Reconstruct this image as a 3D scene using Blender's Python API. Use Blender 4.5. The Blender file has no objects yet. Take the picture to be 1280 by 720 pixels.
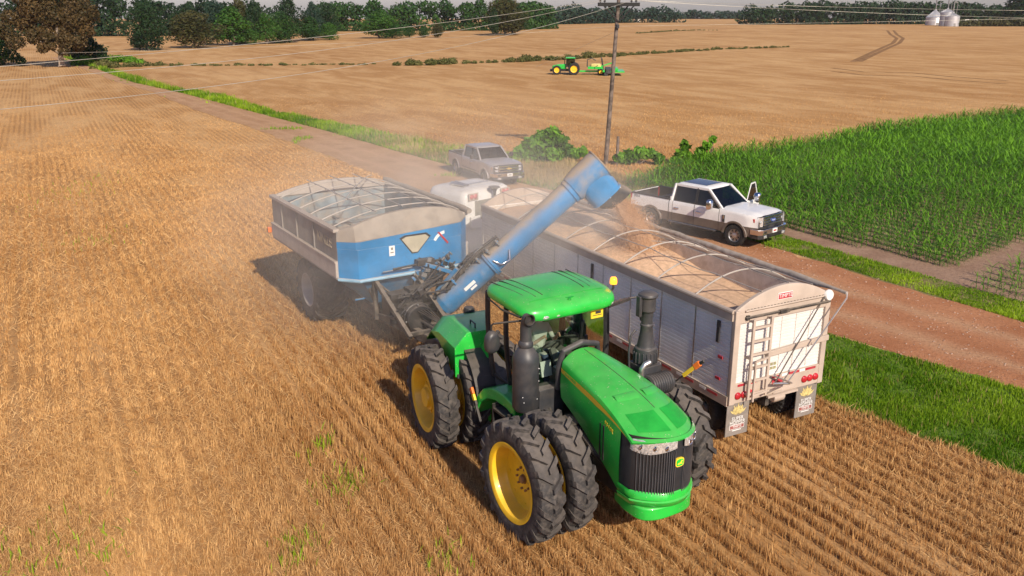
import bpy, bmesh, math, random
import numpy as np
from math import sin, cos, pi, radians, atan, atan2, sqrt
from mathutils import Matrix, Vector, noise as mnoise

random.seed(7)
RNG = np.random.default_rng(11)
scene = bpy.context.scene
COL = scene.collection

# ------------------------------------------------------------------ mesh builder
class MB:
    """Collects shapes; build() links them as ONE mesh object."""
    def __init__(s):
        s.v = []; s.f = []; s.m = []; s.M = None; s.mi = 0
    def add(s, verts, faces, mi=None):
        n = len(s.v)
        for p in verts:
            p = Vector(p)
            if s.M is not None: p = s.M @ p
            s.v.append(p)
        for f in faces:
            s.f.append(tuple(i + n for i in f)); s.m.append(s.mi if mi is None else mi)
        return s
    def box(s, c, d, rot=None, mi=None):
        x, y, z = (k / 2 for k in d)
        vs = [Vector((sx * x, sy * y, sz * z)) for sz in (-1, 1) for sy in (-1, 1) for sx in (-1, 1)]
        if rot is not None: vs = [rot @ p for p in vs]
        vs = [p + Vector(c) for p in vs]
        return s.add(vs, [(0, 2, 3, 1), (4, 5, 7, 6), (0, 1, 5, 4), (2, 6, 7, 3), (0, 4, 6, 2), (1, 3, 7, 5)], mi)
    def beam(s, a, b, w, h, up=(0, 0, 1), mi=None):
        a, b = Vector(a), Vector(b); d = b - a; L = d.length; d.normalize()
        x = d.cross(Vector(up))
        if x.length < 1e-4: x = d.cross(Vector((0, 1, 0)))
        x.normalize(); z = x.cross(d)
        R = Matrix((x, d, z)).transposed()
        return s.box((a + b) / 2, (w, L, h), R, mi)
    def prism(s, poly, axis, a, b, mi=None):
        """poly in the two other axes (order xy, xz or yz), pushed along axis from a to b"""
        def P(p, t):
            if axis == 'x': return (t, p[0], p[1])
            if axis == 'y': return (p[0], t, p[1])
            return (p[0], p[1], t)
        n = len(poly)
        ar = sum(poly[i][0] * poly[(i + 1) % n][1] - poly[(i + 1) % n][0] * poly[i][1] for i in range(n))
        if (ar < 0) != (axis == 'y'): poly = poly[::-1]
        vs = [P(p, a) for p in poly] + [P(p, b) for p in poly]
        fs = [(i, (i + 1) % n, n + (i + 1) % n, n + i) for i in range(n)]
        fs += [tuple(range(n - 1, -1, -1)), tuple(range(n, 2 * n))]
        if b < a: fs = [f[::-1] for f in fs]
        return s.add(vs, fs, mi)
    def tube(s, path, r, n=8, caps=True, closed=False, mi=None):
        P = [Vector(p) for p in path]; k = len(P)
        rs = r if isinstance(r, (list, tuple)) else [r] * k
        T = []
        for i in range(k):
            if closed: t = P[(i + 1) % k] - P[i - 1]
            else: t = P[min(i + 1, k - 1)] - P[max(i - 1, 0)]
            T.append(t.normalized())
        u = T[0].orthogonal().normalized(); vs = []
        for i in range(k):
            u = (u - T[i] * u.dot(T[i]))
            if u.length < 1e-6: u = T[i].orthogonal()
            u.normalize(); w = T[i].cross(u)
            for j in range(n):
                a = 2 * pi * j / n
                vs.append(P[i] + (u * cos(a) + w * sin(a)) * rs[i])
        fs = []
        for i in range(k if closed else k - 1):
            i2 = (i + 1) % k
            for j in range(n):
                j2 = (j + 1) % n
                fs.append((i * n + j, i * n + j2, i2 * n + j2, i2 * n + j))
        if caps and not closed:
            fs.append(tuple(range(n - 1, -1, -1))); fs.append(tuple((k - 1) * n + j for j in range(n)))
        return s.add(vs, fs, mi)
    def lathe(s, prof, n=32, o=(0, 0, 0), axis='z', caps=False, mi=None):
        """prof = [(radius, height)], turned about axis through o"""
        vs = []; o = Vector(o)
        for r, h in prof:
            for j in range(n):
                a = 2 * pi * j / n; c, d = r * cos(a), r * sin(a)
                vs.append(o + (Vector((c, d, h)) if axis == 'z' else Vector((h, c, d)) if axis == 'x' else Vector((d, h, c))))
        fs = []; k = len(prof)
        for i in range(k - 1):
            for j in range(n):
                j2 = (j + 1) % n
                fs.append((i * n + j, i * n + j2, (i + 1) * n + j2, (i + 1) * n + j))
        if caps:
            fs.append(tuple(range(n - 1, -1, -1))); fs.append(tuple((k - 1) * n + j for j in range(n)))
        return s.add(vs, fs, mi)
    def grid(s, rows, mi=None, close=False):
        """rows: list of equal-length point lists"""
        m = len(rows[0]); vs = [p for r in rows for p in r]; fs = []
        for i in range(len(rows) - 1):
            for j in range(m if close else m - 1):
                j2 = (j + 1) % m
                fs.append((i * m + j, i * m + j2, (i + 1) * m + j2, (i + 1) * m + j))
        return s.add(vs, fs, mi)
    def loft(s, rings, caps=True, mi=None):
        s.grid(rings, mi, True)
        if caps:
            s.add(rings[0], [tuple(range(len(rings[0]) - 1, -1, -1))], mi); s.add(rings[-1], [tuple(range(len(rings[-1])))], mi)
        return s
    def ball(s, c, r, n=12, m=8, mi=None):
        rx, ry, rz = r if isinstance(r, (list, tuple)) else (r, r, r)
        rows = []
        for i in range(m + 1):
            a = -pi / 2 + pi * i / m
            rows.append([(c[0] + rx * cos(a) * cos(2 * pi * j / n), c[1] + ry * cos(a) * sin(2 * pi * j / n), c[2] + rz * sin(a)) for j in range(n)])
        return s.grid(rows, mi, True)
    def mesh(s, name, mats, smooth=None, weld=False):
        me = bpy.data.meshes.new(name)
        me.from_pydata([tuple(v) for v in s.v], [], s.f)
        for m in (mats if isinstance(mats, (list, tuple)) else [mats]): me.materials.append(m)
        me.polygons.foreach_set('material_index', s.m)
        if weld:
            bm = bmesh.new(); bm.from_mesh(me); bmesh.ops.remove_doubles(bm, verts=bm.verts, dist=0.0004)
            bmesh.ops.recalc_face_normals(bm, faces=bm.faces); bm.to_mesh(me); bm.free()
        me.validate()
        if smooth is not None:
            me.polygons.foreach_set('use_smooth', [True] * len(me.polygons))
            me.set_sharp_from_angle(angle=radians(smooth))
        me.update()
        return me
    def build(s, name, mats, parent=None, smooth=None, bevel=0, weld=False, loc=None, rot=None, seg=2):
        o = bpy.data.objects.new(name, s.mesh(name, mats, smooth, weld))
        COL.objects.link(o)
        if parent is not None: o.parent = parent
        if loc is not None: o.location = loc
        if rot is not None: o.rotation_euler = rot
        if bevel:
            b = o.modifiers.new('bevel', 'BEVEL'); b.width = bevel; b.segments = seg; b.limit_method = 'ANGLE'; b.angle_limit = radians(35)
            b.harden_normals = False
        return o

def tag(o, label=None, cat=None, group=None, kind=None):
    for k, v in (('label', label), ('category', cat), ('group', group), ('kind', kind)):
        if v: o[k] = v
    return o
def thing(name, label, cat, loc=(0, 0, 0), rz=0, group=None, scale=1):
    o = bpy.data.objects.new(name, None); COL.objects.link(o)
    o.location = loc; o.rotation_euler = (0, 0, rz); o.scale = (scale,) * 3
    o.empty_display_size = .3
    return tag(o, label, cat, group)
def kids(o): return [c for c in COL.objects if c.parent == o]
def copy_tree(o, parent=None):
    c = o.copy(); COL.objects.link(c)
    if parent is not None: c.parent = parent
    for ch in kids(o): copy_tree(ch, c)
    return c
def text(name, s, size, mat, parent, M, extrude=.002, ax='CENTER'):
    cu = bpy.data.curves.new(name, 'FONT'); cu.body = s; cu.size = size; cu.extrude = extrude
    cu.align_x = ax; cu.align_y = 'CENTER'; cu.resolution_u = 3
    q = bpy.data.objects.new(name + '_curve', cu); COL.objects.link(q); bpy.context.view_layer.update()
    me = bpy.data.meshes.new_from_object(q.evaluated_get(bpy.context.evaluated_depsgraph_get()))
    bpy.data.objects.remove(q); bpy.data.curves.remove(cu)
    me.name = name; me.materials.clear(); me.materials.append(mat)
    o = bpy.data.objects.new(name, me); COL.objects.link(o); o.parent = parent; o.matrix_local = M
    return o
def frame(o, x, y):
    """matrix with local x along x, local y along y"""
    x = Vector(x).normalized(); z = x.cross(Vector(y)).normalized(); y = z.cross(x)
    M = Matrix((x, y, z)).transposed().to_4x4(); M.translation = Vector(o)
    return M
def smoothstep(a, b, x):
    t = np.clip((x - a) / (b - a), 0, 1); return t * t * (3 - 2 * t)

# ------------------------------------------------------------------ materials
def new_mat(name):
    m = bpy.data.materials.new(name); m.use_nodes = True
    nt = m.node_tree; nt.nodes.clear()
    return m, nt
class NT:
    def __init__(s, nt): s.nt = nt
    def n(s, t, **k):
        o = s.nt.nodes.new(t)
        for a, b in k.items():
            if a.startswith('_'): setattr(o, a[1:], b)
        return o
    def l(s, a, b): s.nt.links.new(a, b)
    def math(s, op, a, b=None, c=None, clamp=False):
        o = s.nt.nodes.new('ShaderNodeMath'); o.operation = op; o.use_clamp = clamp
        for i, v in enumerate((a, b, c)):
            if v is None: continue
            if isinstance(v, (int, float)): o.inputs[i].default_value = v
            else: s.l(v, o.inputs[i])
        return o.outputs[0]
    def mix(s, f, a, b, mode='MIX'):
        o = s.nt.nodes.new('ShaderNodeMix'); o.data_type = 'RGBA'; o.blend_type = mode
        for sk, v in ((o.inputs[0], f), (o.inputs[6], a), (o.inputs[7], b)):
            if isinstance(v, (int, float)): sk.default_value = v
            elif isinstance(v, (tuple, list)): sk.default_value = (*v[:3], 1)
            else: s.l(v, sk)
        return o.outputs[2]
    def noise(s, vec, scale, detail=3, rough=.55, dist=0):
        o = s.nt.nodes.new('ShaderNodeTexNoise'); o.inputs['Scale'].default_value = scale; o.inputs['Detail'].default_value = detail
        o.inputs['Roughness'].default_value = rough; o.inputs['Distortion'].default_value = dist
        if vec is not None: s.l(vec, o.inputs['Vector'])
        return o.outputs['Fac']
    def ramp(s, f, a, b, lo=0., hi=1.):
        o = s.nt.nodes.new('ShaderNodeMapRange'); o.interpolation_type = 'SMOOTHSTEP'
        o.inputs[1].default_value = a; o.inputs[2].default_value = b; o.inputs[3].default_value = lo; o.inputs[4].default_value = hi
        s.l(f, o.inputs[0]); return o.outputs[0]
    def mapping(s, vec, scale=(1, 1, 1), rot=(0, 0, 0), loc=(0, 0, 0)):
        o = s.nt.nodes.new('ShaderNodeMapping'); o.inputs['Scale'].default_value = scale; o.inputs['Rotation'].default_value = rot; o.inputs['Location'].default_value = loc
        s.l(vec, o.inputs[0]); return o.outputs[0]
    def bump(s, h, strength, dist=.02):
        o = s.nt.nodes.new('ShaderNodeBump'); o.inputs['Strength'].default_value = strength; o.inputs['Distance'].default_value = dist
        s.l(h, o.inputs['Height']); return o.outputs[0]

DUST = (.37, .295, .225)
def pmat(name, col, rough=.5, metal=0., var=.10, scale=2.5, dust=0., bump=0., bscale=60, coat=0., spec=.5, dustcol=DUST, side=0., specks=0.):
    """painted or plain surface: slight tone variation, settled dust (dust: on faces that look up, side: everywhere, patchy)"""
    m, nt = new_mat(name); N = NT(nt)
    out = N.n('ShaderNodeOutputMaterial'); b = N.n('ShaderNodeBsdfPrincipled'); N.l(b.outputs[0], out.inputs[0])
    tc = N.n('ShaderNodeTexCoord').outputs['Object']
    n1 = N.noise(tc, scale, 4, .6)
    lo = tuple(max(0, c * (1 - var * 1.6)) for c in col); hi = tuple(min(1, c * (1 + var * 1.3)) for c in col)
    c = N.mix(N.ramp(n1, .3, .7), lo, hi)
    r = N.math('ADD', N.math('MULTIPLY', n1, .25), rough - .12)
    if dust or side:
        g = N.n('ShaderNodeNewGeometry'); sp = N.n('ShaderNodeSeparateXYZ'); N.l(g.outputs['Normal'], sp.inputs[0])
        up = N.ramp(sp.outputs[2], .15, .95)
        n2 = N.noise(tc, scale * 1.7, 5, .65, .3)
        f = N.math('MULTIPLY', N.math('MULTIPLY', up, dust), N.ramp(n2, .2, .62, .35, 1))
        if side: f = N.math('MAXIMUM', f, N.math('MULTIPLY', N.ramp(n2, .38, .72), side))
        c = N.mix(f, c, dustcol); r = N.math('ADD', r, N.math('MULTIPLY', f, .45), clamp=True)
    if specks:      # chaff and dirt dots stuck to the paint
        v = N.n('ShaderNodeTexVoronoi'); v.inputs['Scale'].default_value = 17; N.l(tc, v.inputs['Vector'])
        sz = N.math('MULTIPLY', N.noise(tc, 3.1, 2), specks)
        c = N.mix(N.math('MULTIPLY', N.math('LESS_THAN', v.outputs['Distance'], sz), .8), c, (.55, .50, .38))
    N.l(c, b.inputs['Base Color']); N.l(r, b.inputs['Roughness'])
    b.inputs['Metallic'].default_value = metal; b.inputs['Coat Weight'].default_value = coat; b.inputs['Coat Roughness'].default_value = .08
    b.inputs['Specular IOR Level'].default_value = spec
    if bump: N.l(N.bump(N.noise(tc, bscale, 3), bump, .01), b.inputs['Normal'])
    return m
def glass_mat(name, tint, refl=1., rough=.02):
    m, nt = new_mat(name); N = NT(nt)
    out = N.n('ShaderNodeOutputMaterial'); mx = N.n('ShaderNodeMixShader'); N.l(mx.outputs[0], out.inputs[0])
    t = N.n('ShaderNodeBsdfTransparent'); t.inputs[0].default_value = (*tint, 1)
    g = N.n('ShaderNodeBsdfGlossy'); g.inputs['Roughness'].default_value = rough
    f = N.n('ShaderNodeFresnel'); f.inputs[0].default_value = 1.5
    N.l(N.math('MULTIPLY', f.outputs[0], refl, clamp=True), mx.inputs[0]); N.l(t.outputs[0], mx.inputs[1]); N.l(g.outputs[0], mx.inputs[2])
    return m
def leaf_mat(name, c1, c2, trans=.3, rough=.55, attr='rnd'):
    """leaf or straw: tone per leaf from a mesh attribute, part of the light passes through"""
    m, nt = new_mat(name); N = NT(nt)
    out = N.n('ShaderNodeOutputMaterial'); mx = N.n('ShaderNodeMixShader'); N.l(mx.outputs[0], out.inputs[0])
    a = N.n('ShaderNodeAttribute'); a.attribute_name = attr
    c = N.mix(a.outputs['Fac'], c1, c2)
    b = N.n('ShaderNodeBsdfPrincipled'); b.inputs['Roughness'].default_value = rough; b.inputs['Specular IOR Level'].default_value = .25
    t = N.n('ShaderNodeBsdfTranslucent')
    N.l(c, b.inputs['Base Color']); N.l(c, t.inputs[0]); mx.inputs[0].default_value = trans
    N.l(b.outputs[0], mx.inputs[1]); N.l(t.outputs[0], mx.inputs[2])
    return m
def emit_mat(name, col, strength):
    m, nt = new_mat(name); N = NT(nt)
    out = N.n('ShaderNodeOutputMaterial'); b = N.n('ShaderNodeBsdfPrincipled'); N.l(b.outputs[0], out.inputs[0])
    b.inputs['Base Color'].default_value = (*col, 1); b.inputs['Emission Color'].default_value = (*col, 1); b.inputs['Emission Strength'].default_value = strength
    b.inputs['Roughness'].default_value = .2
    return m

M_ = {}
M_['green'] = pmat('tractor_green', (.016, .48, .050), .34, var=.08, dust=.16, side=.05, coat=.35, specks=.20)
M_['green2'] = pmat('screen_green', (.016, .36, .040), .5, var=.08, scale=5, bump=.4, bscale=140)
M_['yellow'] = pmat('wheel_yellow', (.86, .52, .015), .40, var=.08, dust=.15, side=.10, coat=.2)
M_['stripe'] = pmat('stripe_yellow', (.85, .60, .04), .4, var=.04)
M_['black'] = pmat('black_metal', (.018, .018, .020), .45, var=.2, dust=.25, side=.10)
M_['frame'] = pmat('dusty_black_frame', (.035, .032, .030), .6, var=.2, dust=.45, side=.30)
M_['grey'] = pmat('grey_metal', (.036, .038, .044), .42, var=.15, dust=.2, side=.08)
M_['tyre'] = pmat('tyre_rubber', (.042, .040, .041), .72, var=.25, scale=6, dust=.40, side=.28, bump=.25, bscale=30, spec=.25, dustcol=(.30, .25, .21))
M_['tyre2'] = pmat('black_tyre_rubber', (.020, .020, .021), .7, var=.2, scale=6, dust=.2, side=.1, bump=.2, bscale=30, spec=.25, dustcol=(.24, .2, .17))
M_['lamp'] = pmat('lamp_lens', (.80, .82, .84), .08, metal=.55, var=.25, scale=30, coat=1)
M_['chrome'] = pmat('chrome', (.75, .76, .78), .12, metal=1, var=.05, side=.12)
M_['alu'] = pmat('bare_aluminium', (.62, .62, .63), .3, metal=.9, var=.08, dust=.2, side=.1)
M_['amber'] = emit_mat('amber_beacon', (1., .28, .02), 2.2)
M_['red'] = pmat('red_lens', (.45, .02, .03), .2, var=.1, coat=.6)
M_['redtape'] = pmat('red_tape', (.42, .03, .05), .4, var=.1, side=.12)
M_['white'] = pmat('white_decal', (.78, .77, .75), .45, var=.04)
M_['tan'] = pmat('tan_paint', (.47, .385, .32), .55, var=.06, dust=.3, side=.1)
M_['orange'] = pmat('orange_marker', (.85, .20, .03), .4, var=.05)
M_['cabglass'] = glass_mat('cab_glass', (.74, .84, .78), 1.2)
M_['seat'] = pmat('dark_upholstery', (.03, .03, .032), .8, var=.2)
M_['interior'] = pmat('cab_plastic', (.10, .10, .095), .6, var=.15, dust=.3)
M_['paper'] = pmat('pale_papers', (.62, .62, .58), .7, var=.1)
M_['chain'] = pmat('steel_grey', (.25, .25, .25), .45, metal=.6, var=.15, side=.25)
# ================================================================== wheels
def tyre_mesh(name, R, r, w, nl, mat, lug=.05, lugw=.075, sweep=.21, prof=None):
    b = MB(); h = w / 2; Rc = R - lug
    P = prof or [(r, -h * .86), (r + .03, -h * .98), (r + (Rc - r) * .35, -h * 1.05), (r + (Rc - r) * .72, -h * 1.02), (Rc - .03, -h * .93),
         (Rc, -h * .7), (Rc + .006, 0), (Rc, h * .7), (Rc - .03, h * .93), (r + (Rc - r) * .72, h * 1.02), (r + (Rc - r) * .35, h * 1.05), (r + .03, h * .98), (r, h * .86)]
    b.lathe(P, 56, axis='x')
    for sd in (-1, 1):
        for k in range(nl):
            p0 = 2 * pi * (k + (0 if sd > 0 else .5)) / nl
            st = []
            for t, rt, rb in ((-.03, R, Rc - .03), (.35, R, Rc - .03), (.72, R - .004, Rc - .04), (.98, R - .02, Rc - .07), (1.06, R - .10, R - .20)):
                x = sd * t * h; ph = p0 + sweep * max(t, 0); hw = lugw / 2 / R * (1 + .25 * t)
                st.append([(x, rr * cos(ph + q * hw), rr * sin(ph + q * hw)) for q, rr in ((-1, rb), (-.8, rt), (.8, rt), (1, rb))])
            if sd < 0: st = [s[::-1] for s in st]
            b.grid(st, close=True); b.add(st[0], [(0, 1, 2, 3)]); b.add(st[-1], [(3, 2, 1, 0)])
    return b.mesh(name, mat, 30)

TY_MAIN = tyre_mesh('tyre', 1.04, .66, .42, 20, M_['tyre'], lug=.065, lugw=.10, sweep=.18)
def rim_mesh(kind):
    b = MB()
    b.lathe([(.665, -.18), (.68, -.20), (.665, -.21), (.60, -.18), (.58, -.05), (.60, .15), (.655, .18), (.685, .195), (.685, .212), (.655, .214), (.60, .19), (.575, .13),
             (.555, .0), (.53, -.05), (.40, -.075), (.25, -.07), (.24, -.10)], 48, axis='x')
    for k in range(8):
        a = 2 * pi * k / 8
        b.box((-.075, .46 * cos(a), .46 * sin(a)), (.03, .05, .05), Matrix.Rotation(a, 3, 'X'), 0)
    return b.mesh('wheel', M_['yellow'], 35)
RIM = rim_mesh(0)
def hub_mesh(drum):
    b = MB()
    if drum:
        b.lathe([(0, .16), (.10, .17), (.19, .17), (.20, .14), (.205, .10), (.26, .10), (.27, .06), (.27, -.07), (.3, -.07)], 32, axis='x')
        for k in range(12):
            a = 2 * pi * k / 12
            b.lathe([(.0, .05), (.026, .05), (.03, .03), (.03, -.07)], 8, o=(.02, .30 * cos(a), .30 * sin(a)), axis='x')
    else:
        b.lathe([(0, .0), (.055, .0), (.07, -.02), (.07, -.06), (.08, -.06), (.085, -.075)], 28, axis='x'); b.lathe([(.085, -.062), (.25, -.066), (.25, -.08)], 28, axis='x', mi=1)
        for k in range(10):
            a = 2 * pi * k / 10
            b.lathe([(.0, -.03), (.02, -.03), (.022, -.07)], 8, o=(0, .19 * cos(a), .19 * sin(a)), axis='x')
    return b.mesh('hub', [M_['yellow'] if drum else pmat('worn_hub', (.28, .15, .06), .5), M_['yellow']], 35)
HUB_D, HUB_F = hub_mesh(True), hub_mesh(False)
def mesh_obj(name, me, parent=None, loc=(0, 0, 0), rot=(0, 0, 0), scale=None):
    o = bpy.data.objects.new(name, me); COL.objects.link(o); o.location = loc; o.rotation_euler = rot
    if parent is not None: o.parent = parent
    if scale: o.scale = scale
    return o
def set_wheel(root, x, y, z, rz, rim, tyre, hub, roll=0, steer=0):
    e = Matrix.Rotation(steer, 4, 'Z') @ Matrix.Rotation(rz, 4, 'Z') @ Matrix.Rotation(roll, 4, 'X')
    w = mesh_obj('wheel', rim, root); w.matrix_local = Matrix.Translation((x, y, z)) @ e
    mesh_obj('tyre', tyre, w)
    if hub: mesh_obj('hub', hub, w)
    return w

# ================================================================== big green tractor
TR_S = 1.05; TR_YAW = -2.647 + .05
_p = Matrix.Translation((1.659, 14.346, 0)) @ Matrix.Rotation(-2.647, 4, 'Z') @ Vector((0, -1.0 * TR_S, 0))
TR_LOC = _p - Matrix.Rotation(TR_YAW, 4, 'Z') @ Vector((0, -1.0 * TR_S, 0))
tractor = thing('tractor', 'large green articulated tractor with yellow dual wheels towing the blue grain cart', 'tractor', TR_LOC, TR_YAW, scale=TR_S)
ART = -.069 - .05; JY = -1.75
REAR = Matrix.Translation((0, JY, 0)) @ Matrix.Rotation(ART, 4, 'Z')     # rear half: own axes behind the joint
RD = 1.04
for sx in (1, -1):
    for i, x in enumerate((1.735, 1.11) if sx > 0 else (1.42, .90)):
        set_wheel(tractor, sx * x, 0, RD, 0 if sx > 0 else pi, RIM, TY_MAIN, HUB_F, roll=.3 * i + .1)
        p = REAR @ Vector((sx * x, -1.75, RD))
        set_wheel(tractor, p.x, p.y, p.z, (0 if sx > 0 else pi) + ART, RIM, TY_MAIN, HUB_D, roll=.2 + .35 * i)
# chassis
b = MB()
b.box((0, .1, 1.08), (.72, 3.0, .5)); b.lathe([(.17, -1.3), (.17, 1.60)], 16, o=(0, 0, RD), axis='x', caps=True)
b.lathe([(.30, -.5), (.34, -.2), (.34, .2), (.30, .5)], 16, o=(0, 0, RD), axis='x', caps=True)
b.box((.42, .75, 1.1), (.18, .9, .4)); b.box((-.42, .75, 1.1), (.18, .9, .4))
for sx in (1, -1):
    b.tube([(sx * .5, -.2, 1.6), (sx * .55, .3, 1.45), (sx * .5, .9, 1.2)], .05, 8); b.tube([(sx * .45, -.6, 1.5), (sx * .6, -.2, 1.3), (sx * .5, .4, 1.3)], .04, 8)
    b.box((sx * .55, -.35, 1.5), (.3, .4, .35))
b.M = REAR
b.box((0, -1.2, 1.0), (.8, 2.9, .55)); b.lathe([(.17, -1.3), (.17, 1.60)], 16, o=(0, -1.75, RD), axis='x', caps=True)
b.lathe([(.34, -.5), (.38, -.2), (.38, .2), (.34, .5)], 16, o=(0, -1.75, RD), axis='x', caps=True)
b.beam((0, -2.4, .62), (0, -3.5, .62), .2, .1); b.box((0, -2.75, .95), (.9, .2, .5))
for sx in (1, -1):
    b.beam((sx * .35, -2.7, 1.3), (sx * .42, -3.25, .8), .1, .1)
    b.tube([(sx * .3, -2.8, 1.5), (sx * .2, -3.2, 1.2), (sx * .1, -3.6, 1.1), (0, -4.2, 1.1)], .025, 6)
b.lathe([(.22, 0), (.22, .9)], 14, o=(0, .05, .75), caps=True)
b.M = None
b.build('chassis', M_['black'], tractor, bevel=.012)

# hood ---------------------------------------------------------------
def hw(v): return .395 + .235 * v ** .75
def hz(v): return 2.75 - .30 * v - .31 * v ** 3.2
def yfr(u): return 1.86 - .40 * abs(u) ** 2.2
def hood_pt(u, v, off=0.):
    y = -.76 + (yfr(u) + .76) * v
    drop = .15 - .07 * v
    return (u * hw(v), y, hz(v) - drop * abs(u) ** 2.4 + off)
b = MB(); US = [i / 12 - 1 for i in range(25)]; VS = [i / 22 for i in range(23)]
b.grid([[hood_pt(u, v) for u in US] for v in VS])
for sgn in (1, -1):      # bevelled shoulder under the top edge
    rows = []
    for v in VS:
        x, y, z = hood_pt(sgn, v); w = .035 * (1 - v) + .004
        rows.append([(x, y, z), (x + sgn * w * .6, y, z - .035), (x + sgn * w, y, z - .13 + .09 * v)])
    b.grid(rows if sgn < 0 else [r[::-1] for r in rows])
b.grid([[hood_pt(u, 1), (hood_pt(u, 1)[0] * .985, hood_pt(u, 1)[1] - .015, hood_pt(u, 1)[2] - .03)] for u in US])
hood = b.build('hood', M_['green'], tractor, 40, weld=True)
for sgn in (1, -1):
    b = MB(); uu = [sgn * (.10 + .70 * i / 8) for i in range(9)]
    rows = [[hood_pt(u, .765 + .17 * j / 5 - (.02 if j else .0) * (abs(u) - .1), .006) for u in uu] for j in range(6)]
    b.grid(rows if sgn > 0 else [r[::-1] for r in rows]); b.build('hood_screen', M_['green2'], hood, 40)
b = MB()
for sgn in (1, -1):      # two raised ledges on the hood top
    for i in range(2):
        uu = [sgn * (.12 + .62 * i / 6) for i in range(7)]
    A = [hood_pt(u, .575, .003) for u in uu]; T = [hood_pt(u, .605, .030) for u in uu]; B2 = [hood_pt(u, .645, .003) for u in uu]
    b.grid([A, T, B2] if sgn > 0 else [A[::-1], T[::-1], B2[::-1]])
    b.tube([hood_pt(u, .61, .012) for u in uu], .008, 6)
b.tube([hood_pt(0, .02 + .73 * i / 20, .001) for i in range(21)], .006, 6, mi=1)
b.build('hood_ledge', [M_['green'], M_['black']], hood, 50)
# side panels
def edge_z(v): return hood_pt(1, v)[2] - .13 + .09 * v
def bot_z(y): return float(np.interp(y, [-.8, -.4, 0, .4, .8, 1.1, 1.4, 1.6], [1.92, 1.82, 1.68, 1.5, 1.28, 1.1, .98, .95]))
b = MB()
for sgn in (1, -1):
    rows = []
    for i in range(25):
        v = i / 24 * .865; x, y, z = hood_pt(sgn, v); x += sgn * (.035 * (1 - v) + .004)
        zt, zb = edge_z(v), bot_z(y)
        r = [(x + sgn * .02 * sin(pi * k / 6), y, zt + (zb - zt) * k / 6) for k in range(7)]
        r.append((x - sgn * .06, y, zb - .01))
        rows.append(r if sgn < 0 else r[::-1])
    b.grid(rows)
    for yv in (.60, .70):   # slots
        xs = hood_pt(sgn, (yv + .76) / 2.3)[0] + sgn * .035
        b.box((xs, yv, 1.72), (.02, .035, .62), mi=1)
side = b.build('side_panel', [M_['green'], M_['black']], tractor, 40)
b = MB()
for sgn in (1, -1):
    rows = []
    for i in range(31):
        v = i / 30 * .93; x, y, z = hood_pt(sgn, v); x += sgn * (.035 * (1 - v) + .012)
        w = .10 * (1 - max(0, (v - .55) / .40)) if v > .55 else .10
        zt = edge_z(v) + .004
        r = [(x, y, zt), (x, y, zt - max(.004, w))]
        rows.append(r if sgn < 0 else r[::-1])
    b.grid(rows)
stripe = b.build('hood_stripe', M_['stripe'], side)
v0, v1 = .07, .25
pa = Vector(hood_pt(1, v0)); pb = Vector(hood_pt(1, v1))
pm = (pa + pb) / 2; zt = (edge_z(v0) + edge_z(v1)) / 2 - .034
text('lettering', 'JOHN DEERE', .07, M_['green'], side, frame((pm.x + .046, pm.y, zt), (pb.x - pa.x, pb.y - pa.y, edge_z(v1) - edge_z(v0)), (0, 0, 1)), .001)
va, vb = .69, .77
pa = Vector(hood_pt(1, va)); pb = Vector(hood_pt(1, vb))
text('lettering', '9510R', .105, M_['stripe'], side, frame((pb.x + .040, (pa.y + pb.y) / 2, edge_z(vb) - .155), (pb.x - pa.x, pb.y - pa.y, (edge_z(vb) - edge_z(va))), (0, 0, 1)), .002)
# nose
def nose(u, back=0.):   # plan line of the nose; |u|>1 runs back along the side
    if abs(u) <= 1: return (u * .60, yfr(u) - .035 - back)
    return (math.copysign(.60 + .012 * (abs(u) - 1), u), 1.46 - .035 - .62 * (abs(u) - 1) - back)
UN = [-1.5, -1.25] + [i / 10 - 1 for i in range(21)] + [1.25, 1.5]
b = MB()
b.grid([[(*nose(u), 1.20), (*nose(u, -.012), 1.55), (*nose(u), 1.9), (*nose(u, .02), 2.17 if abs(u) <= 1 else 2.14)][::-1] for u in UN])
grille = b.build('grille', pmat('grille_dark', (.022, .025, .030), .35, var=.1, dust=.1, coat=.3), tractor, 40)
b = MB()
for i in range(34):
    u = -.93 + 1.86 * i / 33
    if abs(u) < .09: continue
    x, y = nose(u); t = .055
    b.box((x, y + .012, 1.58 - .02 * abs(u)), (.012, .03, .74), Matrix.Rotation(atan2(-.9 * abs(u) ** 1.2 * (1 if u > 0 else -1), 1), 3, 'Z'))
b.build('grille_slats', pmat('slat_grey', (.10, .10, .11), .35, metal=.4), grille)
for sgn in (1, -1):
    b = MB(); rows = []
    for i in range(11):
        u = sgn * (.12 + 1.0 * i / 10); x, y = nose(u, -.030); t = i / 10
        zt = 2.115 - .01 * t; zb = 2.00 - .11 * min(1, t * 1.6) + .05 * max(0, t - .75) * 4
        r = [(x, y - .02, zt + .01), (x, y + .006, zt), (x, y + .004, zb), (x, y - .02, zb - .01)]
        rows.append(r if sgn < 0 else r[::-1])
    b.grid(rows); h = b.build('headlight', M_['lamp'], tractor, 40)
    for t in (.25, .5, .75):
        b = MB(); u = sgn * (.12 + 1.0 * t); x, y = nose(u, -.038)
        b.lathe([(.0, .0), (.034, .0), (.04, .012), (.046, .0)], 14, o=(x, y, 2.01), axis='y'); b.build('lamp_reflector', M_['chrome'], h, 40)
b = MB()
em = [(cos(2 * pi * i / 24), sin(2 * pi * i / 24)) for i in range(24)]
sq = [(math.copysign(abs(c) ** .6, c), math.copysign(abs(s) ** .6, s)) for c, s in em]
yn = nose(0)[1]
b.prism([(c * .085, 1.74 + s * .075) for c, s in sq], 'y', yn, yn + .03, 0)
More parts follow.
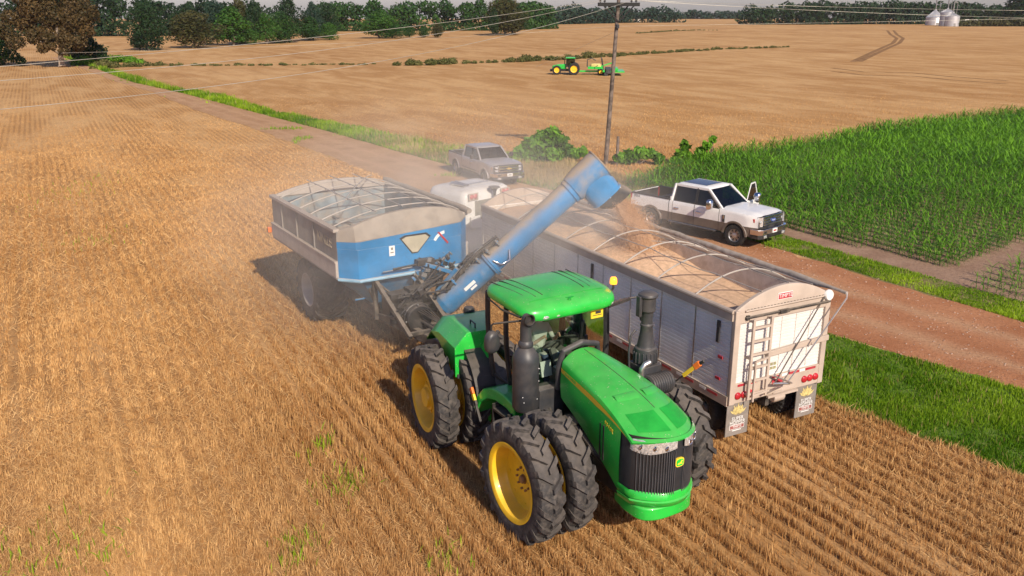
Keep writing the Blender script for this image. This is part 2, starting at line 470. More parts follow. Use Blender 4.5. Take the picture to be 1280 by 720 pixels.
b.prism([(c * .070, 1.74 + s * .060) for c, s in sq], 'y', yn + .03, yn + .036, 1)
deer = [(-.055, -.02), (-.03, -.005), (.0, .0), (.02, .02), (.022, .045), (.035, .03), (.05, .028), (.035, .012), (.03, -.005), (.045, -.02), (.055, -.035), (.025, -.022), (.0, -.022), (-.02, -.025), (-.04, -.04), (-.035, -.022)]
b.prism([(-x, 1.74 + z) for x, z in deer], 'y', yn + .036, yn + .040, 0)
b.build('emblem', [M_['stripe'], M_['green']], grille)
# lower green surround and bumper weight
b = MB()
def band(z0, z1, off0, off1, mi=0):
    rows = []
    for u in UN:
        x0, y0 = nose(u); k = 1 + off1 / .6
        rows.append([(x0 * k, y0 + off1 - .03, z1), (x0 * k, y0 + off1, z1 - .02), (x0 * (1 + off0 / .6), y0 + off0, z0 + .02), (x0 * (1 + off0 / .6) * .97, y0 + off0 - .05, z0)])
    b.grid(rows)
band(1.09, 1.24, .030, .022)
band(.97, 1.10, .01, .045)
b.grid([[(nose(u)[0] * 1.05, nose(u)[1] + .03, 1.085), (nose(u)[0] * .6, nose(u)[1] * .9, 1.085)][::-1] for u in UN])
b.build('nose_surround', M_['green'], tractor, 50)
b = MB()
pl = [(.57 * math.copysign(abs(sin(a)) ** .75, sin(a)), 1.36 + .42 * cos(a) ** .6) for a in [radians(-90 + 7.5 * i) for i in range(1, 24)]] + [(.57, 1.25), (.50, .9), (-.50, .9), (-.57, 1.25)]
b.prism([(x * .97, y - .02) for x, y in pl], 'z', .74, .965)
b.build('front_weight', M_['green'], tractor, 40, bevel=.025)
# cab ------------------------------------------------------------------
CB = dict(y0=-1.18, y1=-2.62, xb=.74, xm=.86, xt=.80)
def cab_ring(z):
    t = (z - 1.75) / (3.42 - 1.75)
    x = .74 + .14 * sin(min(1, t * 1.25) * pi / 2) - .05 * t; yf = -1.12 - .10 * t; yb = -2.58 - .04 * t
    return x, yf, yb
b = MB()
for sx in (1, -1):
    for yi in (1, 2):
        pts = []
        for i in range(9):
            z = 1.75 + 1.67 * i / 8; r = cab_ring(z); pts.append((sx * r[0], r[yi], z))
        b.tube(pts, .055, 8)
    pts = []
    for i in range(9):
        z = 1.75 + 1.67 * i / 8; r = cab_ring(z); pts.append((sx * (r[0] + .01), -1.95, z))
    b.tube(pts, .045, 8)
for z in (1.75, 3.40):
    x, yf, yb = cab_ring(z)
    b.tube([(x, yf, z), (-x, yf, z), (-x, yb, z), (x, yb, z)], .05, 8, closed=True)
cabf = b.build('cab_frame', M_['black'], tractor, 50)
for sx in (1, -1):
    for ya, yb_ in ((0, .53), (.55, 1)):
        b = MB(); rows = []
        for i in range(7):
            z = 1.8 + 1.58 * i / 6; x, yf, yb = cab_ring(z)
            rows.append([(sx * (x + .005), yf + (yb - yf) * (ya + (yb_ - ya) * k / 4), z) for k in range(5)])
        b.grid(rows); b.build('side_window', M_['cabglass'], tractor, 50)
for yi in (1, 2):
    b = MB(); rows = []
    for i in range(7):
        z = 1.8 + 1.58 * i / 6; r = cab_ring(z)
        rows.append([(r[0] * (k / 4 - 1), r[yi] + (.05 if yi == 1 else -.03) * (1 - (k / 4 - 1) ** 2), z) for k in range(9)])
    b.grid(rows); b.build('windscreen' if yi == 1 else 'rear_window', M_['cabglass'], tractor, 50)
b = MB()          # cab floor, seat, console, column
b.box((0, -1.9, 1.62), (1.42, 1.4, .24)); b.box((0, -2.5, 1.95), (1.3, .12, .5))
b.box((.0, -1.32, 1.95), (.5, .2, .5)); b.beam((0, -1.4, 2.0), (0, -1.72, 2.42), .12, .1)
b.box((.48, -2.0, 2.12), (.2, .75, .22)); b.box((.45, -1.62, 2.32), (.26, .12, .2), Matrix.Rotation(.4, 3, 'X'))
b.box((-.55, -2.1, 1.95), (.2, .8, .4))
b.build('cab_interior', M_['interior'], tractor, bevel=.02)
b = MB(); b.tube([(.19 * cos(2 * pi * i / 20), -1.74 + .12 * sin(2 * pi * i / 20), 2.45 + .15 * sin(2 * pi * i / 20)) for i in range(20)], .018, 6, closed=True)
for a in (0, 2.1, 4.2): b.tube([(0, -1.74, 2.44), (.19 * cos(a), -1.74 + .12 * sin(a), 2.45 + .15 * sin(a))], .014, 6)
b.build('steering_wheel', M_['black'], tractor, 50)
b = MB(); b.box((0, -2.12, 2.06), (.52, .5, .16)); b.box((0, -2.38, 2.5), (.5, .14, .75), Matrix.Rotation(.12, 3, 'X')); b.box((0, -2.44, 2.95), (.3, .1, .2)); b.box((0, -2.12, 1.86), (.4, .4, .26))
b.build('seat', M_['seat'], tractor, bevel=.04)
b = MB(); b.box((.36, -1.36, 2.22), (.22, .02, .28), Matrix.Rotation(.25, 3, 'X')); b.box((.42, -1.5, 2.1), (.3, .2, .02), Matrix.Rotation(.3, 3, 'X')); b.box((-.3, -1.42, 2.16), (.34, .22, .015), Matrix.Rotation(.35, 3, 'X')); b.box((.1, -1.3, 2.24), (.2, .14, .015), Matrix.Rotation(.2, 3, 'Y'))
b.build('papers', M_['paper'], tractor)
b = MB()          # dark lower wall and battery box under the windscreen
b.box((.50, -1.10, 1.72), (.52, .3, .62)); b.box((.62, -1.5, 1.55), (.36, .6, .3)); b.box((-.58, -1.10, 1.72), (.40, .3, .62))
b.tube([(.40, -.90, 2.0), (.42, -.86, 2.45), (.36, -.82, 2.74), (0, -.80, 2.84), (-.36, -.82, 2.74), (-.42, -.86, 2.45), (-.40, -.90, 2.0)], .06, 8)
b.build('cowl', M_['grey'], tractor, bevel=.02)
# roof: rounded slab with a low crown
def roof_ring(k, z, px=1.0):
    out = []
    for i in range(48):
        a = 2 * pi * i / 48; c, s = cos(a), sin(a); e = .34
        x = math.copysign(abs(c) ** e, c) * 1.02 * k; y = math.copysign(abs(s) ** e, s) * .84 * k
        x *= 1 - .05 * (y / .84 < 0) * abs(y / .84)
        out.append((x, -1.82 + y, z - .10 * max(0, (y / .84)) ** 2 * (1 if k > .3 else k)))
    return out
b = MB()
b.loft([roof_ring(.80, 3.36), roof_ring(.93, 3.36), roof_ring(.985, 3.40), roof_ring(1.0, 3.46), roof_ring(.985, 3.535), roof_ring(.94, 3.585), roof_ring(.80, 3.622), roof_ring(.55, 3.65), roof_ring(.25, 3.662), roof_ring(.02, 3.664)])
roof = b.build('cab_roof', M_['green'], tractor, 55, weld=True)
def roof_z(x, y):
    k = max(abs(x) / 1.02, abs(y + 1.82) / .84)
    return float(np.interp(k, [0, .25, .55, .80, .94, .985], [3.664, 3.662, 3.65, 3.622, 3.585, 3.535])) - .10 * max(0, (y + 1.82) / .84) ** 2
b = MB()
for x0 in (-.82, -.66, -.50, .50, .66, .82):
    b.tube([(x0 * (1 - .12 * t), -2.50 + 1.12 * t, roof_z(x0, -2.50 + 1.12 * t) + .0) for t in [i / 10 for i in range(11)]], .010, 6)
b.build('roof_groove', M_['black'], roof)
b = MB(); b.tube([(.78 * (i / 8 - 1), -1.26, roof_z(.78 * (i / 8 - 1), -1.26) + .002) for i in range(17)], .006, 6)
b.prism([(x * 1.7, z * 1.5 - 1.14) for x, z in deer], 'z', 3.545, 3.575)
b.build('roof_emblem', M_['green2'], roof)
for x in (.80, .60, .36, -.80):
    b = MB(); b.ball((x, -1.03 - .05 * (abs(x) > .7), 3.35), (.10, .05, .05), 12, 8, 0); b.ball((x, -1.06 - .05 * (abs(x) > .7), 3.36), (.115, .05, .06), 12, 8, 1)
    b.build('work_light', [M_['lamp'], M_['black']], roof, 50)
b = MB(); b.tube([(1.0, -1.2, 3.36), (1.02, -1.8, 3.33), (.95, -2.4, 3.36)], .018, 6)
b.build('roof_rail', M_['black'], roof, 50)
b = MB(); b.box((-.60, -1.165, 3.16), (.26, .012, .17)); b.box((-.60, -1.158, 3.13), (.20, .006, .012), mi=1); b.box((-.62, -1.158, 3.18), (.12, .006, .05), mi=1); b.build('warning_sticker', [M_['stripe'], M_['grey']], tractor)
# beacon
b = MB(); b.tube([(-.86, -1.35, 3.42), (-1.02, -1.33, 3.44), (-1.07, -1.32, 3.52), (-1.07, -1.32, 3.60)], .02, 8)
bk = b.build('beacon', M_['black'], tractor, 50)
b = MB(); b.lathe([(.065, 3.60), (.068, 3.64), (.062, 3.70), (.045, 3.725), (0, 3.73)], 16, o=(-1.07, -1.32, 0)); b.build('beacon_lens', M_['amber'], bk, 50)
# exhaust
b = MB(); X, Y = 1.0, -1.03
b.lathe([(.0, 1.72), (.20, 1.72), (.235, 1.78), (.235, 2.64), (.22, 2.74), (.15, 2.84), (.115, 2.88), (.13, 2.90), (.13, 2.96), (.10, 3.0)], 28, o=(X, Y, 0))
b.tube([(X, Y, 2.95), (X, Y, 3.22), (X, Y + .015, 3.31), (X, Y + .06, 3.37), (X + .0, Y + .13, 3.40)], [.10, .10, .10, .102, .104], 20, caps=False)
b.lathe([(.104, .0), (.086, -.004), (.086, -.14)], 20, o=(X, Y + .134, 3.402), axis='y', mi=1)
b.add([(X + .078 * cos(2 * pi * i / 20), Y + .05, 3.40 + .078 * sin(2 * pi * i / 20)) for i in range(20)], [tuple(range(20))], 1)
for i in range(60):
    a = random.random() * 6.28; z = random.uniform(1.85, 2.6)
    if i % 6 == 0: b.ball((X + .236 * cos(a), Y + .236 * sin(a), z), .009, 6, 4, 2)
b.build('exhaust_stack', [M_['grey'], M_['black'], M_['white']], tractor, 40)
b = MB(); b.prism([(-1.18, 1.62), (-1.30, 2.25), (-1.22, 2.25), (-1.08, 1.62)], 'x', .80, .86)
b.build('heat_guard', M_['chrome'], tractor)
# air intake on the other side
b = MB(); X, Y = -.92, -.16
b.lathe([(0, 3.80), (.11, 3.795), (.165, 3.76), (.175, 3.72), (.16, 3.70), (.14, 3.69), (.14, 3.46), (.115, 3.44), (.10, 3.42), (.097, 3.22), (.115, 3.21), (.115, 3.18), (.105, 3.16), (.115, 3.05), (.15, 2.84), (.16, 2.80), (.195, 2.78), (.205, 2.6), (.195, 2.50), (.16, 2.46), (0, 2.46)], 28, o=(X, Y, 0))
for k in range(18):
    a = 2 * pi * k / 18; b.box((X + .205 * cos(a), Y + .205 * sin(a), 2.62), (.03, .02, .2), Matrix.Rotation(a, 3, 'Z'))
b.box((X + .02, Y + .02, 2.25), (.40, .42, .50))
b.lathe([(.0, .25), (.16, .25), (.18, .2), (.18, -.2), (.16, -.25), (0, -.25)], 22, o=(X - .02, Y + .36, 2.22), axis='x')
for k in range(9): b.lathe([(.175, k * .05 - .2), (.20, k * .05 - .18), (.175, k * .05 - .16)], 20, o=(X - .02, Y + .36, 2.22), axis='x')
b.tube([(X + .2, Y + .1, 2.3), (X + .35, Y + .1, 2.15), (X + .45, Y + .1, 1.9)], .1, 12); b.tube([(X - .1, Y + .2, 2.1), (X - .05, Y + .35, 1.8), (X + .1, Y + .4, 1.5)], .12, 12)
b.tube([(X + .16, Y - .1, 3.1), (X + .26, Y - .1, 3.0), (X + .27, Y - .12, 2.7), (X + .26, Y - .1, 2.3)], .022, 8)
b.box((X + .17, Y - .02, 3.55), (.06, .10, .36))
b.build('air_intake', M_['grey'], tractor, 45, bevel=.01)
b = MB(); b.tube([(X + .25, Y + .22, 2.35), (X + .25, Y + .22, 2.5), (X + .2, Y + .24, 2.58), (X + .1, Y + .24, 2.6)], .05, 12); b.build('intake_elbow', M_['alu'], tractor, 45)
# mirrors
for sx, my in ((1, -1.16), (-1, -1.0)):
    b = MB(); b.tube([(sx * .82, -1.16, 3.30), (sx * 1.2, -1.14, 3.34), (sx * 1.58, my + .04, 3.38), (sx * 1.60, my, 3.34), (sx * 1.60, my, 3.24)], .018, 8)
    if sx < 0: b.beam((-.84, -1.14, 3.26), (-1.25, -1.05, 3.36), .06, .05)
    mo = b.build('mirror_arm', M_['black'], tractor, 50)
    b = MB(); b.loft([[(sx * 1.60 + q * .135 * cos(2 * pi * i / 20) * (1 - .1 * sin(2 * pi * i / 20)), my + yy, 3.05 + .20 * q * math.copysign(abs(sin(2 * pi * i / 20)) ** .7, sin(2 * pi * i / 20))) for i in range(20)] for q, yy in ((.55, .10), (.85, .085), (1, .04), (1, -.02), (.9, -.03))])
    b.build('mirror', M_['grey'], mo, 50, weld=True)
# front fenders / steps behind the front wheels
for sx in (1, -1):
    b = MB()
    outer = [(-1.20, 1.72), (-1.6, 1.80), (-2.0, 1.77), (-2.35, 1.62), (-2.62, 1.36), (-2.80, 1.0), (-2.88, .66)]
    inner = [(-2.72, .66), (-2.66, .98), (-2.45, 1.3), (-2.2, 1.48), (-1.9, 1.56), (-1.5, 1.56), (-1.2, 1.48)]
    b.prism(outer + inner, 'x', sx * .72, sx * 1.12)
    b.build('fender', M_['green'], tractor, bevel=.03)
    b = MB(); b.M = Matrix.Translation((sx * 1.18, -2.52, 1.28)) @ Matrix.Rotation(.55, 4, 'X')
    b.box((0, 0, .0), (.05, .09, .10), mi=2); b.box((0, 0, .11), (.05, .085, .13), mi=0); b.box((0, 0, .24), (.05, .085, .13), mi=1); b.box((0, 0, -.2), (.05, .05, .34), mi=2)
    b.build('marker_arm', [M_['stripe'], M_['orange'], M_['black']], tractor, bevel=.01)
    b = MB()
    for k in range(3): b.box((sx * 1.05, -1.55, .85 + .3 * k), (.32, .5, .04))
    b.box((sx * 1.05, -1.28, 1.15), (.32, .03, .8)); b.box((sx * 1.05, -1.82, 1.15), (.32, .03, .8))
    b.build('step', M_['black'], tractor)
b = MB(); b.M = Matrix.Translation((-1.42, .42, 2.42)) @ Matrix.Rotation(-.75, 4, 'X') @ Matrix.Rotation(-.2, 4, 'Y')
b.box((0, 0, 0), (.05, .07, .30), mi=0); b.box((0, 0, .22), (.06, .10, .14), mi=1); b.box((0, 0, -.35), (.03, .03, .4), mi=2); b.box((0, .01, .34), (.05, .05, .10), mi=2)
b.build('marker_arm', [M_['stripe'], M_['orange'], M_['black']], tractor, bevel=.01)
# rear body
b = MB(); b.M = REAR
prof = lambda y, zt, zb, w: [(-w, y, zb), (-w, y, zt - .28), (-w + .26, y, zt), (w - .26, y, zt), (w, y, zt - .28), (w, y, zb)]
b.loft([prof(-1.30, 2.36, 1.62, 1.36), prof(-1.32, 2.44, 1.55, 1.40), prof(-2.25, 2.46, 2.0, 1.40), prof(-2.75, 2.32, 2.0, 1.38), prof(-3.15, 2.0, 1.75, 1.34)][::-1])
rb = b.build('rear_body', M_['green'], tractor, 30, bevel=.025, weld=True)
for sx in (1, -1):
    b = MB(); b.M = REAR; b.box((sx * 1.0, -1.30, 1.58), (.74, .06, .08)); b.build('body_trim', M_['grey'], rb)
for sx in (1, -1):          # black liners round the rear wheels
    b = MB(); b.M = REAR
    arc = [( -1.75 + 1.16 * cos(a), 1.04 + 1.16 * sin(a)) for a in [radians(18 + 8.6 * i) for i in range(16)]]
    arc2 = [( -1.75 + 1.11 * cos(a), 1.04 + 1.11 * sin(a)) for a in [radians(18 + 8.6 * i) for i in range(16)]]
    b.prism(arc + arc2[::-1], 'x', sx * .70, sx * 1.22); b.build('wheel_liner', M_['black'], tractor)
b = MB(); b.M = REAR
b.box((0.0, -1.05, 1.75), (1.1, .5, .6)); b.beam((.75, -.75, 2.55), (.85, -1.3, 1.9), .05, .3); b.beam((-.75, -.75, 2.55), (-.85, -1.3, 1.9), .05, .3)
b.build('rear_cowl', M_['green'], tractor, bevel=.03)
b = MB(); b.M = REAR
b.tube([(.45, -1.7, 2.44), (.45, -1.7, 2.8)], .02, 6); b.build('antenna', M_['black'], tractor, 50); b = MB(); b.M = REAR; b.lathe([(0, .12), (.10, .12), (.12, .06), (.12, 0)], 14, o=(.55, -2.7, 2.33)); b.build('fuel_cap', M_['black'], tractor, 50); b = MB(); b.M = REAR; b.lathe([(0, .18), (.08, .18), (.1, 0)], 12, o=(.0, -1.55, 2.44)); b.build('breather', M_['black'], tractor, 50)
b = MB(); b.M = REAR; b.tube([(.9, -1.5, 2.44), (.9, -1.5, 2.53), (.9, -1.75, 2.53), (.9, -1.75, 2.44)], .015, 6)
b.build('grab_handle', M_['black'], tractor, 50)

# driver, seated at the wheel ----------------------------------------------
def skin_body(name, verts, edges, radii, mats, root_i=0, sub=2):
    me = bpy.data.meshes.new(name); me.from_pydata(verts, edges, [])
    o = bpy.data.objects.new(name, me); COL.objects.link(o)
    s = o.modifiers.new('skin', 'SKIN'); s.use_smooth_shade = True
    for i, r in enumerate(radii): me.skin_vertices[0].data[i].radius = (r, r) if not isinstance(r, tuple) else r
    for i in range(len(verts)): me.skin_vertices[0].data[i].use_root = (i == root_i)
    q = o.modifiers.new('sub', 'SUBSURF'); q.levels = sub; q.render_levels = sub
    return o
def add_person():
    m, nt = new_mat('person_clothes'); N = NT(nt)
    out = N.n('ShaderNodeOutputMaterial'); bs = N.n('ShaderNodeBsdfPrincipled'); N.l(bs.outputs[0], out.inputs[0])
    tc = N.n('ShaderNodeTexCoord').outputs['Object']; sp = N.n('ShaderNodeSeparateXYZ'); N.l(tc, sp.inputs[0])
    shirt = N.math('GREATER_THAN', sp.outputs[2], .06)
    skin1 = N.math('GREATER_THAN', sp.outputs[2], .56)
    arm = N.math('GREATER_THAN', sp.outputs[1], .20)
    armz = N.math('GREATER_THAN', sp.outputs[2], .18)
    sk = N.math('MAXIMUM', skin1, N.math('MULTIPLY', arm, armz))
    c = N.mix(shirt, (.05, .07, .13), (.45, .43, .38)); c = N.mix(sk, c, (.50, .27, .17))
    N.l(c, bs.inputs['Base Color']); bs.inputs['Roughness'].default_value = .75
    V = [(0, 0, 0), (0, .0, .22), (0, -.02, .42), (0, -.02, .52), (0, 0, .60), (0, .02, .68), (0, .02, .80)]
    E = [(i, i + 1) for i in range(6)]; Rr = [(.15, .12), (.145, .11), (.16, .11), (.07, .065), (.055, .06), (.085, .10), (.07, .085)]
    for sx in (1, -1):
        n = len(V); V += [(sx * .10, .02, -.02), (sx * .12, .25, .02), (sx * .13, .44, .03), (sx * .13, .46, -.2), (sx * .13, .44, -.42), (sx * .14, .55, -.47)]
        Rr += [.09, .08, .065, .055, .045, .035]; E += [(0, n)] + [(n + i, n + i + 1) for i in range(5)]
        n = len(V); V += [(sx * .19, -.02, .45), (sx * .26, .06, .24), (sx * .24, .17, .20), (sx * .18, .36, .36)]
        Rr += [.06, .048, .042, .03]; E += [(2, n)] + [(n + i, n + i + 1) for i in range(3)]
        h = n + 3
        n = len(V); V.append((sx * .165, .41, .40)); Rr.append(.034); E.append((h, n)); palm = n
        for k in range(4):
            n = len(V); o = (k - 1.5) * .018
            V += [(sx * .16 + o * .4, .455, .425 + o), (sx * .15 + o * .4, .475, .41 + o), (sx * .145 + o * .4, .465, .385 + o)]
            Rr += [.009, .0085, .008]; E += [(palm, n), (n, n + 1), (n + 1, n + 2)]
        n = len(V); V += [(sx * .145, .42, .43), (sx * .13, .445, .445)]; Rr += [.010, .009]; E += [(palm, n), (n, n + 1)]
    o = skin_body('person', V, E, Rr, None)
    o.data.materials.append(m)
    tag(o, 'driver in a pale shirt holding the steering wheel inside the green tractor cab', 'person')
    Mx = Matrix.Translation(TR_LOC) @ Matrix.Rotation(TR_YAW, 4, 'Z') @ Matrix.Scale(TR_S, 4) @ Matrix.Translation((0, -2.16, 2.26))
    o.matrix_world = Mx
    sk_ = pmat('skin', (.50, .27, .17), .6)
    for sx in (1, -1):
        b = MB(); b.ball((sx * .035, .105, .735), .012, 8, 6); b.build('eye', M_['white'], o, 60)
        b = MB(); b.ball((sx * .087, .02, .715), (.012, .025, .032), 8, 6); b.build('ear', sk_, o, 60)
    b = MB(); b.ball((0, .12, .71), (.014, .022, .022), 8, 6); b.build('nose', sk_, o, 60)
    b = MB(); b.box((0, .105, .67), (.05, .012, .01)); b.build('mouth', M_['redtape'], o)
    b = MB(); b.lathe([(.0, .875), (.06, .87), (.10, .83), (.11, .775)], 18, o=(0, .02, 0)); b.box((0, .15, .775), (.17, .12, .012), Matrix.Rotation(-.15, 3, 'X')); b.build('cap', M_['green'], o, 50)
add_person()
# ================================================================== blue grain cart
CART_LOC, CART_YAW = (-4.562, 25.508, 0), -2.581
cart = thing('grain_cart', 'dusty blue grain cart with hoops over its open top, emptying through its raised auger', 'grain cart', CART_LOC, CART_YAW)
M_['blue'] = pmat('cart_blue', (.018, .165, .36), .45, var=.10, dust=.9, side=.28, coat=.15)
M_['blue2'] = pmat('cart_blue_clean', (.018, .20, .45), .42, var=.12, scale=1.3, dust=.6, side=.07, coat=.2)
M_['dusty'] = pmat('dusty_cap', (.30, .26, .22), .75, var=.10, dust=.7, side=.25)
M_['side'] = pmat('dusty_cart_side', (.20, .19, .18), .65, var=.12, dust=.7, side=.45)
M_['side2'] = pmat('dusty_cart_rail', (.40, .35, .31), .7, var=.08, dust=.7, side=.3)
M_['hoop'] = pmat('hoop_paint', (.40, .36, .32), .5, var=.06, side=.2)
M_['grain'] = pmat('grain', (.60, .405, .265), .9, var=.10, scale=9, bump=.6, bscale=90, spec=.1)
CW, CR, CF, CZ, CB_ = 1.894, -2.15, 3.14, 3.40, 2.14
# plan outline of the box (rim), starting at the rear right corner going forward
rim_pl = [(CW, CR), (CW, CF), (1.50, 3.58), (-1.50, 3.58), (-CW, CF), (-CW, CR)]
def wall(pts, z0, z1, th, b, mi=0):
    """upright sheet along plan points with thickness th to the inside"""
    for (x0, y0), (x1, y1) in zip(pts, pts[1:]):
        d = Vector((x1 - x0, y1 - y0, 0)); n = Vector((-d.y, d.x, 0)).normalized() * th
        vs = [Vector((x0, y0, z0)), Vector((x1, y1, z0)), Vector((x1, y1, z0)) + n, Vector((x0, y0, z0)) + n]
        vs += [Vector((v.x, v.y, z1)) for v in vs]
        b.add(vs, [(0, 3, 2, 1), (4, 5, 6, 7), (0, 1, 5, 4), (1, 2, 6, 5), (2, 3, 7, 6), (3, 0, 4, 7)], mi)
for sx in (1, -1):
    b = MB()
    p = [(sx * CW, CR), (sx * CW, CF)]
    if sx < 0: p = p[::-1]
    wall(p, CB_ + .42, CZ, .05, b, 0)
    b.box((sx * (CW + .02), (CR + CF) / 2, CB_ + .22), (.09, CF - CR, .40), mi=1)
    b.box((sx * (CW + .035), (CR + CF) / 2, CB_ + .44), (.10, CF - CR, .05), mi=1)
    b.box((sx * (CW - .02), (CR + CF) / 2, CB_ + .0), (.14, CF - CR, .07), mi=0)
    b.box((sx * (CW - .01), (CR + CF) / 2, CZ + .012), (.16, CF - CR, .09), mi=1)
    for y in (-1.2, .1, 1.5): b.box((sx * (CW + .012), y, CZ - .42), (.05, .04, .80), mi=0)
    sw = b.build('side_wall', [M_['side'], M_['side2']], cart, bevel=.012)
    if sx > 0:
        M_['letter_tan'] = pmat('faded_lettering', (.40, .34, .24), .7, var=.15)
        text('lettering', 'KINZE', .38, M_['letter_tan'], sw, frame((CW + .006, 2.26, CZ - .40), (0, 1, 0), (0, 0, 1)), .004)
        b = MB(); b.box((CW - .05, CR - .14, CB_ + .18), (.42, .10, .14)); b.box((CW + .08, CR - .14, CB_ + .2), (.16, .12, .16), mi=1)
        b.build('marker_light', [M_['side'], M_['orange']], cart, bevel=.01)
def plan_y(x): return 3.58 if abs(x) < 1.50 else 3.58 - (abs(x) - 1.50) / (CW - 1.50) * .44
def arch(x, e): return e * (1 - abs((x + .25 * (1 - (x / CW) ** 2)) / CW) ** 2.6)
# front wall: clean blue panel, chamfers, and the dusty sloping cap rising to the arch
b = MB()
wall([(CW, CF), (1.50, 3.58), (-1.50, 3.58), (-CW, CF)], CB_, 2.95, .05, b, 0)
b.grid([[(x, plan_y(x), 2.95), (x, plan_y(x), 3.25 - .055 * x)][::-1] for x in [CW * (1 - i / 16) for i in range(33)]])
b.build('front_wall', M_['blue2'], cart, bevel=.015)
xs = [CW * (1 - i / 16) for i in range(33)]
def plan_y(x): return 3.58 if abs(x) < 1.50 else 3.58 - (abs(x) - 1.50) / (CW - 1.50) * .44
b = MB()
rows = [[(x, plan_y(x) + .004, 3.23 - .055 * x), (x, plan_y(x) + .006, 3.26 - .055 * x), (x * .985, min(plan_y(x), 3.58) - .18 * min(1, arch(x, 1) * 2 + .15), CZ + arch(x, .40)), (x * .985, plan_y(x) - .30, CZ + arch(x, .40)), (x * .985, plan_y(x) - .30, CZ + arch(x, .40) - .10)] for x in xs]
b.grid(rows[::-1]); b.build('front_cap', M_['dusty'], cart, 25)
b = MB()
wall([(-CW, CR), (CW, CR)], CB_, CZ, .05, b, 0)
b.grid([[(x, CR - .02, CZ - .02), (x, CR - .02, CZ + arch(x, .34)), (x, CR + .08, CZ + arch(x, .34)), (x, CR + .08, CZ - .02)] for x in xs], 1)
b.build('rear_wall', [M_['side'], M_['side2']], cart, bevel=.01)
b = MB()
b.tube([(CW, CF - .0, CB_ - .02), (1.50, 3.60, CB_ - .02), (-1.50, 3.60, CB_ - .02), (-CW, CF, CB_ - .02)], .05, 8)
b.build('front_lip', pmat('pale_blue_lip', (.25, .45, .60), .5, var=.1, dust=.8), cart, 40)
# hopper below
b = MB()
top = [(CW - .06, CR + .05), (CW - .06, CF - .05), (1.46, 3.52), (-1.46, 3.52), (-CW + .06, CF - .05), (-CW + .06, CR + .05)]
bot = [(.45, -.6), (.45, 2.3), (.35, 2.5), (-.35, 2.5), (-.45, 2.3), (-.45, -.6)]
b.loft([[(x, y, CB_) for x, y in top], [(x, y, .80) for x, y in bot]], caps=False)
b.loft([[(x, y, .82) for x, y in bot], [(x * .8, y, .62) for x, y in bot]])
for t in (.3, .6):
    b.beam((1.3, 3.0 - .3, CB_ - .2 - t), (-1.3, 3.0 - .3, CB_ - .2 - t), .04, .04)
b.build('hopper', M_['blue'], cart, 20)
b = MB()   # inner slopes
ti = [(x * .965, y - .02 if y > 0 else y + .04) for x, y in top]; bi = [(x * .9, y) for x, y in bot]
b.loft([[(x, y, CZ - .05) for x, y in ti], [(x, y, 2.2) for x, y in ti], [(x, y, 1.1) for x, y in bi]][::-1], caps=False)
for yy in (-.6, .9, 2.3):
    b.beam((-1.75, yy, 2.75), (1.75, yy, 2.75), .09, .09); b.beam((-1.75, yy, 2.72), (0, yy + .1, 1.9), .06, .06); b.beam((1.75, yy, 2.72), (0, yy + .1, 1.9), .06, .06)
b.beam((0, -2.0, 2.6), (0, 3.4, 2.6), .12, .06)
for k in range(6):
    b.box((-1.2 + .5 * k, .2 + .3 * (k % 3), 2.3), (.10, .10, .5))
b.build('inner_lining', pmat('inside_blue', (.19, .25, .29), .6, var=.25, scale=1.5, dust=1., side=.8), cart)
b = MB(); rows = []
for i in range(17):
    y = -1.7 + 4.6 * i / 16
    rows.append([(-1.55 + 3.1 * k / 14, y, 2.05 + .28 * sin(k * .9 + y) * sin(y * 1.7) + .06 * mnoise.noise((k, y, 0)) - .35 * (1 - abs(k / 7 - 1)) + (.25 if abs(k / 7 - 1) > .8 else 0)) for k in range(15)])
b.grid([r[::-1] for r in rows]); g = b.build('grain_remainder', M_['grain'], None, 60)
g.location = CART_LOC; g.rotation_euler = (0, 0, CART_YAW)
tag(g, 'last of the tan grain left inside the blue cart', 'grain', kind='stuff')
# hoops, cords and rolled cover
for k in range(6):
    y = -1.45 + .86 * k
    b = MB(); b.tube([(CW * .97 * (i / 10 - 1), y, CZ + .05 + arch(CW * .97 * (i / 10 - 1), .36)) for i in range(21)], .017, 7); b.build('hoop', M_['hoop'], cart, 50)
b = MB()
for x0, x1 in ((.75, .75), (-.75, -.75), (0, 0)):
    b.tube([(x0 + (x1 - x0) * i / 8, CR + (CF - CR) * i / 8, CZ + .085 + arch(x0 + (x1 - x0) * i / 8, .36)) for i in range(9)], .014, 6)
b.tube([(-1.4 + 2.4 * i / 8, CR + 3.6 * i / 8, CZ + .09 + arch(-1.4 + 2.4 * i / 8, .36)) for i in range(9)], .014, 6)
b.build('cover_cord', M_['hoop'], cart, 50)
b = MB(); b.tube([(-CW - .04, CR - .15 + (CF - CR + .3) * i / 14, CZ + .12 + .012 * sin(i * 2.1)) for i in range(15)], [.085 + .008 * sin(i * 1.7) for i in range(15)], 10)
b.build('rolled_cover', M_['dusty'], cart, 50)
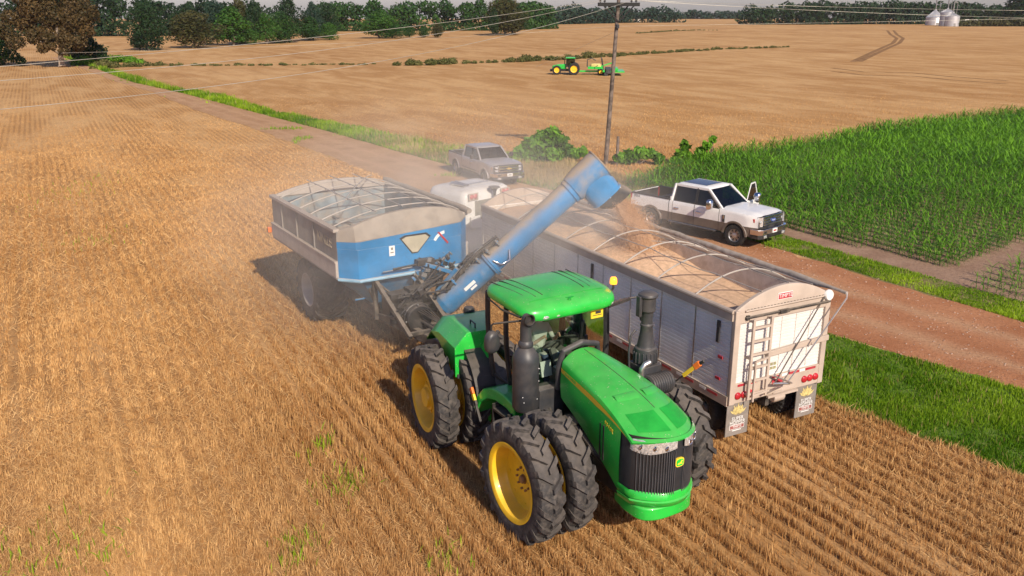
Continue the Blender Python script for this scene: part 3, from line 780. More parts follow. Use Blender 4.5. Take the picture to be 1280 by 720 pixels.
# signs on the front
b = MB()
W0 = [(-.02, .20), (.10, .25), (.62, .25), (.72, .17), (.40, -.17), (.26, -.17)]
cx, cz = -.12, 2.86
def fr(pts, s, y0, y1, mi): b.prism([(cx + (.35 - x) * s, cz + z * s) for x, z in pts], 'y', y0, y1, mi)
fr(W0, 1.22, 3.58, 3.60, 1); fr([(.35 + (x - .35) * .88, z * .86) for x, z in W0], 1.22, 3.60, 3.606, 0)
b.build('inspection_window', [pmat('dusty_window', (.44, .40, .30), .35, var=.08), M_['black']], cart)
b = MB(); c0 = Vector((-.97, 2.91))
arc = [(c0.x + .62 - .42 * cos(a), c0.y - .18 + .42 * sin(a)) for a in [radians(28 + 8 * i) for i in range(8)]]
arc2 = [(c0.x + .62 - .34 * cos(a), c0.y - .18 + .34 * sin(a)) for a in [radians(28 + 8 * i) for i in range(8)]]
mir = lambda P: [(2 * (c0.x + .28) - x, z) for x, z in P]
b.prism(mir(arc + arc2[::-1]), 'y', 3.58, 3.586, 0)
b.prism(mir([(c0.x + .36, c0.y + .22), (c0.x + .42, c0.y + .22), (c0.x + .70, c0.y - .10), (c0.x + .66, c0.y - .14)]), 'y', 3.587, 3.594, 1)
b.build('level_gauge', [M_['white'], M_['red']], cart)
b = MB(); b.box((.56, 3.585, 2.80), (.16, .01, .27)); b.box((.56, 3.592, 2.86), (.06, .004, .07), mi=1); b.box((.56, 3.592, 2.76), (.09, .004, .03), mi=1)
b.build('warning_sticker', [M_['white'], M_['side']], cart)
# wheels
TY_CART = tyre_mesh('tyre', .965, .47, .92, 17, M_['tyre'], lug=.045, lugw=.10, sweep=.42)
b = MB(); b.lathe([(.47, -.40), (.50, -.43), (.47, -.45), (.42, -.35), (.42, .30), (.47, .40), (.505, .43), (.505, .45), (.475, .455), (.44, .40), (.40, .30), (.37, .12), (.15, .08), (.14, .16), (0, .17)], 40, axis='x')
RIM_C = b.mesh('wheel', pmat('grey_rim', (.24, .24, .25), .45, var=.1, dust=.5, side=.3), 35)
for sx in (1, -1): set_wheel(cart, sx * 1.25, 0, .965, 0 if sx > 0 else pi, RIM_C, TY_CART, None)
# frame, drawbar, front A-frame and gearbox
b = MB()
b.beam((-1.2, 0, .965), (1.2, 0, .965), .3, .3)
for sx in (1, -1):
    b.beam((sx * .80, -1.2, 1.0), (sx * .80, 3.2, .98), .16, .26); b.beam((sx * .80, 3.1, .98), (sx * .16, 7.1, .80), .16, .26)
    b.beam((sx * .80, 3.2, 1.0), (sx * 1.2, 3.2, CB_), .1, .1); b.beam((sx * .8, -1.0, 1.0), (sx * 1.3, -1.6, CB_), .12, .12)
b.beam((-.85, 3.3, .98), (.85, 3.3, .98), .16, .2); b.beam((-.55, 4.6, .92), (.55, 4.6, .92), .12, .16)
b.box((.07, 7.2, .78), (.3, .5, .2))
b.build('drawbar', M_['frame'], cart, bevel=.012)
b = MB()
for sx in (1.02, -.15):
    b.beam((sx, 3.45, 2.05), (sx - .1, 5.3, 1.0), .11, .11); b.beam((sx, 3.42, 2.05), (sx, 3.42, .95), .11, .11)
    b.beam((sx - .05, 3.5, 1.1), (sx - .05, 4.6, 1.3), .06, .06)
b.beam((1.05, 3.46, 2.07), (-.2, 3.46, 2.07), .11, .11); b.beam((.9, 5.2, 1.05), (-.2, 5.2, 1.05), .1, .1)
b.beam((.95, 3.5, 1.95), (.1, 5.0, 1.0), .05, .05)
b.build('stand_frame', M_['frame'], cart, bevel=.01)
b = MB()
b.box((.45, 3.85, 1.35), (.95, .5, .75)); b.lathe([(0, .45), (.34, .45), (.36, .4), (.36, -.4), (.34, -.45), (0, -.45)], 20, o=(.40, 4.35, 1.25), axis='y')
b.lathe([(.37, .2), (.40, .22), (.40, .3), (.37, .32)], 20, o=(.40, 4.35, 1.25), axis='y')
b.box((.1, 3.9, 1.72), (.45, .4, .2)); b.box((.75, 4.0, 1.72), (.3, .3, .15))
b.tube([(.35, 4.6, 1.2), (.2, 5.6, 1.05), (.1, 6.6, .95)], .07, 10)
for k in range(26):
    p = Vector((random.uniform(-.1, .95), random.uniform(3.6, 4.9), random.uniform(1.1, 2.0)))
    b.box(p, (random.uniform(.03, .14),) * 3, Matrix.Rotation(random.random(), 3, 'Y'), mi=random.choice((0, 0, 0, 1)))
b.build('gearbox', [M_['black'], M_['chain']], cart, bevel=.01)
for k in range(9):
    b = MB()
    s = Vector((random.uniform(.0, .9), random.uniform(3.8, 4.8), random.uniform(1.3, 1.9))); e = Vector((random.uniform(-1.3, .1), random.uniform(3.7, 4.2), random.uniform(1.6, 2.5)))
    mdl = (s + e) / 2 + Vector((random.uniform(-.2, .2), random.uniform(.1, .4), random.uniform(-.1, .45)))
    b.tube([s * (1 - t) ** 2 + mdl * 2 * t * (1 - t) + e * t * t for t in [i / 8 for i in range(9)]], random.choice((.016, .02, .026)), 6); b.build('hydraulic_hose', M_['black'], cart, 50)
for k in range(5):
    b = MB()
    s = Vector((.5 - .1 * k, 4.6, 1.5)); e = Vector((.05, 7.6, 1.25 + .02 * k)); md = (s + e) / 2 + Vector((.1 * k - .2, 0, -.15))
    b.tube([s * (1 - t) ** 2 + md * 2 * t * (1 - t) + e * t * t for t in [i / 8 for i in range(9)]], .018, 6); b.build('hydraulic_hose', M_['black'], cart, 50)
# valve gear in front of the panel
b = MB()
b.beam((.62, 3.74, 2.34), (-.75, 3.74, 2.40), .05, .06, mi=0); b.beam((.9, 3.70, 2.30), (.1, 3.78, 2.34), .03, .03, mi=1); b.box((-.30, 3.74, 2.42), (.5, .2, .16), mi=0)
b.beam((-.1, 3.74, 2.44), (-1.05, 3.95, 2.05), .12, .10, mi=2)
for k in range(34):
    p = Vector((random.uniform(-1.15, .15), random.uniform(3.64, 3.98), random.uniform(2.05, 2.62)))
    b.box(p, (random.uniform(.03, .16), random.uniform(.03, .1), random.uniform(.03, .12)), Matrix.Rotation(random.uniform(-1, 1), 3, 'Y'), mi=random.choice((0, 0, 1, 2)))
b.build('valve_gear', [M_['black'], M_['chain'], M_['blue']], cart, bevel=.008)
# unloading auger (cart-space points) ------------------------------------------
cM = Matrix.Translation(CART_LOC) @ Matrix.Rotation(CART_YAW, 4, 'Z'); cI = cM.inverted()
TL_LOC, TL_YAW = Vector((5.614, 17.269, 0)), .487
tM = Matrix.Translation(TL_LOC) @ Matrix.Rotation(TL_YAW, 4, 'Z')
A0 = cI @ Vector((-1.87, 22.45, 1.18)); A1 = cI @ (tM @ Vector((-.80, 7.07, 4.22)))
ax = (A1 - A0).normalized(); up = (Vector((0, 0, 1)) - ax * ax.z).normalized(); sd = ax.cross(up)
def AP(t, u=0, v=0): return A0 + ax * t + up * u + sd * v
AL = (A1 - A0).length; AR = .315
b = MB(); hg = 1.75
b.tube([AP(.12), AP(hg)], AR * 1.02, 28); b.tube([AP(-.02), AP(.12)], [AR * .9, AR * 1.02], 28)
b.tube([AP(hg - .06), AP(hg)], AR * 1.2, 28)
b.build('lower_auger', M_['blue'], cart, 40)
b = MB()
b.tube([AP(hg + .01), AP(AL)], AR, 32); b.tube([AP(hg + .01), AP(hg + .07)], AR * 1.2, 28); b.tube([AP(AL - .10), AP(AL + .02)], AR * 1.10, 32)
au = b.build('upper_auger', pmat('auger_blue', (.018, .20, .46), .42, var=.1, scale=1.1, dust=1.5, side=.20, coat=.15), cart, 40)
b = MB()
for v in (.36, -.30):
    b.beam(AP(.35, .30, v * .5), AP(1.45, .52, v * .5), .07, .09, mi=0); b.beam(AP(1.4, .5, v * .5), AP(2.35, .40, v * .4), .06, .08, mi=0)
b.beam(AP(.1, .35, -.2), AP(1.0, .55, .1), .1, .1, mi=2); b.beam(AP(.3, .38, .0), AP(1.9, .52, .0), .06, .06, mi=1); b.beam(AP(1.2, .50, .0), AP(2.3, .42, 0), .10, .10, mi=0)
for t in (.7, 1.55, 1.9, 2.25):
    b.beam(AP(t, .38, -.22), AP(t, .38, .22), .06, .09, mi=2)
    for v in (-.2, .2): b.beam(AP(t, .26, v), AP(t, .46, v), .06, .05, mi=random.choice((2, 1)))
for k in range(46):
    p = AP(random.uniform(.1, 2.2), random.uniform(.33, .48), random.uniform(-.2, .22))
    b.box(p, (random.uniform(.02, .09), random.uniform(.02, .09), random.uniform(.02, .07)), Matrix.Rotation(random.uniform(-1, 1), 3, 'X'), mi=random.choice((0, 0, 1)))
b.build('fold_linkage', [M_['frame'], M_['chain'], M_['blue']], cart, bevel=.008)
b = MB()
lw = AP(hg + .15, -.02, .34); 
b.tube([AP(hg + .1, .12, .33), AP(hg + .2, -.10, .40), AP(hg + .45, -.16, .40), AP(hg + .62, .05, .34)], .025, 8)
b.build('auger_hose', M_['chrome'], cart, 50)
b = MB(); c = AP(.95, .03, AR * 1.03)
b.M = frame(c, ax, up); b.box((0, 0, 0), (.36, .09, .012)); b.box((.05, -.11, 0), (.2, .06, .012)); b.build('auger_sticker', M_['white'], cart)
# discharge head: cylinder, end disc, downward mouth and rubber chute
b = MB()
HL = 1.0
b.tube([AP(AL + .02), AP(AL + .35), AP(AL + HL)], [AR * 1.18, AR * 1.34, AR * 1.40], 36)
b.tube([AP(AL + HL), AP(AL + HL + .03)], AR * 1.46, 36, mi=1)
b.M = frame(AP(AL + HL + .032), sd, up); b.box((0, .05, .01), (.07, .05, .03), mi=2); b.M = None
hd = b.build('discharge_head', [pmat('head_blue', (.03, .22, .48), .5, var=.1, scale=1.2, dust=1.8, side=.55), M_['dusty'], M_['black']], cart, 40)
b = MB(); dn = -Vector((0, 0, 1)); mouth = []
fw = (ax * .55 + Vector((0, 0, -1)) * .835).normalized(); fu = fw.cross(sd).normalized()
if fu.dot(ax) < 0: fu = -fu
mc = AP(AL + .58, -.10); fw2 = (ax * .74 + Vector((0, 0, -1)) * .67).normalized()
def ring(c, a, e, n=28, a_=1.16):
    a, e = a * a_, e * 1.08
    out = []
    for i in range(n):
        t = 2 * pi * i / n; cc, ss = cos(t), sin(t)
        out.append(c + fu * (a * math.copysign(abs(cc) ** .55, cc)) + sd * (e * math.copysign(abs(ss) ** .55, ss)))
    return out
b.loft([ring(mc, .38, .38), ring(mc + fw * .34, .40, .41), ring(mc + fw * .60, .39, .40)], caps=False)
b.loft([ring(mc + fw * .56, .415, .425), ring(mc + fw * .62, .415, .425)], caps=False)
b.build('discharge_mouth', M_['blue2'], cart, 50)
mE = mc + fw * .60; b = MB()
b.loft([ring(mE, .385, .395), ring(mE + fw2 * .24, .38, .38), ring(mE + fw2 * .42 + fu * .02, .33, .34)], caps=False)
b.loft([ring(mE, .37, .38), ring(mE + fw2 * .24, .365, .365), ring(mE + fw2 * .42 + fu * .02, .315, .325)][::-1], caps=False)
for i in range(8):
    q = ring(mE + fw2 * .04, .40, .405, 8)[i]; b.ball(q, .014, 6, 4, 1)
b.build('rubber_chute', [pmat('rubber_chute', (.026, .027, .029), .6, var=.2, dust=.7, side=.15), M_['white']], cart, 50)
chute_end = cM @ (mE + fw2 * .36)
chute_dir = (cM.to_3x3() @ fw)
# ================================================================== hopper trailer being filled
trailer = thing('grain_trailer', 'long white ribbed hopper trailer with arched hoops, rear ladder and grey mud flaps', 'trailer', TL_LOC, TL_YAW)
TW, TH, TLN, TB = 1.30, 3.0, 11.5, 1.0
M_['twhite'] = pmat('trailer_white', (.68, .66, .64), .45, var=.04, side=.05, coat=.1)
M_['tside'] = pmat('trailer_side', (.84, .82, .80), .45, var=.05, scale=1.2, dust=.3, side=.06)
M_['flap'] = pmat('mud_flap', (.20, .18, .165), .75, var=.12, side=.35)
def tarch(x, e=.40): return e * (1 - (x / TW) ** 2)
for sx in (1, -1):
    b = MB(); prof = []
    n = 19; z0, z1 = TB + .16, TH - .18
    for i in range(n):
        za = z0 + (z1 - z0) * i / n; dz = (z1 - z0) / n
        prof += [(sx * (TW - .012), za), (sx * TW, za + dz * .12), (sx * TW, za + dz * .80), (sx * (TW - .012), za + dz * .92)]
    prof.append((sx * (TW - .012), z1))
    ys = [.06, TLN - .05]
    rows = [[(x, y, z) for x, z in prof] for y in ys]
    b.grid(rows if sx > 0 else rows[::-1])
    b.box((sx * (TW - .03), TLN / 2, (z0 + z1) / 2), (.03, TLN - .12, z1 - z0 + .05), mi=0)
    for k in range(1, 10): b.box((sx * (TW + .003), k * 1.18, (z0 + z1) / 2), (.008, .035, z1 - z0), mi=1)
    sw = b.build('side_wall', [M_['tside'], M_['alu']], trailer)
    b = MB()
    b.box((sx * TW, TLN / 2, TB + .06), (.07, TLN, .22)); b.box((sx * (TW + .01), TLN / 2, TH - .09), (.08, TLN, .17)); 
    b.tube([(sx * (TW + .012), .0, TH + .01), (sx * (TW + .012), TLN, TH + .01)], .055, 10)
    for k in range(14):
        y = .45 + k * .78
        b.box((sx * (TW + .038), y, TB + .10), (.005, .32, .055), mi=1); b.box((sx * (TW + .038), y + .32, TB + .10), (.005, .20, .055), mi=2)
    b.build('rail', [M_['tan'], M_['redtape'], M_['white']], trailer)
    for yy in (.30, .34, 3.9, 8.0):
        if yy == .30 or yy == .34: b = MB(); b.box((sx * (TW + .02), yy, 1.95 - (yy - .30) * 12), (.02, .14, .06)); b.build('side_marker', M_['redtape'], trailer)
    for yy in (.42, 5.2): b = MB(); b.box((sx * (TW + .02), yy, TH - .52), (.035, .09, .48)); b.build('hand_grip', M_['grey'], trailer, bevel=.01)
# rear end
b = MB()
for i in range(18):
    za = TB + .42 + i * (TH - .24 - TB - .42) / 18; dz = (TH - .24 - TB - .42) / 18
    b.grid([[(x, .0, za), (x, -.012, za + dz * .12), (x, -.012, za + dz * .85), (x, .0, za + dz * .97)] for x in (-TW + .10, TW - .10)])
b.box((0, .03, (TB + TH) / 2), (2 * TW - .1, .05, TH - TB - .1))
for k in range(1, 6): b.box((-TW + .1 + k * .4, -.013, 2.1), (.012, .004, 1.25), mi=1)
rw = b.build('rear_wall', [M_['twhite'], M_['tan']], trailer)
b = MB()
for sx in (1, -1): b.box((sx * (TW - .05), -.02, (TB + TH) / 2 + .02), (.14, .10, TH - TB + .06))
b.box((0, -.018, TB + .22), (2 * TW - .22, .08, .44)); b.box((0, -.018, TH - .13), (2 * TW - .22, .09, .22))
b.build('rear_frame', M_['tan'], trailer, bevel=.012)
xs = [TW * (i / 14 - 1) for i in range(29)]
for y, nm in ((0, 'rear_arch'), (TLN, 'front_arch')):
    b = MB(); s = 1 if y == 0 else -1
    rows = [[(x, y - s * .05, TH - .03), (x, y - s * .05, TH + tarch(x) - .02), (x, y - s * .03, TH + tarch(x) + .03), (x, y + s * .05, TH + tarch(x) + .03), (x, y + s * .05, TH - .03)] for x in xs]
    b.grid(rows if s > 0 else [r[::-1] for r in rows])
    ar = b.build(nm, M_['tan'], trailer, 35)
    if y == 0:
        b = MB(); b.tube([(-TW + .22, -.075, TH + .02), (TW - .2, -.075, TH + .02)], .022, 8); b.tube([(-TW + .22, -.09, TH - .12), (TW - .05, -.10, TH - .11)], .028, 8, mi=1)
        b.box((-.05, -.10, TH - .12), (.26, .07, .07), mi=1); b.box((-TW + .28, -.08, TH - .12), (.08, .05, .1), mi=1)
        for k in range(24): b.box((-TW + .3 + k * .09, -.06, TH + .035), (.04, .02, .02), mi=1)
        b.build('gate_bar', [M_['tan'], M_['frame']], trailer, 50)
        b = MB(); b.box((-.02, -.056, TH + .20), (.40, .012, .145), mi=0); b.box((-.02, -.063, TH + .20), (.375, .006, .12), mi=1)
        pq = b.build('name_plate', [M_['white'], M_['redtape']], trailer)
        text('lettering', 'TIMPTE', .115, M_['white'], pq, frame((-.02, -.067, TH + .20), (1, 0, 0), (0, 0, 1)), .002)
        b = MB(); b.lathe([(0, -.12), (.10, -.12), (.12, -.09), (.12, -.05)], 18, o=(TW - .08, 0, TH + .02), axis='y'); b.build('roller_plate', M_['white'], trailer, 40)
b = MB(); b.box((0, TLN - .02, (TB + TH) / 2), (2 * TW - .05, .05, TH - TB))
for sx in (1, -1): b.box((sx * (TW - .04), TLN, (TB + TH) / 2), (.1, .1, TH - TB))
for k in range(5): b.box((-1 + .5 * k, TLN + .02, 2), (.05, .06, TH - TB - .1))
b.build('front_wall', M_['tside'], trailer, bevel=.01)
# hoops and cords
for k in range(8):
    y = 1.25 + 1.33 * k; b = MB()
    b.tube([(x * .985, y, TH + .03 + tarch(x, .38)) for x in xs], .019, 7); b.build('hoop', M_['hoop'], trailer, 50)
b = MB()
for x in (-.62, .12, .78):
    b.tube([(x + .05 * sin(i * .9), TLN * i / 24, TH + .065 + tarch(x, .38) - .03 * abs(sin(i * pi / 2.4 * .9))) for i in range(25)], .011, 6)
for y0 in (3.2, 7.0, 9.4):
    b.tube([(.9 - i * .14, y0 + .12 * i + .1 * sin(i), TH + .04 + tarch(.9 - i * .14, .36)) for i in range(9)], .009, 5)
b.build('hoop_cord', M_['hoop'], trailer, 50)
b = MB(); b.tube([(TW + .06, -.42 + (TLN + .5) * i / 30, TH + .14 + .010 * sin(i * 1.9)) for i in range(31)], [.075 + .008 * sin(i * 2.3) if i > 1 else .035 for i in range(31)], 10)
b.build('rolled_tarp', pmat('rolled_tarp', (.34, .30, .27), .8, var=.2, scale=6, dust=.6, side=.3), trailer, 50)
b = MB()
b.tube([(TW + .06, -.42, TH + .14), (TW + .05, -.44, TH + .04), (.10, -.24, 1.30)], .017, 7); b.tube([(TW - .22, -.10, TH + .02), (-.26, -.22, 1.33)], .014, 7, mi=1)
b.tube([(-.28, -.22, 1.34), (.14, -.26, 1.28)], .028, 8); b.beam((-.25, -.16, 1.50), (.16, -.30, 1.30), .05, .03); b.beam((-.45, -.2, 1.15), (-.05, -.2, 1.22), .03, .03)
b.build('tarp_crank', [M_['alu'], M_['frame']], trailer, 50)
# ladder
b = MB()
for x in (-.94, -.46): b.beam((x, -.19, TB + .12), (x, -.19, TH - .14), .06, .05)
b.beam((-.86, -.25, TB + .06), (-.86, -.25, TB + .95), .04, .04); b.beam((-.86, -.25, TB + .95), (-.46, -.22, TB + .98), .045, .04); b.beam((-.86, -.25, TB + .20), (-.40, -.22, TB + .22), .045, .04)
for x in (-.94, -.46):
    for z in (TB + .2, TB + 1.0, TH - .2): b.beam((x, 0, z), (x, -.19, z), .04, .04)
lad = b.build('ladder', M_['tan'], trailer, bevel=.006)
for k in range(6): b = MB(); b.beam((-.94, -.19, TB + .22 + .29 * k), (-.46, -.19, TB + .22 + .29 * k), .045, .045); b.build('rung', M_['tan'], lad)
b = MB(); b.beam((-.40, -.09, 1.98), (TW + .02, -.09, 2.06), .07, .12, mi=0); b.beam((.80, -.14, 2.03), (.86, -.14, 1.98), .02, .05)
b.build('cross_bar', M_['tan'], trailer, bevel=.01)
b = MB()
for k, (x0, x1, red) in enumerate(((-1.12, -.92, 1), (-.80, -.62, 1), (-.18, .05, 1), (.30, .60, 1), (.78, 1.08, 1))): b.box(((x0 + x1) / 2, -.062, TB + .40 + .0), (x1 - x0, .004, .055), mi=0)
b.box((.18, -.062, TB + .40), (.16, .004, .055), mi=1); b.box((.69, -.062, TB + .40), (.16, .004, .055), mi=1)
b.box((-.02, -.063, TB + .29), (.30, .006, .10), mi=0)
for dx in (0, .09):
    for dz in (0, .09): b.box((-.18 + dx, -.016, TB + .60 + dz), (.07, .006, .06), mi=2)
b.build('rear_tape', [M_['redtape'], M_['white'], pmat('olive_sticker', (.32, .30, .16), .6)], trailer)
for sx in (1, -1):
    for k in range(3):
        b = MB(); b.lathe([(0, -.10), (.065, -.095), (.078, -.08), (.082, -.058)], 18, o=(sx * (1.10 - .165 * k), 0, TB + .17), axis='y')
        b.build('tail_light', M_['red'], trailer, 50)
# mud flaps with the sign
for sx in (1, -1):
    b = MB(); b.box((sx * .98, .03, .60), (.60, .025, .76)); fl = b.build('mud_flap', M_['flap'], trailer, bevel=.006)
    b = MB()
    for k in range(9):
        a = radians(-62 + 15.5 * k); L = .24 if k % 2 else .29; c, s_ = sin(a), cos(a)
        p0 = Vector((sx * .98 + c * .04, .0125, .68 + s_ * .02)); p1 = Vector((sx * .98 + c * L * .85, .0125, .68 + s_ * L))
        d = (p1 - p0).normalized(); q = Vector((d.z, 0, -d.x)); m_ = p0 + (p1 - p0) * .6
        b.add([p + Vector((0, -.002, 0)) for p in (p0, m_ + q * .028, p1, m_ - q * .028)], [(0, 1, 2, 3)])
    b.build('wheat_emblem', pmat('wheat_gold', (.62, .50, .20), .6, var=.2, scale=20), fl)
    text('lettering', 'SUPER', .115, M_['white'], fl, frame((sx * .98, .010, .605), (1, 0, 0), (0, 0, 1)), .004)
    text('lettering', 'HOPPER', .115, M_['white'], fl, frame((sx * .98, .010, .515), (1, 0, 0), (0, 0, 1)), .004)
    b = MB(); b.box((sx * .98, .016, .415), (.40, .006, .10), mi=0); b.box((sx * .98, .012, .415), (.375, .006, .078), mi=1); b.box((sx * .98, .015, .335), (.24, .005, .018), mi=0)
    b.build('maker_plate', [M_['white'], pmat('dull_red', (.30, .10, .09), .6)], fl)
    text('lettering', 'TIMPTE', .075, M_['white'], fl, frame((sx * .98, .007, .415), (1, 0, 0), (0, 0, 1)), .003)
# grain load: high at the front, falling back to a mound under the auger, low at the tail
def grain_z(x, y):
    base = float(np.interp(y, [0, 1.2, 2.6, 4.0, 5.0, 6.2, 7.5, 8.8, 11.5], [2.48, 2.46, 2.46, 2.50, 2.58, 2.72, 2.88, 2.94, 2.84]))
    return base + .24 * math.exp(-((y - 5.2) / 1.0) ** 2 - ((x - .45) / .8) ** 2) + .18 * math.exp(-((y - 9.0) / 1.8) ** 2 - (x / .9) ** 2) + .035 * mnoise.noise((x * 1.3, y * .9, 3)) + .008 * mnoise.noise((x * 7, y * 6, 1))
b = MB(); rows = []
for i in range(120):
    y = .10 + (TLN - .2) * i / 119
    rows.append([(x_, y, grain_z(x_, y)) for x_ in [-TW + .05 + (2 * TW - .1) * k / 40 for k in range(41)]])
b.grid([r[::-1] for r in rows]); g = b.build('grain_load', M_['grain'], None, 60)
g.location = TL_LOC; g.rotation_euler = (0, 0, TL_YAW)
tag(g, 'heaped tan grain filling the long white hopper trailer', 'grain', kind='stuff')
b = MB()
for sx in (1, -1): b.box((sx * (TW - .055), TLN / 2, 2.0), (.012, TLN - .1, 1.9))
for yy in (.075, TLN - .06): b.box((0, yy, 2.0), (2 * TW - .12, .012, 1.9))
b.build('inner_lining', pmat('dusty_lining', (.62, .54, .47), .6, var=.08, side=.5), trailer)
# hopper bottoms and running gear
b = MB()
for y0, y1 in ((3.2, 6.9), (6.9, 11.0)):
    b.loft([[(sx_ * (TW - .08), y, TB + .04) for sx_, y in ((-1, y0), (1, y0), (1, y1), (-1, y1))], [(sx_ * .5, y, .55) for sx_, y in ((-1, (y0 + y1) / 2 - .4), (1, (y0 + y1) / 2 - .4), (1, (y0 + y1) / 2 + .4), (-1, (y0 + y1) / 2 + .4))]][::-1])
b.loft([[(sx_ * (TW - .08), y, z) for sx_, y, z in ((-1, .1, TB + .9), (1, .1, TB + .9), (1, 3.2, TB), (-1, 3.2, TB))], [(sx_ * (TW - .1), y, z) for sx_, y, z in ((-1, .1, TB + .85), (1, .1, TB + .85), (1, 3.2, TB - .05), (-1, 3.2, TB - .05))]])
b.build('hopper_bottom', M_['tside'], trailer)
for sx in (1, -1):
    b = MB(); b.box((sx * .5, 2.2, .86), (.12, 4.0, .18)); b.build('frame_rail', M_['frame'], trailer)
    b = MB(); b.beam((sx * .9, 10.2, 1.0), (sx * .9, 10.2, .15), .14, .14); b.box((sx * .9, 10.2, .10), (.3, .3, .05)); b.build('landing_leg', M_['frame'], trailer)
for y in (.86, 2.12): b = MB(); b.lathe([(.10, -1.0), (.10, 1.0)], 12, o=(0, y, .52), axis='x', caps=True); b.box((0, y, .66), (1.1, .25, .26)); b.build('axle', M_['frame'], trailer, 40)
b = MB(); b.box((0, .2, .90), (2.1, .12, .12)); b.box((.05, .17, .78), (.5, .1, .2)); b.box((-.2, .12, .86), (.1, .25, .25)); b.build('rear_cross_member', M_['frame'], trailer)
b = MB(); b.lathe([(0, -.15), (.10, -.15), (.12, -.12), (.12, .12), (.10, .15), (0, .15)], 20, o=(.02, -.05, TB - .06), axis='x'); b.beam((-.35, -.15, TB + .02), (.5, -.15, TB + .02), .06, .05); b.build('air_tank', M_['tan'], trailer, 40)
TY_TR = tyre_mesh('tyre', .52, .285, .28, 26, M_['tyre2'], lug=.012, lugw=.05, sweep=.12)
b = MB(); b.lathe([(.285, -.12), (.30, -.13), (.28, .10), (.30, .125), (.285, .13), (.265, .09), (.25, .0), (.15, -.02), (.14, .05), (.10, .09), (0, .09)], 32, axis='x')
for k in range(5):
    a = 2 * pi * k / 5; b.lathe([(.0, .004), (.034, .004), (.034, -.02)], 10, o=(.0, .20 * cos(a), .20 * sin(a)), axis='x', mi=1)
for k in range(10):
    a = 2 * pi * k / 10; b.lathe([(.0, .03), (.012, .03), (.014, -.02)], 6, o=(.0, .125 * cos(a), .125 * sin(a)), axis='x', mi=1)
RIM_T = b.mesh('wheel', [pmat('dull_wheel', (.11, .105, .10), .5, var=.15, side=.3), M_['black']], 35)
for y in (.86, 2.12):
    for sx in (1, -1):
        for x in (1.12, .80): set_wheel(trailer, sx * x, y, .52, 0 if sx > 0 else pi, RIM_T, TY_TR, None, roll=y + x)
# falling grain ----------------------------------------------------------------
def cloud_attr(me, vals):
    a = me.attributes.new('rnd', 'FLOAT', 'POINT'); a.data.foreach_set('value', np.asarray(vals, 'f'))
g0 = chute_end; land = tM @ Vector((.45, 5.35, 2.55))
vx = Vector((land.x - g0.x, land.y - g0.y, 0))
def fall(t): return Vector((g0.x + vx.x * (1 - (1 - t) ** 1.5), g0.y + vx.y * (1 - (1 - t) ** 1.5), g0.z + (land.z - g0.z) * t ** 1.25))
b = MB(); rings = []
for i in range(34):        # the dense heart of the stream
    t = i / 33; c = fall(t); w = .18 + .24 * t ** 1.3; rg = []
    for k in range(26):
        a = 2 * pi * k / 26; q = 1 + .30 * mnoise.noise((cos(a) * 1.6, sin(a) * 1.6, t * 2.2)) + .16 * mnoise.noise((cos(a) * 5, sin(a) * 5, t * 9))
        rg.append(c + Vector((cos(a) * w * q * 1.1, sin(a) * w * q * .9, 0)))
    rings.append(rg)
b.loft(rings[::-1])
V = [tuple(p) for p in b.v]; F = list(b.f); nb = len(F); Rn = [.5 + .5 * mnoise.noise((p[0] * 9, p[1] * 9, p[2] * 3)) for p in V]
for i in range(90000):
    t = random.random() ** .8; c = fall(t); w = .27 + .27 * t
    if random.random() < .22: w *= 1.6
    a = random.random() * 2 * pi; r = w * min(1.5, abs(random.gauss(0, .55)))
    p = c + Vector((r * cos(a), r * sin(a), random.gauss(0, .05))); s = random.uniform(.0035, .0085)
    d1 = Vector((random.gauss(0, 1), random.gauss(0, 1), random.gauss(0, 1.6))).normalized(); d2 = d1.orthogonal().normalized(); n = len(V)
    V += [tuple(p - d1 * s * 1.6), tuple(p + d2 * s), tuple(p + d1 * s * 1.6), tuple(p - d2 * s)]; F.append((n, n + 1, n + 2, n + 3)); q = random.random(); Rn += [q] * 4
me = bpy.data.meshes.new('grain_stream'); me.from_pydata(V, [], F); cloud_attr(me, Rn)
me.materials.append(leaf_mat('falling_grain', (.34, .18, .095), (.66, .42, .25), .15, .85))
gs = mesh_obj('grain_stream', me); tag(gs, 'tan grain pouring from the raised auger spout into the white trailer', 'grain', kind='stuff')

# ================================================================== truck that pulls the trailer
def local_to_trailer(x, y): return tM @ Vector((x, y, 0))
semi = thing('truck_tractor', 'white road truck with red lamps on its cab roof coupled to the hopper trailer', 'truck', (-.93, 29.43, 0), .77, scale=1.035)
M_['cabwhite'] = pmat('truck_white', (.80, .79, .76), .4, var=.04, dust=.45, side=.05, coat=.3)
M_['darkglass'] = pmat('dark_window', (.012, .016, .018), .06, var=.1, spec=.6)
M_['dustyglass'] = pmat('dusty_window_glass', (.20, .20, .17), .25, var=.15, side=.4)
def rrect(w, l, y, z, e=.25, n=32):
    return [(w * math.copysign(abs(cos(2 * pi * i / n)) ** e, cos(2 * pi * i / n)), y + l * math.copysign(abs(sin(2 * pi * i / n)) ** e, sin(2 * pi * i / n)), z) for i in range(n)]
b = MB()
b.loft([rrect(1.08, .95, .75, .95), rrect(1.10, .97, .75, 1.4), rrect(1.10, .97, .75, 2.2), rrect(1.07, .95, .74, 2.75), rrect(1.02, .88, .72, 2.90), rrect(.92, .75, .70, 2.97), rrect(.5, .4, .7, 3.0)])
cab = b.build('cab', M_['cabwhite'], semi, 50, weld=True)
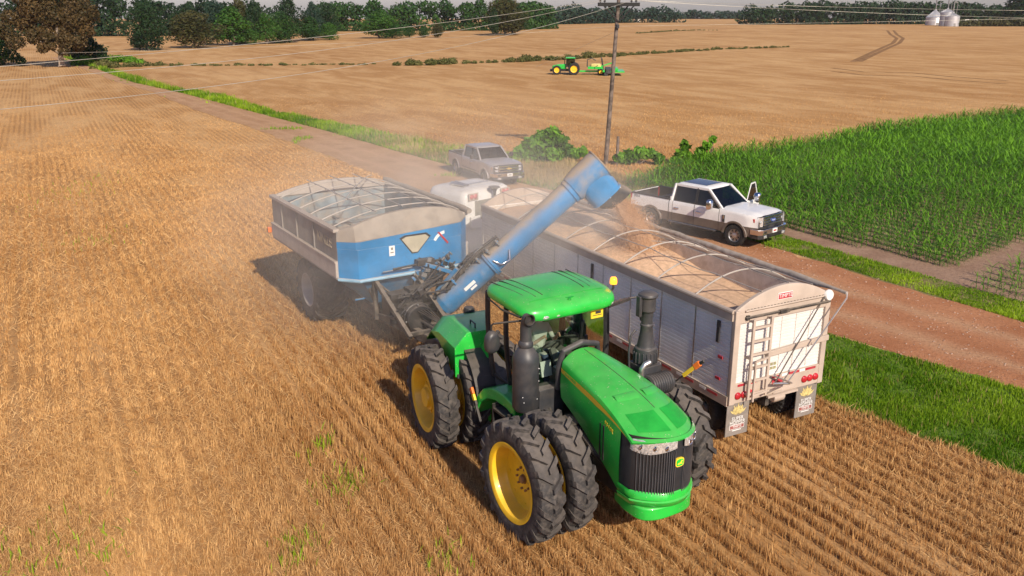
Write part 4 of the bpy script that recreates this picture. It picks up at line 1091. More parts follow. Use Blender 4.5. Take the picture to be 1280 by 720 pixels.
for c_, d_ in (((0, -.235, 2.32), (1.25, .02, .62)), ((-1.105, .55, 2.15), (.02, .85, .62)), ((1.105, .55, 2.15), (.02, .85, .62)), ((0, 1.715, 2.3), (1.8, .04, .6))): b = MB(); b.box(c_, d_); b.build('cab_window', M_['dustyglass'], cab, bevel=.02)
for sx in (1, -1):
    for dx in (.78, .62):
        b = MB(); b.lathe([(0, -.31), (.05, -.305), (.085, -.28), (.095, -.22)], 16, o=(sx * dx, .03, 2.78), axis='y')
        b.build('roof_lamp', pmat('pinkish_lamp', (.50, .12, .12), .3, var=.2, side=.2), semi, 50)
    b = MB(); b.box((sx * .70, -.235, 2.78), (.42, .03, .24)); b.build('lamp_bracket', M_['tan'], semi, bevel=.03)
b = MB(); b.tube([(.10, -.38, 1.1), (.10, -.38, 2.86)], .05, 10); b.tube([(.10, -.38, 2.86), (.10, -.36, 3.0)], [.05, .14], 14); b.lathe([(.0, 3.04), (.17, 3.03), (.20, 3.0), (.16, 2.98)], 18, o=(.10, -.36, 0))
b.build('air_stack', M_['grey'], semi, 50)
b = MB(); b.box((0, 2.6, 1.35), (1.7, 1.9, .95)); b.box((0, 3.58, 1.3), (1.2, .06, .7), mi=1); b.box((0, 3.7, .65), (2.2, .15, .35), mi=1); b.build('bonnet', [M_['cabwhite'], M_['chrome']], semi, bevel=.12, seg=3)
b = MB(); b.tube([(-.6, .5, 3.02), (.6, .5, 3.02)], .03, 8); b.lathe([(.03, -.3), (.06, .25), (.09, .3)], 12, o=(-.62, .6, 3.05), axis='y'); b.lathe([(.03, -.3), (.06, .25), (.09, .3)], 12, o=(-.45, .6, 3.05), axis='y'); b.build('air_horn', M_['alu'], semi, 50)
b = MB(); 
for sx in (1, -1): b.box((sx * .45, -.6, .85), (.12, 7.0, .25)); b.lathe([(0, -.7), (.28, -.7), (.3, -.66), (.3, .66), (.28, .7), (0, .7)], 18, o=(sx * .85, .6, .75), axis='y')
b.box((0, -2.0, 1.02), (.9, .9, .12)); b.build('frame', M_['frame'], semi, bevel=.01)
b = MB(); b.box((-.66, -.28, 1.95), (.42, .05, .40)); b.build('cab_panel', M_['cabwhite'], semi, bevel=.02)
for y, xx in ((2.9, (1.0,)), (-1.6, (1.0, .7)), (-2.9, (1.0, .7))):
    for sx in (1, -1):
        for x in xx: set_wheel(semi, sx * x, y, .52, 0 if sx > 0 else pi, RIM_T, TY_TR, None, roll=y)
for sx in (1, -1):
    b = MB(); b.tube([(sx * 1.1, 1.5, 2.4), (sx * 1.35, 1.55, 2.4), (sx * 1.35, 1.55, 1.8), (sx * 1.1, 1.5, 1.8)], .015, 6); b.box((sx * 1.36, 1.53, 2.1), (.2, .08, .45)); b.build('mirror', M_['chrome'], semi, bevel=.01)
# ================================================================== pickups
TY_PK = tyre_mesh('tyre', .43, .245, .29, 30, M_['tyre2'], lug=.014, lugw=.045, sweep=.12)
def alloy_mesh(name, mat, spokes=8):
    b = MB(); b.lathe([(.245, -.13), (.262, -.14), (.24, -.10), (.225, .02), (.24, .10), (.262, .135), (.258, .142), (.238, .13), (.225, .10)], 36, axis='x')
    b.lathe([(.09, .06), (.085, .10), (.055, .115), (0, .118)], 24, axis='x'); b.lathe([(.225, .02), (.09, .02)], 24, axis='x', mi=1)
    for k in range(spokes):
        a = 2 * pi * k / spokes; R = Matrix.Rotation(a, 3, 'X')
        for q in (-.022, .022): b.box(R @ Vector((.085, .16, q)), (.03, .16, .022), R)
        b.box(R @ Vector((.09, .215, 0)), (.03, .035, .07), R)
    return b.mesh(name, [mat, M_['black']], 35)
def pickup(name, label, loc, yaw, S, P, door_open=False):
    """P: paint dict. Local x right, y forward, z up; wheelbase 4.06 (scaled by P['wb'])"""
    root = thing(name, label, 'pickup truck', loc, yaw, scale=S)
    wb = P['wb']; yf, yr = wb / 2, -wb / 2; fr, rr_ = P['front'], P['rear']; HB = P['belt']; W = 1.0; ar = .50
    body, low = P['body'], P['low']; zs = P.get('split', .80)
    def halfw(z): return W - .035 * max(0, (z - .95) / .4) ** 1.5 - .04 * max(0, (.75 - z) / .35) ** 1.5
    def zbot(y):
        z = .50
        for c in (yf, yr):
            d = abs(y - c)
            if d < ar: z = max(z, .43 + sqrt(ar * ar - d * d))
        return z
    def stations(y0, y1, step=.06):
        s = set(np.arange(y0, y1, step).round(3).tolist() + [y1])
        for c in (yf, yr):
            for a in np.linspace(0, pi, 19):
                q = c + ar * cos(a) * .999
                if y0 < q < y1: s.add(round(q, 4))
        return sorted(s)
    def skin(b, y0, y1, ztop, off=0., both=(1, -1), zlow=None, mi0=0, mi1=1):
        for sx in both:
            rows = []
            for y in stations(y0, y1):
                zb = zbot(y) if zlow is None else max(zbot(y), zlow); zt = ztop(y) if callable(ztop) else ztop
                levels = [zb] + [max(zb + .001 * k, zz) for k, zz in enumerate((zs - .002, zs + .002), 1)] + [zb + (zt - zb) * t for t in (.62, .8, .93, 1)]
                levels.sort()
                taper = 1 - .10 * smoothstep(fr - .75, fr, y) ** 2 - .01 * smoothstep(rr_ + .3, rr_, y)
                r = [(sx * (halfw(z) * taper + off - (.02 if k == len(levels) - 1 else 0)), float(y), float(z)) for k, z in enumerate(levels)]
                r.insert(0, (sx * (halfw(zb) * taper - .07), float(y), zb + .0))
                rows.append(r)
            n = len(b.f); b.grid(rows if sx < 0 else [r[::-1] for r in rows])
            for k in range(n, len(b.f)):
                zc = sum(b.v[i].z for i in b.f[k]) / 4; b.m[k] = mi0 if zc > zs else mi1
    hoodz = lambda y: HB + .02 - .05 * smoothstep(yf - .4, fr, y) - .045 * float(smoothstep(fr - .35, fr, y))
    cy1 = P['cowl']; cy0 = P['cabback']     # cab from cy0 to cy1
    # front clip
    b = MB(); skin(b, cy1 + .004, fr, hoodz)
    rows = []
    for i in range(14):
        y = cy1 - .05 + (fr - cy1 + .05) * i / 13; tp = 1 - .10 * float(smoothstep(fr - .75, fr, y)) ** 2
        rows.append([(x * (halfw(HB) - .02) * tp, y - .05 * x * x * (i == 13), hoodz(y) + .065 * (1 - abs(x) ** 3) * (1 - .4 * float(smoothstep(fr - .3, fr, y))) + (.012 if .45 < abs(x) < .8 else 0)) for x in [k / 10 - 1 for k in range(21)]])
    b.grid(rows)
    b.grid([[(x * .88, fr - .0 - .06 * x * x, hoodz(fr) + .02), (x * .88, fr - .02 - .06 * x * x, .62)][::-1] for x in [k / 8 - 1 for k in range(17)]], 2)
    b.build('front_body', [body, low, M_['black']], root, 35, weld=True)
    # cab lower
    b = MB(); skin(b, cy0, cy0 + .165, HB, 0.); skin(b, cy0 + .165, cy1, HB, -.018, mi0=2, mi1=2)
    b.box((0, (cy0 + cy1) / 2, .62), (1.8, cy1 - cy0, .25), mi=2); b.grid([[(-W * .95, cy0, HB - .01), (W * .95, cy0, HB - .01)], [(-W * .95, cy1, HB - .01), (W * .95, cy1, HB - .01)]][::-1], 2)
    b.box((0, cy0 + .03, (HB + .5) / 2 + .2), (1.86, .05, HB - .6), mi=0)
    b.build('cab_body', [body, low, M_['black']], root, 35)
    # bed
    b = MB(); BZ = P['bed']; skin(b, rr_, cy0 - .03, BZ)
    for sx in (1, -1):
        b.box((sx * .92, (rr_ + cy0) / 2, BZ - .01), (.13, cy0 - .03 - rr_, .05), mi=2)
        b.box((sx * .87, (rr_ + cy0) / 2, BZ - .28), (.03, cy0 - .05 - rr_, .54), mi=2); b.box((sx * .74, yr, BZ - .45), (.26, 1.0, .22), mi=2)
    b.box((0, (rr_ + cy0) / 2, BZ - .54), (1.76, cy0 - rr_ - .05, .05), mi=2); b.box((0, cy0 - .06, BZ - .27), (1.78, .05, .54), mi=2)
    if P.get('toolbox'): b.box((-.05, cy0 - .38, BZ - .12), (1.2, .5, .22), mi=2); b.box((.2, cy0 - .9, BZ - .3), (.9, .3, .3), mi=2)
    bd = b.build('bed', [body, low, P['bedliner']], root, 35)
    b = MB(); b.box((0, rr_ - .01, BZ - .27), (1.62, .07, .56)); b.box((0, rr_ - .05, BZ - .14), (.3, .02, .08), mi=1); b.box((0, rr_ + .034, BZ - .27), (1.6, .016, .50), mi=1); b.box((0, rr_ - .0, BZ + .014), (1.6, .08, .012), mi=1); b.build('tailgate', [body, M_['black']], root, bevel=.02)
    for sx in (1, -1):
        b = MB(); b.box((sx * .915, rr_ - .0, BZ - .28), (.13, .10, .50)); b.build('tail_light', M_['red'], root, bevel=.02)
    b = MB(); b.box((0, rr_ - .13, .66), (1.84, .16, .20)); b.build('rear_bumper', M_['chrome'], root, bevel=.03)
    # greenhouse -------------------------------------------------------------
    RZ = P['roof']; gw0, gw1 = .90, .73; fx = P['rake']; bx = .10
    def gp(y, z):   # half width at height z
        t = (z - HB) / (RZ - HB); return gw0 + (gw1 - gw0) * t
    ywf = lambda z: cy1 + .12 - (cy1 + .12 - fx) * (z - HB) / (RZ - .05 - HB)
    ywb = lambda z: cy0 + .05 + bx * (z - HB) / (RZ - HB)
    b = MB(); n = 40
    def rr(z, k):
        y0, y1 = ywb(z), ywf(z); c, l, w = (y0 + y1) / 2, (y1 - y0) / 2 * k, gp(0, z) * k
        return [(w * math.copysign(abs(cos(2 * pi * i / n)) ** .22, cos(2 * pi * i / n)), c + l * math.copysign(abs(sin(2 * pi * i / n)) ** .22, sin(2 * pi * i / n)), z) for i in range(n)]
    zt = RZ - .09
    b.loft([rr(zt, 1.0), rr(RZ - .05, 1.0), rr(RZ - .02, .96), rr(RZ, .88), rr(RZ + .015, .5), rr(RZ + .018, .05)], caps=True)
    roof = b.build('roof', body, root, 50, weld=True)
    if P.get('sunroof'):
        b = MB(); yc = (ywb(zt) + ywf(zt)) / 2
        b.grid([[(x, yc + y, RZ + .024 - .014 * (abs(x) / .62) ** 2) for x in (-.52, -.28, 0, .28, .52)] for y in (-.62, -.25, .25, .52)]); 
        b.build('sunroof', pmat('sunroof_glass', (.020, .024, .05), .18, var=.05, spec=.5), roof)
    b = MB()   # pillars
    for sx in (1, -1):
        for fy, th in ((ywf, .05), (ywb, .075)):
            b.beam((sx * (gp(0, HB) - .03), fy(HB) - .02 * (fy is ywf), HB - .02), (sx * (gp(0, zt) - .02), fy(zt), zt + .03), th * 1.6, th * 1.6)
        ym = P['bpillar']
        b.beam((sx * (gp(0, HB) - .03), ym, HB - .02), (sx * (gp(0, zt) - .02), ym, zt + .02), .05, .10, mi=1)
        b.beam((sx * (gp(0, zt) + .002), ywb(zt) - .02, zt + .01), (sx * (gp(0, zt) + .002), ywf(zt) + .03, zt + .01), .06, .10)
    b.beam((-gp(0, HB), ywb(HB), HB), (gp(0, HB), ywb(HB), HB), .06, .06)
    b.build('pillars', [body, M_['black']], root, bevel=.012)
    gl = P['glass']
    b = MB(); b.grid([[(k / 8 * (gp(0, z) - .04), ywf(z) + .03 * (1 - (k / 8) ** 2) + .01, z) for k in range(-8, 9)] for z in (HB + .0, (HB + zt) / 2, zt + .01)][::-1]); ws = b.build('windscreen', gl, root, 60)
    b = MB(); b.beam((-.1, ywf(HB) + .06, HB + .02), (.62, ywf(HB + .12) + .07, HB + .08), .02, .02); b.beam((-.75, ywf(HB) + .06, HB + .02), (-.1, ywf(HB + .12) + .07, HB + .08), .02, .02); b.box((0, ywf(HB) + .10, HB - .0), (1.6, .12, .03)); b.build('wipers', M_['black'], ws)
    b = MB(); b.grid([[(k / 4 * (gp(0, z) - .05), ywb(z) - .01, z) for k in range(-4, 5)] for z in (HB + .05, zt)]); b.build('rear_window', gl, root, 60)
    # seats and dash seen through the glass
    b = MB(); b.box((0, ywf(HB) - .22, HB - .06), (1.5, .4, .2)); b.build('dashboard', M_['interior'], root, bevel=.03)
    for sx in (.42, -.42):
        for yy in (P['bpillar'] + .10, P['bpillar'] - .85): b = MB(); b.box((sx, yy, HB + .05), (.5, .16, .62)); b.box((sx, yy, HB + .42), (.26, .12, .16)); b.build('seat', M_['interior'], root, bevel=.03)
    b = MB(); b.tube([(-.42 + .17 * cos(2 * pi * i / 16), ywf(HB) - .55, HB + .08 + .17 * sin(2 * pi * i / 16)) for i in range(16)], .018, 6, closed=True); b.build('steering_wheel', M_['black'], root, 50)
    # doors
    yb_ = P['bpillar']; spans = (('front_door', yb_ + .014, cy1 - .014), ('rear_door', cy0 + .185, yb_ - .014))
    for nm, y0, y1 in spans:
        for sx in (1, -1):
            opened = door_open and nm == 'front_door' and sx < 0
            b = MB(); skin(b, y0, y1, HB + .005, .004, (sx,), .53)
            if opened:
                b.box((sx * .90, (y0 + y1) / 2, .9), (.05, y1 - y0 - .05, .7), mi=2)
            d = b.build(nm, [body, low, M_['interior']], root, 35)
            w = MB(); zz = [HB + .015, zt - .005]; m = .05
            def wy(y, z, front):
                if front: return min(y, ywf(z) - .06)
                return max(y, ywb(z) + .09)
            A = [(sx * (gp(0, z) + .012), wy(y0 + m, z, False) if nm == 'rear_door' else y0 + m * .6, z) for z in zz]; Bp = [(sx * (gp(0, z) + .012), wy(y1 - m, z, True) if nm == 'front_door' else y1 - m * .6, z) for z in zz]
            q = [A[0], Bp[0], Bp[1], A[1]]
            w.add(q if sx > 0 else q[::-1], [(0, 1, 2, 3)]); w.add([(x - sx * .012, y, z) for x, y, z in (q[::-1] if sx > 0 else q)], [(0, 1, 2, 3)])
            wi = w.build('window', gl, d)
            t = MB()
            for a_, b_ in zip(q, q[1:] + q[:1]): t.beam((a_[0] - sx * .0, a_[1], a_[2]), (b_[0] - sx * .0, b_[1], b_[2]), .03, .03 if not opened else .05)
            t.build('window_frame', M_['black'] if not opened else body, d)
            h = MB(); h.beam((sx * (halfw(1.05) + .03), y0 + .10, 1.06), (sx * (halfw(1.05) + .03), y0 + .30, 1.06), .03, .035); h.box((sx * (halfw(1.05) + .008), y0 + .2, 1.06), (.02, .24, .07)); h.build('handle', P['trim'], d, bevel=.008)
            if nm == 'front_door':
                mm = MB(); my = y1 - .28; mz = HB + .16
                mm.beam((sx * .90, my, HB + .06), (sx * 1.18, my + .03, mz - .02), .06, .05, mi=1); mm.beam((sx * .90, my, HB + .16), (sx * 1.18, my + .03, mz + .06), .06, .04, mi=1)
                s_ = P['mirror']; mm.loft([[(sx * 1.24 + .12 * s_ * q2 * math.copysign(abs(cos(2 * pi * i / 20)) ** .5, cos(2 * pi * i / 20)), my + yy, mz + .02 + .17 * s_ * q2 * math.copysign(abs(sin(2 * pi * i / 20)) ** .5, sin(2 * pi * i / 20))) for i in range(20)] for q2, yy in ((1, -.06), (1.02, .02), (.85, .09), (.4, .12))], mi=0)
                mm.build('mirror', [P['mirrormat'], M_['black']], d, 50)
            if opened:
                hinge = Vector((-.97, y1, 0)); ang = radians(80)   # hinged at its front edge, swung out
                R = Matrix.Translation(hinge) @ Matrix.Rotation(-ang, 4, 'Z') @ Matrix.Translation(-hinge)
                d.matrix_local = R
    # nose: grille, lamps, bumper
    gz0, gz1 = P['grille']; 
    b = MB(); b.box((0, fr + .005, (gz0 + gz1) / 2), (1.12, .08, gz1 - gz0), mi=1)
    t = .06
    for z in (gz0, gz1): b.box((0, fr + .03, z), (1.16, .07, t), mi=0)
    for sx in (1, -1): b.box((sx * .56, fr + .02, (gz0 + gz1) / 2), (t, .07, gz1 - gz0), mi=0)
    for k in range(1, P['bars'] + 1): b.box((0, fr + .04, gz0 + (gz1 - gz0) * k / (P['bars'] + 1)), (1.10, .05, P['barw']), mi=0)
    for k in range(5): b.box((0, fr + .035, gz0 + (gz1 - gz0) * (k + .5) / 5), (1.08, .02, .012), mi=2)
    gr = b.build('grille', [P['trim'], M_['black'], M_['chain']], root, bevel=.012)
    zc = (gz0 + gz1) / 2
    if P['badge'] == 'oval':
        b = MB(); e = [(cos(2 * pi * i / 28), sin(2 * pi * i / 28)) for i in range(28)]
        b.prism([(c * .175, zc + s * .08) for c, s in e], 'y', fr + .04, fr + .085, 0); b.prism([(c * .160, zc + s * .066) for c, s in e], 'y', fr + .08, fr + .09, 1)
        em_ = b.build('emblem', [M_['chrome'], pmat('emblem_blue', (.02, .06, .28), .3)], gr); text('lettering', 'Ford', .10, M_['white'], em_, frame((0, fr + .092, zc), (-1, 0, 0), (0, 0, 1)), .001)
    else:
        b = MB(); bt = [(-.17, -.025), (-.13, .03), (-.05, .03), (-.05, .055), (.07, .055), (.07, .03), (.17, .03), (.13, -.03), (.05, -.03), (.05, -.055), (-.07, -.055), (-.07, -.03)]
        b.prism([(x, zc + z) for x, z in bt], 'y', fr + .06, fr + .085); b.build('emblem', pmat('gold_badge', (.65, .45, .12), .3, metal=.6), gr)
    for sx in (1, -1):
        b = MB(); zz0, zz1 = P['lamp']
        for k, (za, zb) in enumerate(P['lampsplit']):
            b.loft([[(sx * .615, fr + .02, za), (sx * .87, fr - .07, za), (sx * .915, fr - .26, za + .02), (sx * .915, fr - .26, zb), (sx * .87, fr - .07, zb), (sx * .615, fr + .02, zb)], [(sx * .60, fr - .10, za), (sx * .80, fr - .15, za), (sx * .85, fr - .27, za + .02), (sx * .85, fr - .27, zb), (sx * .80, fr - .15, zb), (sx * .60, fr - .10, zb)]])
            b.ball((sx * .72, fr + .0, (za + zb) / 2), (.07, .02, .05), 12, 8)
        hl = b.build('headlight', M_['lamp'], root, 30, weld=True)
        b = MB(); b.box((sx * .917, fr - .20, (zz0 + zz1) / 2 + .04), (.02, .10, .14)); b.build('indicator', M_['red'] if P['badge'] == 'oval' else M_['amber2'], hl, bevel=.01)
    b = MB(); pl = [(-.98, fr - .28), (-.96, fr + .06), (-.80, fr + .17), (.80, fr + .17), (.96, fr + .06), (.98, fr - .28), (.9, fr - .28), (.88, fr), (-.88, fr), (-.9, fr - .28)]
    b.prism(pl, 'z', .60, .80); b.prism([(x * .98, y - .01) for x, y in pl], 'z', .44, .595, 1); b.box((0, fr + .15, .55), (.9, .08, .12), mi=1)
    for sx in (1, -1): b.box((sx * .62, fr + .165, .69), (.2, .02, .09), mi=1); b.box((sx * .62, fr + .155, .52), (.18, .06, .10), mi=2)
    bp = b.build('front_bumper', [M_['chrome'], P['valance'], M_['lamp']], root, bevel=.025)
    b = MB(); b.box((0, fr + .185, .69), (.31, .012, .155)); b.box((0, fr + .192, .69), (.2, .004, .06), mi=1); b.build('number_plate', [M_['white'], P.get('platecol', M_['red'])], bp)
    # arches, sills, flares
    for c in (yf, yr):
        for sx in (1, -1):
            b = MB(); rows = []
            for a in np.linspace(radians(4), radians(176), 22):
                r0, r1 = ar - .012, ar + .075; x = sx * (W + .022)
                rows.append([(sx * (W - .05), c + r0 * cos(a), .43 + r0 * sin(a)), (x, c + r0 * cos(a), .43 + r0 * sin(a)), (x, c + (r1 - .02) * cos(a), .43 + (r1 - .02) * sin(a)), (sx * (W - .02), c + r1 * cos(a), .43 + r1 * sin(a))])
            b.grid(rows if sx < 0 else [r[::-1] for r in rows]); b.build('wheel_arch', P['flare'], root, 40)
    b = MB()
    for c in (yf, yr): b.box((0, c, .72), (1.5, 1.15, .6)); b.lathe([(.08, -.85), (.08, .85)], 10, o=(0, c, .43), axis='x')
    b.box((0, 0, .56), (1.1, wb + 1.2, .18))
    b.build('underbody', M_['black'], root)
    if P.get('boards'):
        for sx in (1, -1): b = MB(); b.box((sx * .98, (cy0 + cy1) / 2 - .05, .46), (.16, cy1 - cy0 - .1, .06)); b.box((sx * 1.0, (cy0 + cy1) / 2 - .05, .498), (.03, cy1 - cy0 - .1, .02), mi=1); b.build('running_board', [M_['black'], M_['chrome']], root, bevel=.015)
    if P.get('trimline'):
        for sx in (1, -1): b = MB(); b.box((sx * (W + .006), (cy0 + cy1) / 2 - .1, .66), (.025, cy1 - cy0 - .3, .035)); b.build('side_moulding', P['trimline'], root)
    if P.get('decal'):
        text('lettering', 'FX4', .17, M_['black'], bd, frame((W - .018, rr_ + .32, BZ - .13), (0, 1, 0), (0, 0, 1)), .004)
        b = MB(); b.box((W + .008, cy1 + .22, 1.02), (.03, .12, .28)); b.box((W + .016, cy1 + .22, 1.08), (.02, .05, .14), mi=1); b.build('fender_vent', [M_['grey'], M_['chrome']], root, bevel=.012)
    tm = alloy_mesh('wheel', P['wheelmat'], P['spokes'])
    for c in (yf, yr):
        for sx in (1, -1):
            set_wheel(root, sx * .845, c, .43, 0 if sx > 0 else pi, tm, TY_PK, None, roll=c * 2, steer=P['steer'] if c > 0 else 0)
    return root
M_['amber2'] = pmat('amber_lens', (.70, .28, .04), .25, coat=.6)
PG = glass_mat('pickup_glass', (.045, .06, .075), 1.3)
ptw = pmat('pickup_white', (.80, .79, .77), .3, var=.03, dust=.12, side=.05, coat=.6)
brown = pmat('lower_brown', (.115, .09, .074), .4, var=.08, dust=.3, side=.15, coat=.2)
pickup('pickup', 'white crew cab pickup with brown lower body and an open far door beside the corn', (7.95, 35.35, 0.01), -2.399, 1.01,
       dict(wb=4.06, front=3.0, rear=-3.12, belt=1.33, bed=1.38, roof=2.05, cowl=1.30, cabback=-1.12, bpillar=.12, rake=.55, split=.86, body=ptw, low=brown, flare=brown, bedliner=pmat('bed_liner', (.012, .012, .013), .6),
            sunroof=True, toolbox=True, glass=PG, trim=M_['chrome'], mirror=1.15, mirrormat=M_['chrome'], grille=(.93, 1.24), bars=2, barw=.05, badge='oval', lamp=(.90, 1.26),
            lampsplit=((.88, 1.24),), valance=M_['black'], boards=True, decal=True, wheelmat=M_['alu'], spokes=8, steer=0), door_open=True)
ptg = pmat('pickup_pewter', (.43, .41, .41), .32, metal=.35, var=.05, dust=.35, side=.15, coat=.5)
pickup('pickup', 'dusty pewter grey crew cab pickup parked by the green bushes', (-1.478, 47.742, 0.01), -2.667, .95,
       dict(wb=3.9, front=2.98, rear=-2.95, belt=1.26, bed=1.27, roof=1.92, cowl=1.22, cabback=-1.05, bpillar=.14, rake=.50, split=.3, body=ptg, low=ptg, flare=ptg, bedliner=M_['black'],
            glass=PG, trim=M_['chrome'], mirror=.72, mirrormat=M_['black'], grille=(.88, 1.16), bars=1, barw=.07, badge='bow', lamp=(.84, 1.16),
            lampsplit=((.85, .97), (1.0, 1.15)), valance=M_['grey'], trimline=M_['grey'], wheelmat=M_['alu'], spokes=6, steer=-.35, platecol=M_['grey']))
# ================================================================== land
CAMH, FOC, PITCH = 8.8, 1100., atan(348 / 1100)
def at(px, py, z=0.):
    """where the line of sight through a photo point meets the height z"""
    c, s = cos(PITCH), sin(PITCH); u = (px - 640) / FOC; v = (360 - py) / FOC
    d = Vector((u, c + v * s, -s + v * c)); t = (z - CAMH) / d.z
    return Vector((d.x * t, d.y * t, z))
HD = radians(27.6)          # drilling direction of the near field
rowd = np.array([-sin(HD), cos(HD)]); rowx = np.array([cos(HD), sin(HD)])
# ---- bands along the lane, given as (near edge, far edge) of each band, front to back
LANE_NEAR = [(17.0, 12.5), (12.4, 19.5), (8.9, 23.6), (4.3, 31), (-.2, 37.5), (-4.0, 43.2), (-10.5, 53.5), (-18.7, 66.8), (-29.5, 82.5), (-40, 100), (-51.5, 116.5), (-67.5, 142), (-89.5, 176)]
LANE_FAR = [(22.0, 14.0), (15.9, 23.0), (12.2, 29.4), (8.9, 35.2), (3.9, 42), (-2.6, 50.2), (-7.8, 57.8), (-14.0, 67.2), (-24.5, 82.0), (-36.0, 98.5), (-48.6, 115), (-65.4, 142), (-87, 176)]
GRASS_NEAR = [(13.5, 10.4), (9.4, 16.4), (7.0, 19.4), (6.6, 23), (3.6, 30)]        # strip between lane and near stubble
VERGE_FAR = [(24.0, 18.6), (16.6, 25.4), (13.6, 30.4), (11.3, 34.4), (9.0, 39.6), (7.4, 46.0), (4.5, 51.5), (-.5, 57.0), (-6.5, 62.0), (-14.2, 71.6), (-21.6, 80.5), (-31.0, 95.8), (-40.0, 105), (-51.9, 123), (-64, 142), (-84, 178)]
def poly_mask(P, poly):
    x, y = P[:, 0], P[:, 1]; ins = np.zeros(len(P), bool); n = len(poly)
    for i in range(n):
        x0, y0 = poly[i]; x1, y1 = poly[(i + 1) % n]
        if y0 == y1: continue
        c = ((y0 > y) != (y1 > y)) & (x < (x1 - x0) * (y - y0) / (y1 - y0) + x0); ins ^= c
    return ins
lane_poly = LANE_NEAR + LANE_FAR[::-1]
near_grass_poly = GRASS_NEAR + LANE_NEAR[3::-1]
verge_poly = LANE_FAR + VERGE_FAR[::-1]
corn_poly = [(15.7, 30.1), (12.9, 33.7), (10.6, 36.9), (8.6, 40.8), (5.9, 44.9), (8.8, 49.9), (13.6, 55.4), (19.5, 59.3), (27.3, 66.3), (43.5, 77.5), (62, 88), (58, 66), (34, 45)]
corn2_poly = [(14.9, 27.6), (16.2, 26.0), (20, 22), (30, 28), (21.5, 33.4), (16.5, 28.9)]
soil_poly = [(24.0, 18.6), (16.6, 25.4), (13.6, 30.4), (11.3, 34.4), (9.0, 39.6), (7.4, 46.0), (10.2, 50.4), (14.2, 56), (19.5, 60.2), (27.3, 67.2), (43.5, 78.5), (70, 94), (90, 60), (45, 22)]
# ---- smooth value noise in numpy for scattering
def vnoise(x, y, seed=0):
    r = np.random.default_rng(seed).random((256, 256)); xi = np.floor(x).astype(int); yi = np.floor(y).astype(int)
    fx = x - xi; fy = y - yi; fx = fx * fx * (3 - 2 * fx); fy = fy * fy * (3 - 2 * fy)
    g = lambda a, b: r[a % 256, b % 256]
    return (g(xi, yi) * (1 - fx) + g(xi + 1, yi) * fx) * (1 - fy) + (g(xi, yi + 1) * (1 - fx) + g(xi + 1, yi + 1) * fx) * fy
# ---- materials of the land
def ground_material():
    m, nt = new_mat('stubble_ground'); N = NT(nt)
    out = N.n('ShaderNodeOutputMaterial'); b = N.n('ShaderNodeBsdfPrincipled'); N.l(b.outputs[0], out.inputs[0])
    g = N.n('ShaderNodeNewGeometry').outputs['Position']
    r = N.mapping(g, rot=(0, 0, -HD))
    along = N.mapping(r, scale=(1, .05, 1))          # streaks along the rows
    big = N.noise(N.mapping(r, scale=(.05, .018, 1)), 1, 4, .55)
    mid = N.noise(N.mapping(r, scale=(.28, .10, 1)), 1, 4, .6, .5)
    streak = N.noise(N.mapping(r, scale=(1.1, .035, 1)), 1, 3, .6)
    fine = N.noise(N.mapping(r, scale=(7, 1.6, 1)), 1, 4, .7)
    speck = N.noise(g, 26, 3, .7)
    sepx = N.n('ShaderNodeSeparateXYZ'); N.l(r, sepx.inputs[0])
    w = N.math('COSINE', N.math('MULTIPLY', sepx.outputs[0], 2 * pi / .36))
    w = N.math('MULTIPLY', w, -1)
    c = N.mix(N.ramp(big, .30, .70), (.45, .228, .076), (.60, .345, .140))
    c = N.mix(N.math('MULTIPLY', N.ramp(mid, .35, .7), .55), c, (.64, .42, .21))
    c = N.mix(N.math('MULTIPLY', N.ramp(streak, .50, .74), .34), c, (.32, .175, .070))
    med = N.noise(g, 1.1, 5, .75)
    c = N.mix(N.math('MULTIPLY', N.ramp(med, .42, .66), .20), c, (.27, .150, .062))
    c = N.mix(N.math('MULTIPLY', N.math('MULTIPLY', N.ramp(w, -.5, .9), N.ramp(mid, .62, .38)), .46), c, (.20, .105, .048))
    c = N.mix(N.math('MULTIPLY', N.ramp(fine, .48, .75), .5), c, (.26, .15, .07))
    c = N.mix(N.math('MULTIPLY', N.ramp(speck, .5, .8), .5), c, (.62, .44, .25))
    N.l(c, b.inputs['Base Color']); b.inputs['Roughness'].default_value = .95; b.inputs['Specular IOR Level'].default_value = .1
    h = N.math('ADD', N.math('MULTIPLY', w, .4), N.math('MULTIPLY', fine, 1.2))
    N.l(N.bump(h, .6, .08), b.inputs['Normal'])
    return m
